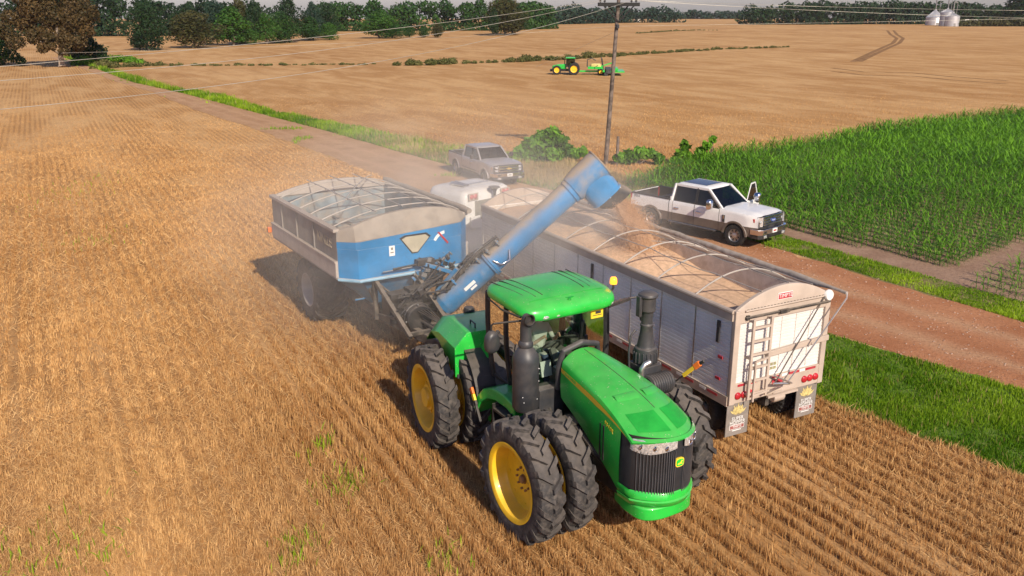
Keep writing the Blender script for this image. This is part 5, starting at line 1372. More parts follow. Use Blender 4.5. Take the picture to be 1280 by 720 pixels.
def lane_material():
    m, nt = new_mat('lane_dirt'); N = NT(nt)
    out = N.n('ShaderNodeOutputMaterial'); b = N.n('ShaderNodeBsdfPrincipled'); N.l(b.outputs[0], out.inputs[0])
    g = N.n('ShaderNodeNewGeometry').outputs['Position']; uv = N.n('ShaderNodeTexCoord').outputs['UV']
    s = N.n('ShaderNodeSeparateXYZ'); N.l(uv, s.inputs[0])
    warp = N.math('ADD', s.outputs[0], N.math('MULTIPLY', N.math('SUBTRACT', N.noise(g, .35, 3), .5), .14))
    rut = N.math('MAXIMUM', N.math('SUBTRACT', 1, N.math('MULTIPLY', N.math('ABSOLUTE', N.math('SUBTRACT', warp, .28)), 9), clamp=True), N.math('SUBTRACT', 1, N.math('MULTIPLY', N.math('ABSOLUTE', N.math('SUBTRACT', warp, .66)), 9), clamp=True))
    n1 = N.noise(g, .5, 5, .65); n2 = N.noise(g, 9, 4, .7); n3 = N.noise(g, 34, 3, .7)
    c = N.mix(N.ramp(n1, .3, .7), (.40, .160, .070), (.53, .245, .120))
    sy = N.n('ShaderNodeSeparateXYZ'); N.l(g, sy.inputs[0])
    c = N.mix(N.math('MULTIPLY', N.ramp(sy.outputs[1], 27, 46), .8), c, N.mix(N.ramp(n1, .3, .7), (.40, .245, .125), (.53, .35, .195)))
    c = N.mix(N.math('MULTIPLY', rut, .70), c, (.55, .335, .19))
    c = N.mix(N.math('MULTIPLY', N.ramp(n2, .46, .70), .62), c, (.27, .115, .060))
    c = N.mix(N.math('MULTIPLY', N.ramp(n3, .52, .78), .6), c, (.58, .40, .29))
    N.l(c, b.inputs['Base Color']); b.inputs['Roughness'].default_value = .95; b.inputs['Specular IOR Level'].default_value = .1
    N.l(N.bump(N.math('ADD', N.math('ADD', n2, n3), N.math('MULTIPLY', rut, -.6)), .7, .05), b.inputs['Normal'])
    return m
def soil_material(name, c1, c2, c3, sc=1.):
    m, nt = new_mat(name); N = NT(nt)
    out = N.n('ShaderNodeOutputMaterial'); b = N.n('ShaderNodeBsdfPrincipled'); N.l(b.outputs[0], out.inputs[0])
    g = N.n('ShaderNodeNewGeometry').outputs['Position']
    n1 = N.noise(g, .4 * sc, 5, .65); n2 = N.noise(g, 6 * sc, 4, .7)
    c = N.mix(N.ramp(n1, .3, .7), c1, c2); c = N.mix(N.math('MULTIPLY', N.ramp(n2, .48, .72), .7), c, c3)
    N.l(c, b.inputs['Base Color']); b.inputs['Roughness'].default_value = .95; b.inputs['Specular IOR Level'].default_value = .1
    N.l(N.bump(n2, .8, .06), b.inputs['Normal'])
    return m
# ground sheet to the horizon
b = MB(); b.grid([[(x, y, z) for x in (-6000, -1000, -200, 200, 1000, 6000)] for y, z in ((-600, 0), (0, 0), (200, 0), (700, 0), (930, 0), (1400, -7), (9000, -170))])
tag(b.build('ground', ground_material()), 'harvested golden stubble field stretching to the far woods', 'field', kind='structure')
def ribbon(a, c, sub=6, jit=.25, seed=1):
    """sheet between two edge lines, with ragged edges; returns rows"""
    def dense(L):
        P = []
        for i in range(len(L) - 1):
            for k in range(sub): P.append(tuple(L[i][j] + (L[i + 1][j] - L[i][j]) * k / sub for j in (0, 1)))
        return P + [L[-1]]
    r = random.Random(seed); A, C = dense(a), dense(c)
    rows = []
    for p, q in zip(A, C):
        p = Vector(p) + Vector((r.gauss(0, jit), r.gauss(0, jit))) * .5; q = Vector(q) + Vector((r.gauss(0, jit), r.gauss(0, jit))) * .5
        rows.append([p + (q - p) * k / 4 for k in range(5)])
    return rows
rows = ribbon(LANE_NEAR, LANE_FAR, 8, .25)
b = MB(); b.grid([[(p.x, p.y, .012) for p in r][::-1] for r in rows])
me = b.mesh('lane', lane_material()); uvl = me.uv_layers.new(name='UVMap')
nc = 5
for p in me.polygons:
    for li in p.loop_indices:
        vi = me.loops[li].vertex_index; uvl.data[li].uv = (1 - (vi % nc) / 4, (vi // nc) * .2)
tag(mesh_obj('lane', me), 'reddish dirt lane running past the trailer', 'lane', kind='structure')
def sheet(name, poly, z, mat, label, cat):
    bm = bmesh.new(); vs = [bm.verts.new((x, y, z)) for x, y in poly]; f = bm.faces.new(vs); bmesh.ops.triangulate(bm, faces=[f])
    me = bpy.data.meshes.new(name); bm.normal_update()
    for f in bm.faces:
        if f.normal.z < 0: f.normal_flip()
    bm.to_mesh(me); bm.free(); me.materials.append(mat)
    return tag(mesh_obj(name, me), label, cat, kind='structure')
def ragged(poly, n=5, j=.25, seed=3):
    r = random.Random(seed); out = []
    for i in range(len(poly)):
        p, q = poly[i], poly[(i + 1) % len(poly)]
        for k in range(n): out.append((p[0] + (q[0] - p[0]) * k / n + r.gauss(0, j) * .5, p[1] + (q[1] - p[1]) * k / n + r.gauss(0, j) * .5))
    return out
turf = soil_material('turf_soil', (.085, .17, .022), (.15, .22, .035), (.20, .17, .07), 1.5)
sheet('near_verge', ragged(near_grass_poly), .006, turf, 'green grass strip between stubble and dirt lane', 'verge')
sheet('far_verge', ragged(verge_poly), .008, soil_material('verge_soil', (.13, .15, .045), (.26, .20, .09), (.32, .22, .12), 1.2), 'grassy verge along the far side of the lane', 'verge')
sheet('crop_soil', ragged(soil_poly, 6), .004, soil_material('crop_soil', (.27, .165, .11), (.37, .245, .17), (.20, .12, .08), 1.2), 'bare brown soil of the corn field', 'soil')
# ---- blades, straws: one big mesh per kind
def project(P):
    c, s = cos(PITCH), sin(PITCH); X = P[:, 0]; Z0 = -CAMH
    Y = P[:, 1] * c - Z0 * s; Z = P[:, 1] * s + Z0 * c
    return 640 + FOC * X / Y, 360 - FOC * Z / Y
def in_view(P, mx=330, my=190):
    u, v = project(P); return (u > -mx) & (u < 1280 + mx) & (v < 720 + my) & (P[:, 1] > 4)
def scatter(n_try, ymin, ymax, dens, seed, step=None):
    """random points in the view wedge with density dens(d) per square metre"""
    r = np.random.default_rng(seed); pts = []
    ys = np.geomspace(ymin, ymax, 60)
    for y0, y1 in zip(ys, ys[1:]):
        hw_ = (.62 * y1 + 5) ; A = 2 * hw_ * (y1 - y0); n = r.poisson(A * dens((y0 + y1) / 2))
        pts.append(np.stack([r.uniform(-hw_, hw_, n), r.uniform(y0, y1, n)], -1))
    P = np.concatenate(pts); return P[in_view(P)]
def blades_mesh(name, P, H, Wd, lean, rnd, mat, seed=0, curve=.0, z0=0.):
    """one tapered blade per point: base pair, mid pair, tip"""
    r = np.random.default_rng(seed); n = len(P); az = r.uniform(0, 2 * pi, n); la = r.uniform(0, 2 * pi, n)
    dx = np.cos(az) * Wd / 2; dy = np.sin(az) * Wd / 2; lx = np.cos(la) * lean * H; ly = np.sin(la) * lean * H
    hz_ = H * np.sqrt(np.maximum(.05, 1 - np.minimum(lean, .97) ** 2))
    V = np.zeros((n, 5, 3)); B = np.concatenate([P, np.full((n, 1), z0)], 1)
    V[:, 0] = B + np.stack([-dx, -dy, 0 * dx], -1); V[:, 1] = B + np.stack([dx, dy, 0 * dx], -1)
    M = B + np.stack([lx * (.5 - curve), ly * (.5 - curve), hz_ * (.55 + curve * .3)], -1)
    V[:, 2] = M + np.stack([dx * .75, dy * .75, 0 * dx], -1); V[:, 3] = M + np.stack([-dx * .75, -dy * .75, 0 * dx], -1)
    V[:, 4] = B + np.stack([lx, ly, hz_], -1)
    i = np.arange(n)[:, None] * 5
    q = np.concatenate([i, i + 1, i + 2, i + 3], 1); t = np.concatenate([i + 3, i + 2, i + 4], 1)
    return raw_mesh(name, V.reshape(-1, 3), [q, t], np.repeat(rnd, 5), mat)
def raw_mesh(name, V, faces, rnd, mat):
    me = bpy.data.meshes.new(name); me.vertices.add(len(V)); me.vertices.foreach_set('co', V.astype('f').ravel())
    loops = np.concatenate([f.ravel() for f in faces]); sizes = np.concatenate([np.full(len(f), f.shape[1]) for f in faces])
    me.loops.add(len(loops)); me.loops.foreach_set('vertex_index', loops.astype('i'))
    me.polygons.add(len(sizes)); me.polygons.foreach_set('loop_start', np.concatenate([[0], np.cumsum(sizes)[:-1]]).astype('i'))
    me.materials.append(mat); a = me.attributes.new('rnd', 'FLOAT', 'POINT'); a.data.foreach_set('value', np.asarray(rnd, 'f'))
    me.update(calc_edges=True); return me
TRACKS = [(3.37, .09, 9, 16.6), (2.95, .07, 9, 15.5), (2.37, .07, 12.5, 17), (2.04, .06, 14, 17.5), (1.66, .06, 14.5, 18), (4.3, .08, 12.5, 24.5), (5.1, .07, 11.5, 22), (.4, .09, 15, 26), (-1.6, .12, 16, 34), (-3.6, .12, 18, 40), (9.95, .08, 6, 12), (12.1, .08, 6, 12)]
STRAW = leaf_mat('straw', (.34, .155, .045), (.85, .55, .240), .14, .7)
# near stubble in drilled rows; thinner and larger with distance
P = scatter(0, 9, 125, lambda d: 1500 * (14 / max(d, 14)) ** 1.85 * (1 if d < 45 else max(0, (125 - d) / 80) ** 1.3), 5)
r = np.random.default_rng(6)
rx = P @ rowx; ra = P @ rowd
ROW = .36
k = np.round(rx / ROW); onrow = r.random(len(P)) < np.interp(np.hypot(P[:, 0], P[:, 1]), [0, 28, 50, 80], [.93, .86, .38, .1])
loose = r.random(len(P)) < .10 + .30 * smoothstep(.40, .66, vnoise(rx * .10 + 70, ra * .045, 21)) * smoothstep(-2.5, -9, P[:, 0])
nx = np.where(onrow & ~loose, k * ROW + r.normal(0, .042, len(P)), rx)
P = nx[:, None] * rowx + ra[:, None] * rowd
far_side = poly_mask(P, VERGE_FAR + [(-84, 400), (400, 400), (400, 10)])
bad = poly_mask(P, lane_poly) | poly_mask(P, near_grass_poly) | poly_mask(P, verge_poly) | poly_mask(P, soil_poly)
d = np.hypot(P[:, 0], P[:, 1])
patch = vnoise(P @ rowx * .13 + 5, P @ rowd * .05 + 9, 3); patch2 = vnoise(P @ rowx * .5, P @ rowd * .22, 4)
calm = smoothstep(.48, .36, patch) * (.15 + .45 * smoothstep(-3.5, -8.5, P[:, 0])); flat = (r.random(len(P)) < .08 + .80 * calm)
dens_keep = r.random(len(P)) < np.clip(.45 + .7 * patch2, 0, 1)
for line, wd, a0, a1 in TRACKS:      # wheel lines pressed into the stubble
    wob = .10 * np.sin(P @ rowd * .35 + line * 3)
    dens_keep &= ~((np.abs(P @ rowx - line - wob) < wd) & (P @ rowd > a0) & (P @ rowd < a1) & (r.random(len(P)) < .88))
ok = ~bad & dens_keep & ~((d > 60) & far_side & (r.random(len(P)) < .4))
P, d, flat, patch, patch2 = P[ok], d[ok], flat[ok], patch[ok], patch2[ok]
r = np.random.default_rng(8)
sc = np.clip(d / 15, .9, 2.6)
clump = vnoise(np.round((P @ rowx) / ROW) * 7.3 + 3, P @ rowd * 3.1, 15)
H = r.uniform(.13, .25, len(P)) * (1 - .42 * smoothstep(-3, -10, P[:, 0])) * np.where(patch2 > .5, 1.0, .8) * (1 + (.6 * clump - .30) * np.clip(1.6 - d / 30, 0, 1)) * np.clip(1.25 - d / 120, .45, 1); H[flat] *= .8
lean = np.abs(r.normal(0, .16, len(P))); lean[flat] = r.uniform(.75, .97, flat.sum())
rnd = np.clip(.06 + .62 * r.random(len(P)) + .45 * (patch - .5) + .35 * (clump - .4) * np.clip(1.6 - d / 30, 0, 1) + .25 * (vnoise(P[:, 0] * .9, P[:, 1] * .9, 9) - .5), 0, 1)
me = blades_mesh('stubble', P, H, r.uniform(.008, .016, len(P)) * sc ** .8, np.minimum(lean, .97), rnd, STRAW, 12)
tag(mesh_obj('stubble', me), 'short golden wheat stubble standing in drilled rows', 'stubble', kind='stuff')
print('stubble', len(P))
# chaff lying between the rows
P = scatter(0, 9, 60, lambda d: 750 * (14 / max(d, 14)) ** 3, 25)
bad = poly_mask(P, lane_poly) | poly_mask(P, near_grass_poly) | poly_mask(P, verge_poly) | poly_mask(P, soil_poly); P = P[~bad]
keep = vnoise(P @ rowx * .4 + 40, P @ rowd * .12, 31) + .35 * r.random(len(P)) + .12 * (P[:, 0] < 0) > .50; P = P[keep]
r = np.random.default_rng(26); d = np.hypot(P[:, 0], P[:, 1]); sc = np.clip(d / 15, .9, 4)
me = blades_mesh('chaff', P, r.uniform(.08, .26, len(P)) * np.clip(sc, .9, 1.4), r.uniform(.006, .012, len(P)) * sc, r.uniform(.86, .97, len(P)), r.random(len(P)) ** .8, STRAW, 27, z0=.03)
tag(mesh_obj('chaff', me), 'pale loose straw lying flat between the stubble rows', 'straw', kind='stuff')
# grass ---------------------------------------------------------------------
GRASS = leaf_mat('grass_blade', (.070, .185, .006), (.40, .56, .030), .42, .5)
DRYG = leaf_mat('dry_grass_blade', (.30, .20, .075), (.56, .42, .20), .3, .7)
P = scatter(0, 9, 175, lambda d: 2200 * (18 / max(d, 18)) ** 1.75, 40)
r = np.random.default_rng(41)
mn = poly_mask(P, near_grass_poly); mv = poly_mask(P, verge_poly); ml = poly_mask(P, lane_poly)
t1 = vnoise(P[:, 0] * .6, P[:, 1] * .6, 42); t2 = vnoise(P[:, 0] * 2.2, P[:, 1] * 2.2, 43)
# the verge turns to dry tan grass round the pole, is lush elsewhere
dryness = np.exp(-(((P[:, 0] - 3.6) / 5.0) ** 2 + ((P[:, 1] - 49.3) / 4.2) ** 2)) + .75 * np.exp(-(((P[:, 0] - 7.4) / 3) ** 2 + ((P[:, 1] - 49.5) / 3) ** 2)) + .3 * np.exp(-(((P[:, 0] + 6) / 5) ** 2 + ((P[:, 1] - 57) / 7) ** 2))
ok = (mn | mv) & (r.random(len(P)) < np.clip(.10 + 1.4 * t2, .10, 1))
ok |= ml & (t1 + .3 * r.random(len(P)) > 1.16)
P, mv, t1, t2, dryness = P[ok], mv[ok], t1[ok], t2[ok], dryness[ok]
d = np.hypot(P[:, 0], P[:, 1]); sc = np.clip(d / 18, .8, 4.5); dry = r.random(len(P)) < np.clip(dryness * 1.15 + .012, 0, .95)
H = r.uniform(.08, .23, len(P)) * (.35 + .7 * t1 + .55 * t2) * np.where(mv & (P[:, 1] > 60), 1.7 + 1.6 * smoothstep(78, 120, P[:, 1]), 1.) * np.where(mv & (P[:, 1] < 42), .5, 1.) * np.where(mn[ok] , .62, 1.) * np.where(dry, 1.7, 1)
Wd = r.uniform(.009, .020, len(P)) * sc; lean = np.clip(np.abs(r.normal(0, .45, len(P))), 0, .95)
t3 = vnoise(P[:, 0] * .22 + 9, P[:, 1] * .22, 48); rnd = np.clip(.02 + .55 * r.random(len(P)) + .75 * (t1 - .42) + .6 * (t3 - .45), 0, 1)
g = ~dry
me = blades_mesh('grass', P[g], H[g], Wd[g], lean[g], rnd[g], GRASS, 44, .12)
tag(mesh_obj('grass', me), 'bright green grass on both verges of the dirt lane', 'grass', kind='stuff')
me = blades_mesh('dry_grass', P[dry], H[dry], Wd[dry] * .8, lean[dry] * .7, rnd[dry], DRYG, 45)
tag(mesh_obj('dry_grass', me), 'tall dry tan grass around the utility pole', 'dry grass', kind='stuff')
print('grass', len(P))
# green weeds come up through the stubble
pts = []
for px, py, s, n in ((400, 560, .20, 60), (432, 606, .24, 120), (372, 690, .22, 110), (14, 710, .5, 160), (125, 695, .25, 40), (556, 702, .25, 60), (95, 240, 1.3, 120), (120, 300, .8, 60)):
    c = at(px, py); pts.append(np.stack([c.x + r.normal(0, s, n), c.y + r.normal(0, s * 1.6, n)], -1))
P = np.concatenate(pts)
me = blades_mesh('weeds', P, r.uniform(.12, .30, len(P)), r.uniform(.015, .035, len(P)), np.abs(r.normal(0, .5, len(P))).clip(0, .9), .4 + .6 * r.random(len(P)), GRASS, 46, .1)
tag(mesh_obj('weeds', me), 'small green weeds growing through the stubble', 'weeds', kind='stuff')
# loose clods and stones on the lane
P = scatter(0, 14, 60, lambda d: 14 * (20 / max(d, 20)), 60); P = P[poly_mask(P, lane_poly)]
b = MB()
for x, y in P[:1800]:
    s = random.uniform(.008, .03); b.ball((x, y, .012 + s * .3), (s * random.uniform(.8, 1.5), s, s * .6), 5, 3)
tag(b.build('gravel', soil_material('gravel', (.40, .25, .18), (.60, .44, .34), (.28, .15, .1), 4)), 'small stones scattered over the dirt lane', 'gravel', kind='stuff')
# ================================================================== corn
CORN = leaf_mat('corn_leaf', (.018, .095, .007), (.20, .43, .030), .34, .42)
def corn_plant(seed, h=1.0, nl=9):
    """stalk and arching strap leaves as (verts, quads, rnd)"""
    r = random.Random(seed); V = []; Q = []; R = []
    def strip(pts, ws, side, rr):
        n = len(V)
        for p, w in zip(pts, ws): V.append(p - side * w); V.append(p + side * w); R.extend([rr, rr])
        for i in range(len(pts) - 1): Q.append((n + 2 * i, n + 2 * i + 1, n + 2 * i + 3, n + 2 * i + 2))
    for a in (0, pi / 2): strip([Vector((0, 0, z * h)) for z in (0, .4, .8)], [.016, .013, .006], Vector((cos(a), sin(a), 0)), .35)
    a0 = r.random() * pi
    for k in range(nl):
        a = a0 + pi * k + r.gauss(0, .35); z = h * (.12 + .66 * k / (nl - 1)); L = h * (.42 + .30 * sin(pi * (k + 1) / (nl + 1))) * r.uniform(.8, 1.15)
        d = Vector((cos(a), sin(a), 0)); s = Vector((-sin(a), cos(a), 0)); up_ = r.uniform(.45, .85) + .40 * (k / nl); pts = []
        for t in (0, .25, .5, .75, 1): pts.append(Vector((0, 0, z)) + d * L * (t * .85) + Vector((0, 0, L * (up_ * t - (.95 if k < nl - 2 else .35) * t * t))))
        rr = min(1, max(0, .05 + .62 * r.random() + .45 * k / nl))
        strip(pts, [.014, .027, .026, .017, .003], s, rr)
    return V, Q, R
CP = []
for s in range(6):
    V, Q, R_ = corn_plant(100 + s, 1.05, 8 + s % 3)
    CP.append((np.array([tuple(v) for v in V]), np.array(Q), np.array(R_)))
def corn_points(poly, row, step, seed, ymax=95):
    r = np.random.default_rng(seed); a = np.arange(-40, 140, row); t = np.arange(-60, 140, step)
    A, T = np.meshgrid(a, t); n = A.size; hd = radians(27.0)
    A = A.ravel() + r.normal(0, .04, n); T = T.ravel() + r.normal(0, .05, n)
    P = np.stack([A * cos(hd) - T * sin(hd), A * sin(hd) + T * cos(hd)], -1)
    return P[poly_mask(P, poly) & in_view(P, 120)]
P1 = corn_points(corn_poly, .62, .115, 50); P2 = corn_points(corn2_poly, .72, .24, 51)
P = np.concatenate([P1, P2]); d = np.hypot(P[:, 0], P[:, 1]); r = np.random.default_rng(52)
keep = r.random(len(P)) < np.clip(1.25 - d / 130, .4, 1); P, d = P[keep], d[keep]
hs = np.clip(.50 + .0075 * (d - 30), .50, .80) * r.uniform(.74, 1.2, len(P)) * (.85 + .3 * vnoise(P[:, 0] * .3, P[:, 1] * .3, 53))
o_ = np.argsort(d); near, rest = o_[:300], o_[300:]
CPM = [raw_mesh('corn_plant', V, [Q], R_, CORN) for V, Q, R_ in CP]
for i in near:
    o = mesh_obj('corn_plant', CPM[int(r.integers(6))], None, (P[i, 0], P[i, 1], 0), (r.normal(0, .06), r.normal(0, .06), r.uniform(0, 6.28)), (hs[i],) * 3)
    tag(o, 'young green corn plant standing at the bare soil edge of the corn field', 'corn plant', 'corn plants along the front of the field')
Vs, Qs, Rs, nv = [], [], [], 0
far_tone = vnoise(P[:, 0] * .12, P[:, 1] * .12, 54)
for i in rest:
    V, Q, R_ = CP[int(r.integers(6))]; a = r.uniform(0, 6.28); c, s = cos(a), sin(a); k = hs[i]
    W_ = V * k; W_ = np.stack([W_[:, 0] * c - W_[:, 1] * s + P[i, 0], W_[:, 0] * s + W_[:, 1] * c + P[i, 1], W_[:, 2]], -1)
    Vs.append(W_); Qs.append(Q + nv); Rs.append(np.clip(R_ + (far_tone[i] - .5) * .5, 0, 1)); nv += len(V)
tag(mesh_obj('corn_crop', raw_mesh('corn_crop', np.concatenate(Vs), [np.concatenate(Qs)], np.concatenate(Rs), CORN)), 'dense green corn crop filling the field behind the white pickup', 'corn', kind='stuff')
print('corn', len(P))
# ================================================================== trees and bushes
def leaf_cloud(blobs, n, size, seed, fill=.55):
    """leaf-sized quads spread through lumpy blobs; more on the outside, gaps between the lumps"""
    r = np.random.default_rng(seed); V, Rn = [], []
    vol = np.array([b_[3] * b_[4] * b_[5] for b_ in blobs]) ** .75; cnt = (n * vol / vol.sum()).astype(int) + 1
    for (x, y, z, rx_, ry_, rz_), c in zip(blobs, cnt):
        dv = r.normal(0, 1, (c, 3)); dv /= np.linalg.norm(dv, axis=1)[:, None]
        rad = fill + (1 - fill) * r.random(c) ** .5; rad *= np.where(r.random(c) < .12, 1.22, 1.) * (.82 + .34 * vnoise(dv[:, 0] * 3 + x + 50, dv[:, 2] * 3 + y * 1.3 + 60, seed))
        C = np.array([x, y, z]) + dv * rad[:, None] * np.array([rx_, ry_, rz_])
        nrm = dv + r.normal(0, .7, (c, 3)); nrm /= np.linalg.norm(nrm, axis=1)[:, None]
        u = np.cross(nrm, r.normal(0, 1, (c, 3))); u /= np.linalg.norm(u, axis=1)[:, None]; w = np.cross(nrm, u)
        s = size * r.uniform(.6, 1.4, c)[:, None]
        V.append(np.stack([C - u * s, C - w * s * .6, C + u * s, C + w * s * .6], 1)); tone = r.random() * .45
        Rn.append(np.repeat(np.clip(tone + .55 * r.random(c), 0, 1), 4))
    V = np.concatenate(V).reshape(-1, 3); q = np.arange(len(V)).reshape(-1, 4)
    return V, q, np.concatenate(Rn)
def crown_blobs(h, w, base, seed, n=18):
    r = random.Random(seed); out = []
    for i in range(n):
        t = (i + .5) / n; z = base + (h - base) * (.12 + .80 * t); env = sin(pi * min(1, .12 + .9 * t) ** .8) ** .7
        a = i * 2.4 + r.random(); rr = w / 2 * env * r.uniform(.25, .72); s = w * r.uniform(.17, .27) * (.65 + .5 * env)
        out.append((rr * cos(a), rr * sin(a), z, s, s, s * r.uniform(.65, .95)))
    return out
BARK = pmat('bark', (.15, .12, .095), .9, var=.25, scale=8, bump=.8, bscale=12, spec=.1)
def trunk_mb(h, rad, seed, limbs=5, spread=.3):
    r = random.Random(seed); b = MB()
    pts = [(r.gauss(0, .012) * h * (i > 0), r.gauss(0, .012) * h * (i > 0), h * t) for i, t in enumerate((0, .04, .15, .35, .6, .8))]
    b.tube(pts, [rad * 1.7, rad * 1.15, rad, rad * .82, rad * .5, rad * .12], 10)
    for k in range(limbs):
        a = k * 2.4 + r.random(); z = h * r.uniform(.2, .5); L = h * spread * r.uniform(.7, 1.2)
        b.tube([(0, 0, z), (cos(a) * L * .5, sin(a) * L * .5, z + L * .35), (cos(a) * L, sin(a) * L, z + L * .8)], [rad * .5, rad * .32, rad * .08], 7)
    return b
def tree_protos(name, specs, mat, n, size):
    out = []
    for h, w, base, seed in specs:
        V, q, R_ = leaf_cloud(crown_blobs(h, w, base, seed), n, size, seed)
        out.append((h, w, trunk_mb(h, h * .022, seed).mesh('trunk', BARK, 60), raw_mesh('crown', V, [q], R_, mat)))
    return out
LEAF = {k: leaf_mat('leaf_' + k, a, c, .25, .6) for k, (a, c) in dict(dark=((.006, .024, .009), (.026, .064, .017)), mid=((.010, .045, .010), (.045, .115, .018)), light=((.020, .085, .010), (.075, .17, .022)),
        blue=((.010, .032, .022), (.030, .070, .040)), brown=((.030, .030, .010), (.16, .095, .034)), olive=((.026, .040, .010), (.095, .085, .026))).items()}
PROTO = {k: tree_protos(k, [(10, 8.5, .5, 200 + i), (10, 6.8, .3, 220 + i), (10, 9.8, .2, 240 + i)], LEAF[k], 5200, .22) for i, k in enumerate(LEAF)}
rt = random.Random(77)
def tree(label, px, py, wpx, top, kind, var=0, name='tree', group=None, cat='tree', dist=None):
    """px, py: foot in the photo; wpx: crown width; top: its highest row - turned into metres on the ground"""
    p = at(px, py) if dist is None else Vector(((px - 640) / FOC * dist * 1.0, dist, 0))
    D = p.y * cos(PITCH) + CAMH * sin(PITCH); H = (py - top) * D / FOC if dist is None else CAMH + (12 - top) * D / FOC
    h, w, tm, cm = PROTO[kind][var % 3]; Wm = wpx * D / FOC * 1.15; H *= 1.05
    t = thing(name, label, cat, p, rt.random() * 6.28, group)
    s = (Wm / w, Wm / w, H / h)
    mesh_obj('trunk', tm, t, scale=s); mesh_obj('crown', cm, t, scale=s)
    return t
# the big oak by the lane, with browned leaves mixed through the whole crown
op = at(78, 84); DK = op.y * cos(PITCH) + CAMH * sin(PITCH)
oak = thing('oak_tree', 'big oak with browning leaves and pale trunk beside the grassy lane', 'tree', op)
kx = DK / FOC
bl = []; ro = random.Random(5)
for px, py, s in ((70, 20, 26), (48, 14, 24), (95, 12, 24), (60, -4, 24), (85, -8, 22), (35, 30, 20), (20, 40, 18), (30, 52, 17), (48, 46, 18), (62, 42, 18), (80, 34, 20), (100, 28, 20), (112, 20, 18), (108, 40, 15), (40, 0, 18), (24, 24, 16), (66, 60, 10), (90, 52, 14), (104, 52, 12), (54, 62, 9), (80, 52, 13), (86, 64, 9), (96, 60, 11), (72, 48, 12), (66, 54, 10), (88, 44, 14), (76, 58, 8)):
    bl.append(((px - 74) * kx * 1.12, ro.uniform(-.4, .4) * 34 * kx - (9 * kx if py > 44 else 0), (84 - py) * kx, s * kx * .72, s * kx * .75, s * kx * .62))
V, q, R_ = leaf_cloud(bl, 20000, .20, 9, .5); mesh_obj('crown', raw_mesh('crown', V, [q], R_, LEAF['brown']), oak)
b = trunk_mb(9.5, .42, 3, 7, .24); b.build('trunk', pmat('pale_bark', (.34, .27, .21), .9, var=.2, scale=6, bump=.8, bscale=10, spec=.1), oak, 60)
def bush(name, label, px, py, blobs_px, kind, n, size, seed, cat='bush', mat=None):
    p = at(px, py); D = p.y * cos(PITCH) + CAMH * sin(PITCH); k = D / FOC; r = random.Random(seed)
    t = thing(name, label, cat, p)
    bl = [((x - px) * k, r.uniform(-.6, .6) * s * k, max(.05, (py - y) * k), s * k, s * k, s * k * .8) for x, y, s in blobs_px]
    V, q, R_ = leaf_cloud(bl, n, size, seed, .45); V[:, 2] = np.maximum(V[:, 2], .01)
    mesh_obj('foliage', raw_mesh('foliage', V, [q], R_, mat or LEAF[kind]), t)
    s = MB(); r2 = random.Random(seed)
    for i in range(5): a = r2.random() * 6.28; x, y, z = bl[i % len(bl)][:3]; s.tube([(x * .4, y * .4, 0), (x * .7 + .1 * cos(a), y * .7 + .1 * sin(a), z * .5), (x, y, z)], [.05, .035, .01], 6)
    s.build('stems', BARK, t, 60)
    return t
bush('bush', 'dark green rounded bush tucked under the big oak', 112, 80, ((104, 66, 11), (116, 58, 12), (126, 64, 10), (112, 50, 9), (98, 60, 9), (130, 70, 7), (108, 74, 8)), 'dark', 3500, .20, 31)
bush('bush', 'deep green bush at the stubble field corner before the big oak', 12, 82, ((6, 62, 16), (-8, 55, 16), (18, 70, 10), (8, 46, 12), (26, 76, 7), (-4, 74, 12)), 'mid', 3500, .20, 32)
weedm = leaf_mat('weed_leaf', (.012, .065, .005), (.22, .46, .035), .38, .5)
bush('vine_bush', 'bright green vine covered bush beside the grey pickup', 680, 204, ((655, 192, 14), (668, 182, 14), (682, 174, 13), (690, 166, 9), (697, 176, 11), (672, 194, 14), (705, 188, 11), (645, 198, 10), (692, 192, 13), (718, 192, 8), (728, 190, 7), (660, 200, 9)), 'light', 5200, .16, 33, mat=weedm)
bush('bush', 'low leafy green bush between utility pole and corn', 790, 206, ((775, 198, 9), (788, 196, 10), (800, 192, 9), (812, 193, 8), (780, 204, 8), (822, 198, 7)), 'light', 2600, .14, 34, mat=weedm)
bush('sapling', 'feathery young sapling shorter of the two by the corn corner', 855, 206, ((855, 184, 6), (850, 192, 7), (860, 196, 7), (846, 200, 7), (855, 178, 4)), 'light', 420, .15, 35, 'sapling', weedm)
bush('sapling', 'taller feathery young sapling with a bent tip by the corn corner', 880, 204, ((882, 182, 6), (876, 190, 7), (888, 176, 4), (890, 173, 3), (884, 196, 7), (872, 198, 7)), 'light', 480, .15, 36, 'sapling', weedm)
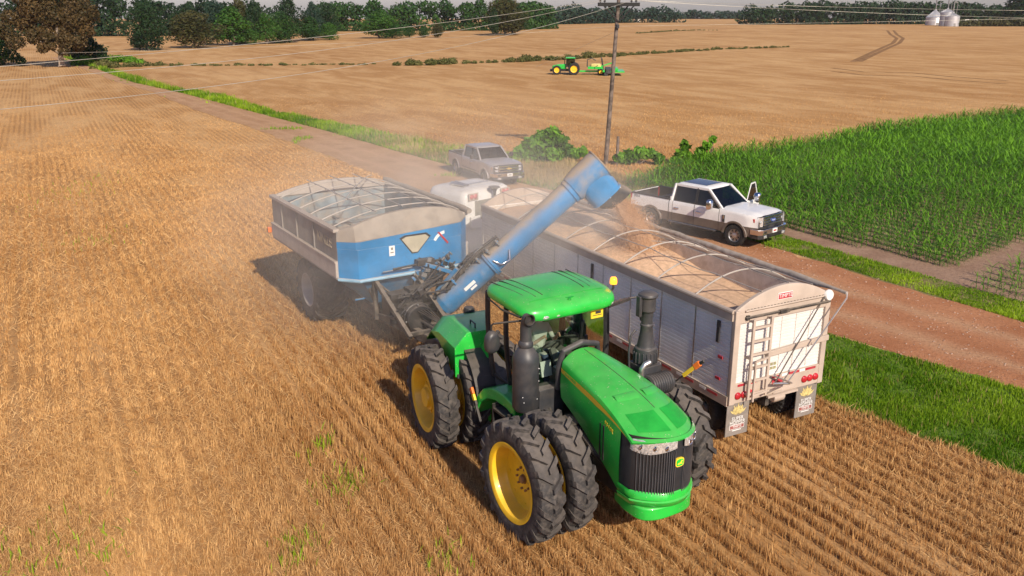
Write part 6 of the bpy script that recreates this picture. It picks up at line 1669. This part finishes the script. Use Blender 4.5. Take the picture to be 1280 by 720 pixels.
# rows and clumps on the far fields
tr_list = [
 ('round tree with hollow lower branches standing beyond the oak on the far field', 186, 63, 50, 6, 'dark', 2), ('small dark tree leaning beside the round field tree', 175, 62, 20, 42, 'dark', 1),
 ('broad olive topped tree starting the wooded strip on the field', 243, 60, 60, 16, 'olive', 0), ('bright green domed tree in the wooded strip', 292, 57, 42, 10, 'light', 1),
 ('low bright green tree at the front edge of the wooded strip', 308, 56, 30, 34, 'light', 2), ('tall brown crowned tree rising over the wooded strip', 302, 55, 30, 2, 'olive', 1),
 ('bluish tree just behind the bright green dome', 272, 57, 34, 6, 'blue', 0), ('slim dark pointed tree in the middle of the wooded strip', 320, 55, 22, 4, 'dark', 1),
 ('light green round tree next to the dark pointed one', 334, 55, 30, 20, 'light', 0), ('broad mid green tree filling the strip under the tall ragged crown', 352, 54, 40, 18, 'mid', 2), ('tall ragged dark tree highest in the strip', 362, 53, 38, 0, 'dark', 0),
 ('mid green tree before the last gap of the strip', 386, 51, 34, 22, 'mid', 1), ('narrow blue green tree near the end of the strip', 392, 50, 22, 5, 'blue', 1), ('yellowish green low tree closing the strip at its open end', 412, 50, 26, 30, 'light', 2), ('dark round tree behind the open end of the strip', 410, 48, 30, 8, 'dark', 2),
 ('wide leafy tree hugging the field beyond the strip end', 474, 48, 44, 16, 'light', 0), ('low spreading bush tree under the wide leafy tree', 490, 48, 34, 34, 'mid', 2), ('small round tree first of three standing free on the field', 512, 47, 16, 34, 'mid', 0),
 ('squat round tree in the middle of three free standing ones', 530, 47, 17, 34, 'mid', 2), ('ragged small tree last of three standing free', 547, 47, 15, 30, 'olive', 1),
 ('tall brownish tree standing ahead of the woods at their end', 632, 44, 50, 0, 'olive', 0), ('leafy dark tree beside the tall brownish one', 640, 43, 36, 6, 'dark', 1), ('slim dark tree trunk clothed in ivy before the woods', 618, 45, 12, 12, 'dark', 1), ('green tree at the end of the woods by the pale field', 664, 36, 34, 12, 'mid', 1)]
for lab, px, py, w, top, kind, v in tr_list: tree(lab, px, py, w, top, kind, v, group='trees standing on the far fields')
tree('tall dark tree cut by the picture edge above the grain bins', 1276, 32, 44, -8, 'dark', 1)
# distant woods: one lumpy belt each
def woods(name, label, segs, kind, n, size, seed, depth=25, cat='woods'):
    """segs: list of (px, dist, top row); a belt of crowns that reads as one mass"""
    r = random.Random(seed); bl = []
    for (x0, d0, t0), (x1, d1, t1) in zip(segs, segs[1:]):
        L = math.hypot((x1 * d1 - x0 * d0) / FOC, d1 - d0); m_ = max(2, int(L / 4.2))
        for i in range(m_):
            t = (i + r.random()) / m_; D = d0 + (d1 - d0) * t; px = x0 + (x1 - x0) * t - 640; top = t0 + (t1 - t0) * t
            H = (CAMH + (12 - top) * D / FOC) * 1.12; H *= r.uniform(.82, 1.12); x = px / FOC * D; s = r.uniform(2.2, 4.0) * (1 if D < 500 else 1.5)
            for z in np.arange(s * .4, H - s * .3, s * .95): bl.append((x + r.gauss(0, 1.2), D + r.uniform(0, depth) * .5 + z * .5, z, s * 1.05, s, s * .8))
            bl.append((x, D + H * .5, H - s * .55, s * .8, s * .8, s * .7))
    V, q, R_ = leaf_cloud(bl, n, size, seed, .6); V[:, 2] = np.maximum(V[:, 2], .05)
    return tag(mesh_obj(name, raw_mesh(name, V, [q], R_, LEAF[kind])), label, cat, kind='stuff')
woods('far_woods', 'dark wood closing the view behind the oak', [(-120, 310, 4), (60, 310, 2), (130, 312, 4), (230, 318, 8), (330, 330, 6)], 'dark', 26000, .55, 61)
woods('far_woods', 'long dark wood behind the free standing field trees', [(400, 380, 6), (470, 390, 9), (560, 395, 6), (620, 400, 5), (690, 440, 9)], 'mid', 26000, .6, 62)
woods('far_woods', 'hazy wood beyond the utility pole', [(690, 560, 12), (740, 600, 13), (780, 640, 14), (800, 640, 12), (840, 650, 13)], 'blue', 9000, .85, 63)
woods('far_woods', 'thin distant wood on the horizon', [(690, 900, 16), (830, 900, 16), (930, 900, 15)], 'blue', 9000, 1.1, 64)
woods('far_woods', 'broad dark wood behind the grain bins', [(925, 560, 13), (1000, 560, 8), (1080, 570, 8), (1160, 580, 8), (1240, 585, 9), (1330, 590, 9)], 'dark', 26000, .85, 65, 40)
# weedy ditch lines across the far fields
def ditch(name, label, segs, n, size, seed, mat, hmax):
    r = np.random.default_rng(seed); bl = []
    for (xa, ya, h0), (xb, yb, h1) in zip(segs, segs[1:]):
        a, c = at(xa, ya), at(xb, yb); L = (c - a).length; m_ = max(2, int(L / .8))
        for i in range(m_):
            t = (i + r.random()) / m_; p = a + (c - a) * t; h = (h0 + (h1 - h0) * t) * r.uniform(.35, 1.1)
            if r.random() < .08: h *= 1.5
            if h < .12: continue
            bl.append((p.x + r.normal(0, .5), p.y + r.normal(0, .6), h * .45, max(.5, h * 1.1), max(.5, h), h * .6))
    V, q, R_ = leaf_cloud(bl, n, size, seed, .3); V[:, 2] = np.maximum(V[:, 2], .02)
    return tag(mesh_obj(name, raw_mesh(name, V, [q], R_, mat)), label, 'weeds', kind='stuff')
OLW = leaf_mat('ditch_weed', (.06, .085, .02), (.22, .20, .07), .3, .7)
ditch('ditch_weeds', 'weedy olive ditch line crossing the far field behind the small tractor', [(492, 82, .5), (505, 82, 1.2), (525, 82, 1.3), (560, 80, .8), (640, 78, .9), (700, 75, 1.0), (760, 71, .8), (800, 68, .5), (850, 65, .6), (900, 62, .4), (965, 60, .6), (985, 59, .3)], 14000, .16, 71, OLW, 1)
ditch('ditch_weeds', 'sparse weeds along the old fence line near the oak', [(120, 86, 1.2), (160, 84, .9), (200, 82, .6), (250, 82, .45), (330, 82, .4), (400, 81, .25), (470, 81, .3)], 3500, .16, 72, OLW, 1)
ditch('ditch_weeds', 'shaded green weeds around the foot of the oak', [(95, 82, 1.4), (130, 78, 1.4), (160, 78, 1.2), (175, 80, .8)], 6000, .16, 74, weedm, 1)
ditch('ditch_weeds', 'faint grass line on the horizon field', [(795, 42, .3), (840, 39, .5), (870, 38, .4), (895, 38, .2)], 900, .3, 75, OLW, 1)
ditch('ditch_weeds', 'pale green brush at the foot of the woods behind the bins', [(1195, 33, 3.5), (1240, 33, 4), (1300, 33, 4)], 3500, .7, 76, LEAF['olive'], 4)
# ================================================================== utility pole and wires
WOOD = pmat('pole_wood', (.16, .125, .105), .85, var=.35, scale=3, bump=.7, bscale=18, side=.1, spec=.1)
pp = at(757, 205); PX, PY = pp.x, pp.y
PTOP = 9.55
pole = thing('utility_pole', 'weathered wooden utility pole with braced crossarm rising behind the auger', 'utility pole', pp)
lx = (766 - 757) / FOC * (PY + 3)
b = MB(); b.tube([(0, 0, -.1), (lx * .5, 0, PTOP * .5), (lx, 0, PTOP)], [.14, .12, .10], 12); b.build('post', WOOD, pole, 50)
# lie of the crossarm: square to the line
b = MB(); b.box((lx, -.15, 9.08), (2.35, .12, .20)); b.box((lx, .15, 9.08), (2.35, .12, .20))
for sx in (1, -1): b.beam((lx + sx * .85, -.16, 9.0), (lx, -.14, 8.15), .075, .075); b.beam((lx + sx * .55, .16, 9.0), (lx, .14, 8.35), .075, .075)
b.build('crossarm', pmat('tarred_wood', (.012, .011, .011), .7), pole, bevel=.01)
ins = [-1.05, -.80, .72, .98]
for x in ins:
    b = MB(); b.lathe([(.015, 9.16), (.03, 9.22), (.06, 9.22), (.075, 9.28), (.04, 9.30), (.06, 9.34), (.05, 9.40), (0, 9.42)], 12, o=(lx + x, 0, 0)); b.build('insulator', M_['grey'], pole, 50)
b = MB(); b.lathe([(0, 7.78), (.10, 7.78), (.10, 8.0), (0, 8.0)], 12, o=(lx * .9, -.18, 0)); b.build('wire_clamp', M_['grey'], pole, 50)
stub = thing('post', 'short grey stub post leaning against the utility pole', 'post', (PX + .62, PY - .45, 0))
b = MB(); b.tube([(0, 0, -.1), (.02, 0, 1.7)], [.09, .085], 10); b.build('timber', WOOD, stub, 40)
fp = at(684, 203); pf = thing('post', 'grey broken fence post leaning in the vine bush', 'post', fp)
b = MB(); b.tube([(0, 0, -.1), (.06, -.05, .7), (.14, -.1, 1.45)], [.11, .10, .085], 8); b.build('timber', pmat('grey_wood', (.34, .30, .25), .9, var=.2, scale=6, bump=.5), pf, 40)
WIRE = pmat('wire', (.52, .48, .40), .4, metal=.3, var=.05)
def wire(label, a, c, sag, r_=.009):
    a, c = Vector(a), Vector(c); b = MB(); n = 30
    b.tube([a + (c - a) * (i / n) - Vector((0, 0, sag * 4 * (i / n) * (1 - i / n))) for i in range(n + 1)], r_, 6)
    return tag(b.build('power_line', WIRE, None, 60), label, 'power line', 'wires strung from the utility pole')
T = Vector((PX + lx, PY, 0))
def far_pt(px, py, D):   # a point of the left-hand span at depth D metres from the camera plane
    c, s = cos(PITCH), sin(PITCH); u = (px - 640) / FOC; v = (360 - py) / FOC
    return Vector((u * D, D * (c + v * s), CAMH + D * (-s + v * c)))
wire('highest of the pale wires slanting down from the pole across the woods', T + Vector((-1.05, 0, 9.3)), far_pt(-60, 88, 26), .25)
wire('middle pale wire slanting over the far field towards the oak', T + Vector((-.80, 0, 9.3)), far_pt(-60, 105, 26), .55)
wire('pale wire slanting lowest across the lane and near stubble', T + Vector((.72, 0, 9.3)), far_pt(-60, 142, 24), .75)
for x, dy, lab in ((.98, 0, 'upper pale wire running from the pole over the grain bins'), (.72, .8, 'thick pale wire running below the one over the grain bins')):
    wire(lab, T + Vector((x, 0, 9.3)), T + Vector((62, 4 + dy, 9.2 - dy * .7)), .55 + .25 * dy)
wire('neutral wire leaving the pole under the crossarm towards the oak', T + Vector((0, -.18, 7.9)), T + Vector((-30, -4, 6.6)), .2, .006)
wire('neutral wire leaving the pole under the crossarm towards the horizon farm', T + Vector((0, -.18, 7.9)), T + Vector((62, 3, 9.3)), .15, .006)
wire('thin guy wire from the pole down to the far stubble', T + Vector((-.1, .1, 7.6)), T + Vector((-4.5, 7.0, 5.2)), .0, .006)

# ================================================================== far tractor with its drill
ft = at(709, 93); FD = ft.y
def trac_far():
    t = thing('tractor', 'small green tractor with cab working far across the field', 'tractor', ft, radians(86), scale=.78)
    # heading left in the photo
    b = MB()
    b.loft([[(sx * w, y, z) for sx, z in ((-1, z0), (1, z0), (1, z1), (.6, z1 + .12), (-.6, z1 + .12), (-1, z1))] for y, w, z0, z1 in ((.2, .42, 1.0, 1.75), (1.6, .42, 1.0, 1.68), (2.5, .38, .95, 1.5), (2.7, .3, .95, 1.35))])
    b.build('hood', M_['green'], t, bevel=.05)
    b = MB(); b.box((0, 2.72, 1.2), (.55, .05, .5)); b.box((0, 1.0, .8), (.6, 3.6, .4)); b.tube([(.45, .5, 1.7), (.45, .5, 2.6)], .07, 8); b.box((0, 2.95, .75), (.9, .4, .4)); b.build('chassis', M_['black'], t)
    b = MB(); b.box((0, -.55, 2.95), (1.75, 1.75, .18)); b.build('cab_roof', M_['green'], t, bevel=.06)
    b = MB()
    for sx in (.8, -.8):
        for y in (.2, -1.35): b.beam((sx, y, 1.5), (sx * .95, y, 2.9), .09, .09)
    b.box((0, -.55, 1.45), (1.6, 1.6, .25)); b.box((0, -.8, 1.9), (.5, .3, .8)); b.build('cab_frame', M_['black'], t)
    b = MB(); b.box((0, -.55, 2.2), (1.56, 1.5, 1.3)); b.build('cab_glass', glass_mat('far_cab_glass', (.25, .33, .32), 1.2), t)
    for sx in (1, -1):
        b = MB(); b.prism([(-.3, 1.5), (-.6, 1.95), (-1.3, 2.0), (-1.9, 1.6), (-1.9, 1.5), (-1.3, 1.85), (-.65, 1.8)], 'x', sx * .7, sx * 1.15); b.build('fender', M_['green'], t)
    return t
ftr = trac_far()
def wheel_far(root, x, y, R, w, rr_):
    sx = 1 if x > 0 else -1
    o = MB(); o.lathe([(rr_, -w / 2), (R * .97, -w / 2), (R, -w * .3), (R, w * .3), (R * .97, w / 2), (rr_, w / 2)], 28, axis='x')
    k = MB(); k.lathe([(rr_, w * .5), (rr_ * .9, w * .35), (rr_ * .5, w * .25), (rr_ * .45, w * .4), (0, w * .4)], 24, axis='x'); k.lathe([(rr_, -w * .5), (0, -w * .3)], 24, axis='x')
    wo = k.build('wheel', M_['yellow'], root, 40); wo.location = (x, y, R)
    if sx < 0: wo.rotation_euler = (0, 0, pi)
    o.build('tyre', M_['tyre2'], wo, 40)
for sx in (1, -1): wheel_far(ftr, sx * 1.0, 1.9, .82, .5, .48); wheel_far(ftr, sx * 1.05, -1.2, 1.05, .6, .62); wheel_far(ftr, sx * 1.7, -1.2, 1.05, .6, .62)
dp = at(749, 93.5)
drill = thing('planter', 'green planter with pale yellow seed hopper pulled by the far tractor', 'planter', dp, radians(86), scale=.9)
b = MB(); b.box((0, 2.2, .55), (.25, 4.0, .25)); b.box((0, -.6, .75), (5.8, .3, .3)); b.box((0, -1.8, .7), (5.8, .25, .25)); b.box((0, .6, 1.1), (1.6, 2.4, .35)); b.beam((0, -.2, 1.3), (0, -2.2, 1.9), .2, .15); b.box((0, -3.0, .62), (5.4, 1.6, .18)); b.box((0, -2.4, .95), (4.2, .9, .35)); b.build('frame', M_['green'], drill)
b = MB()
b.loft([rrect(.55, .85, .6, z, .6, 16) for z in (1.25, 1.55)] + [rrect(.40, .7, .6, 1.72, .7, 16)])
b.build('seed_hopper', pmat('seed_hopper', (.62, .50, .18), .5, var=.08), drill, 40)
for k in range(10):
    b = MB(); x = -2.7 + .6 * k; b.box((x, -1.4, .75), (.3, .9, .6)); b.lathe([(.3, -.05), (.3, .05)], 14, o=(x, -1.0, .30), axis='x', caps=True); b.build('row_unit', M_['grey'], drill)
for sx in (1, -1):
    wheel_far(drill, sx * 1.2, -.2, .5, .35, .28)
    b = MB(); b.beam((sx * 2.6, -.6, .8), (sx * 2.7, -.3, 2.6), .1, .1); b.beam((sx * 2.7, -.3, 2.6), (sx * 1.5, -.3, 2.2), .08, .08); b.build('marker_arm', M_['black'], drill)
b = MB(); b.tube([(.2, 1.9, 1.2), (.2, 1.9, 2.3), (.2, 1.2, 2.5), (.2, .6, 2.2)], .09, 8); b.build('fill_tube', M_['frame'], drill, 50)
# ================================================================== grain bins, far farm
BIN = pmat('galvanised', (.55, .55, .57), .4, metal=.5, var=.06, scale=.4, side=.1)
def grain_bin(label, px, py, wpx, eave, peak, pipe):
    p = at(px, py); D = p.y * cos(PITCH) + CAMH * sin(PITCH); k = D / FOC; R = wpx * k / 2; he = (py - eave) * k; hp = (py - peak) * k
    t = thing('grain_bin', label, 'grain bin', p, 0, 'grain bins at the edge of the wood')
    b = MB(); pr = []
    n = 16
    for i in range(n): pr += [(R, he * i / n), (R * 1.012, he * (i + .5) / n)]
    b.lathe(pr + [(R, he)], 40); b.build('wall', BIN, t, 40)
    b = MB(); b.lathe([(R * 1.03, he - .1), (R * .12, hp - .1), (R * .12, hp + .4), (0, hp + .5)], 40)
    for i in range(20): a = 2 * pi * i / 20; b.beam((R * cos(a), R * sin(a), he + .05), (R * .12 * cos(a), R * .12 * sin(a), hp), .12, .12)
    b.build('roof', BIN, t, 30)
    b = MB(); b.tube([(0, 0, hp), (.0, 0, hp + pipe)], .35, 8); b.tube([(R * .5, 0, (he + hp) / 2), (R * .5, 0, hp + pipe * .9)], .15, 6); b.beam((R * .5, 0, hp + pipe * .9), (0, 0, hp + pipe), .3, .3); b.build('filling_pipe', M_['chain'], t, 50)
    b = MB(); b.box((0, -R - .02, he * .16), (R * .3, .12, he * .3)); b.build('door', M_['chain'], t)
grain_bin('wide grain bin with a long shallow roof and tall pipes', 1167, 31.5, 20, 22, 13.5, 16)
grain_bin('tallest grain bin in the middle of the row', 1182, 32.5, 16, 16, 12, 18)
grain_bin('front grain bin nearest the parked farm trailer', 1189, 33.0, 17, 21, 17, 6)
p = at(1200.5, 32.6); ut = thing('utility_truck', 'tiny white truck parked beside the front grain bin', 'truck', p, radians(90))
b = MB(); b.box((0, .5, 1.3), (2.2, 5.6, 1.3)); b.box((0, 2.6, 1.9), (2.1, 1.6, 1.2)); b.build('body', M_['cabwhite'], ut, bevel=.1)
b = MB(); b.box((0, 3.35, 2.1), (1.8, .2, .6)); b.build('windscreen', M_['darkglass'], ut)
for y in (-1.2, 2.4):
    for sx in (1, -1): b = MB(); b.lathe([(0, -.15), (.5, -.15), (.5, .15), (0, .15)], 14, o=(sx * .95, y, .5), axis='x'); b.build('wheel', M_['tyre2'], ut)
p = at(1212.5, 31.2); ut = thing('farm_trailer', 'tiny dark and white farm trailer behind the small white truck', 'trailer', p, radians(80))
b = MB(); b.loft([[(sx * w, y, z) for sx, y in ((-1, -l), (1, -l), (1, l), (-1, l))] for w, l, z in ((.8, 2.0, 1.2), (1.3, 3.4, 2.4), (1.3, 3.4, 3.2))]); b.build('box', M_['cabwhite'], ut)
b = MB(); b.box((0, 0, .9), (1.6, 6.4, .4)); b.build('frame', M_['black'], ut)
for sx in (1, -1): b = MB(); b.lathe([(0, -.15), (.5, -.15), (.5, .15), (0, .15)], 14, o=(sx * 1.0, 0, .5), axis='x'); b.build('wheel', M_['tyre2'], ut)
def barn(name, label, px, py, D, w, l, h, wall_m, roof_m):
    c = at(px, py); t = thing(name, label, 'shed', c, radians(8))
    b = MB(); b.box((0, 0, h / 2), (w, l, h)); b.prism([(-w / 2, h), (0, h + w * .14), (w / 2, h)], 'y', -l / 2, l / 2); b.build('wall', wall_m, t)
    b = MB()
    for sx in (1, -1): b.add([(sx * (w / 2 + .4), -l / 2 - .3, h - .08), (sx * (w / 2 + .4), l / 2 + .3, h - .08), (0, l / 2 + .3, h + w * .14 + .08), (0, -l / 2 - .3, h + w * .14 + .08)], [(0, 1, 2, 3) if sx > 0 else (3, 2, 1, 0)])
    b.build('roof', roof_m, t)
    b = MB(); b.box((-w * .15, -l / 2 - .03, h * .38), (w * .35, .08, h * .7)); b.build('door', M_['black'], t)
barn('shed', 'pale roofed farm shed before the far woods', 826.5, 25.5, 0, 9, 12, 3.6, pmat('shed_wall', (.09, .085, .085), .7), M_['cabwhite'])
barn('shed', 'small white hut left of the pale roofed shed', 796.5, 27.8, 0, 3.4, 3.0, 2.4, M_['cabwhite'], M_['chain'])
barn('shed', 'low pinkish hut right beside the utility pole', 776, 25.6, 0, 6, 5, 2.4, pmat('pink_wall', (.45, .33, .30), .7), M_['chain'])
# wheel tracks pressed into the far field (bent straw lies darker)
TRK = pmat('pressed_track', (.27, .15, .065), .95, var=.25, scale=.8, spec=.1)
def track(label, pts, w):
    P = [at(*p) for p in pts]; b = MB(); L, R_ = [], []
    for i, p in enumerate(P):
        d = (P[min(i + 1, len(P) - 1)] - P[max(i - 1, 0)]).normalized(); n = Vector((-d.y, d.x, 0)) * w / 2
        L.append([tuple(p - n + Vector((0, 0, .012))), tuple(p + n + Vector((0, 0, .012)))])
    b.grid(L); tag(b.build('wheel_track', TRK), label, 'track', kind='structure')
for dx in (0, 8): track('dark curved wheel track on the far field below the bins', [(1109 + dx, 38), (1113 + dx, 43), (1121 + dx, 48), (1116 + dx, 54), (1100 + dx, 61), (1085 + dx, 68), (1066 + dx, 77)], 1.1)
for dy in (0, 4): track('dark wheel track crossing the far field behind the corn', [(1040, 85 + dy), (1080, 90 + dy), (1140, 91 + dy), (1190, 96 + dy), (1260, 101 + dy)], .7)
# ================================================================== dust in the air over cart and trailer
def dust(name, label, c, r, dens, tilt=0):
    """airborne dust: dense at its heart, thinning to nothing at the rim, patchy"""
    b = MB(); b.ball((0, 0, 0), 1, 28, 16); m, nt = new_mat(name); N = NT(nt)
    out = N.n('ShaderNodeOutputMaterial'); v = N.n('ShaderNodeVolumePrincipled'); N.l(v.outputs[0], out.inputs['Volume'])
    tc = N.n('ShaderNodeTexCoord').outputs['Object']; ln = N.n('ShaderNodeVectorMath'); ln.operation = 'LENGTH'; N.l(tc, ln.inputs[0])
    f = N.ramp(ln.outputs['Value'], 1., .25, 0, 1); f = N.math('MULTIPLY', f, N.ramp(N.noise(tc, 2.6, 3, .6), .32, .66, .25, 1.5))
    N.l(N.math('MULTIPLY', f, dens), v.inputs['Density'])
    v.inputs['Color'].default_value = (.97, .91, .83, 1); v.inputs['Anisotropy'].default_value = -.1
    o = b.build(name, m, None, 60); o.location = c; o.rotation_euler = (0, 0, tilt); o.scale = r
    return tag(o, label, 'dust', kind='stuff')
dust('dust_cloud', 'thin tan dust drifting over the blue cart and auger', (-1.8, 24.4, 2.9), (8.6, 7.2, 4.4), .068, .3)
dust('dust_cloud', 'dust rising around the falling grain over the trailer', (1.9, 22.6, 3.2), (2.6, 2.2, 2.2), .14)
dust('dust_cloud', 'low dust hanging on the lane between trailer and white pickup', (4.6, 33.0, .9), (6.5, 3.6, 2.2), .008, -.9)
# thin summer haze over the whole valley
b = MB(); b.box((0, 400, 16), (2600, 1900, 34)); m, nt = new_mat('haze'); N = NT(nt)
out = N.n('ShaderNodeOutputMaterial'); v = N.n('ShaderNodeVolumePrincipled'); N.l(v.outputs[0], out.inputs['Volume'])
v.inputs['Color'].default_value = (.86, .90, 1, 1); v.inputs['Density'].default_value = .00006
tag(b.build('haze', m), 'thin bluish summer haze in the air', 'haze', kind='stuff')
# ================================================================== camera, sun, sky
cam = bpy.data.cameras.new('camera'); co = bpy.data.objects.new('camera', cam); COL.objects.link(co)
cam.sensor_fit = 'HORIZONTAL'; cam.sensor_width = 36; cam.lens = 36 * FOC / 1280; cam.clip_end = 20000; cam.clip_start = .1
co.location = (0, 0, CAMH); co.rotation_euler = (pi / 2 - PITCH, 0, 0); scene.camera = co
SUN_AZ = Vector((.43, -.90, 0)).normalized(); SUN_EL = radians(33)
to_sun = SUN_AZ * cos(SUN_EL) + Vector((0, 0, sin(SUN_EL)))
sl = bpy.data.lights.new('sun', 'SUN'); sl.energy = 4.7; sl.angle = radians(.55); sl.color = (1, .88, .71)
so = bpy.data.objects.new('sun', sl); COL.objects.link(so); so.rotation_euler = to_sun.to_track_quat('Z', 'Y').to_euler()
w = bpy.data.worlds.new('World'); scene.world = w; w.use_nodes = True
nt = w.node_tree; nt.nodes.clear(); N = NT(nt)
out = N.n('ShaderNodeOutputWorld'); bg = N.n('ShaderNodeBackground'); N.l(bg.outputs[0], out.inputs[0])
sky = N.n('ShaderNodeTexSky'); sky.sky_type = 'NISHITA'; sky.sun_disc = False; sky.sun_elevation = SUN_EL
sky.sun_rotation = atan2(SUN_AZ.x, SUN_AZ.y); sky.air_density = 1.0; sky.dust_density = .8; sky.ozone_density = 3.0
N.l(N.mix(1., sky.outputs[0], (.95, .85, 1.0), 'MULTIPLY'), bg.inputs[0]); bg.inputs[1].default_value = .095
vs = scene.view_settings; scene.display_settings.display_device = 'sRGB'; vs.view_transform = 'Standard'; vs.look = 'None'; vs.gamma = 1; vs.exposure = .25; vs.use_curve_mapping = False
scene.cycles.use_denoising = True
scene.cycles.max_bounces = 8; scene.cycles.transparent_max_bounces = 16; scene.cycles.volume_bounces = 2; scene.cycles.sample_clamp_indirect = 6
scene.render.film_transparent = False
bpy.context.view_layer.update()
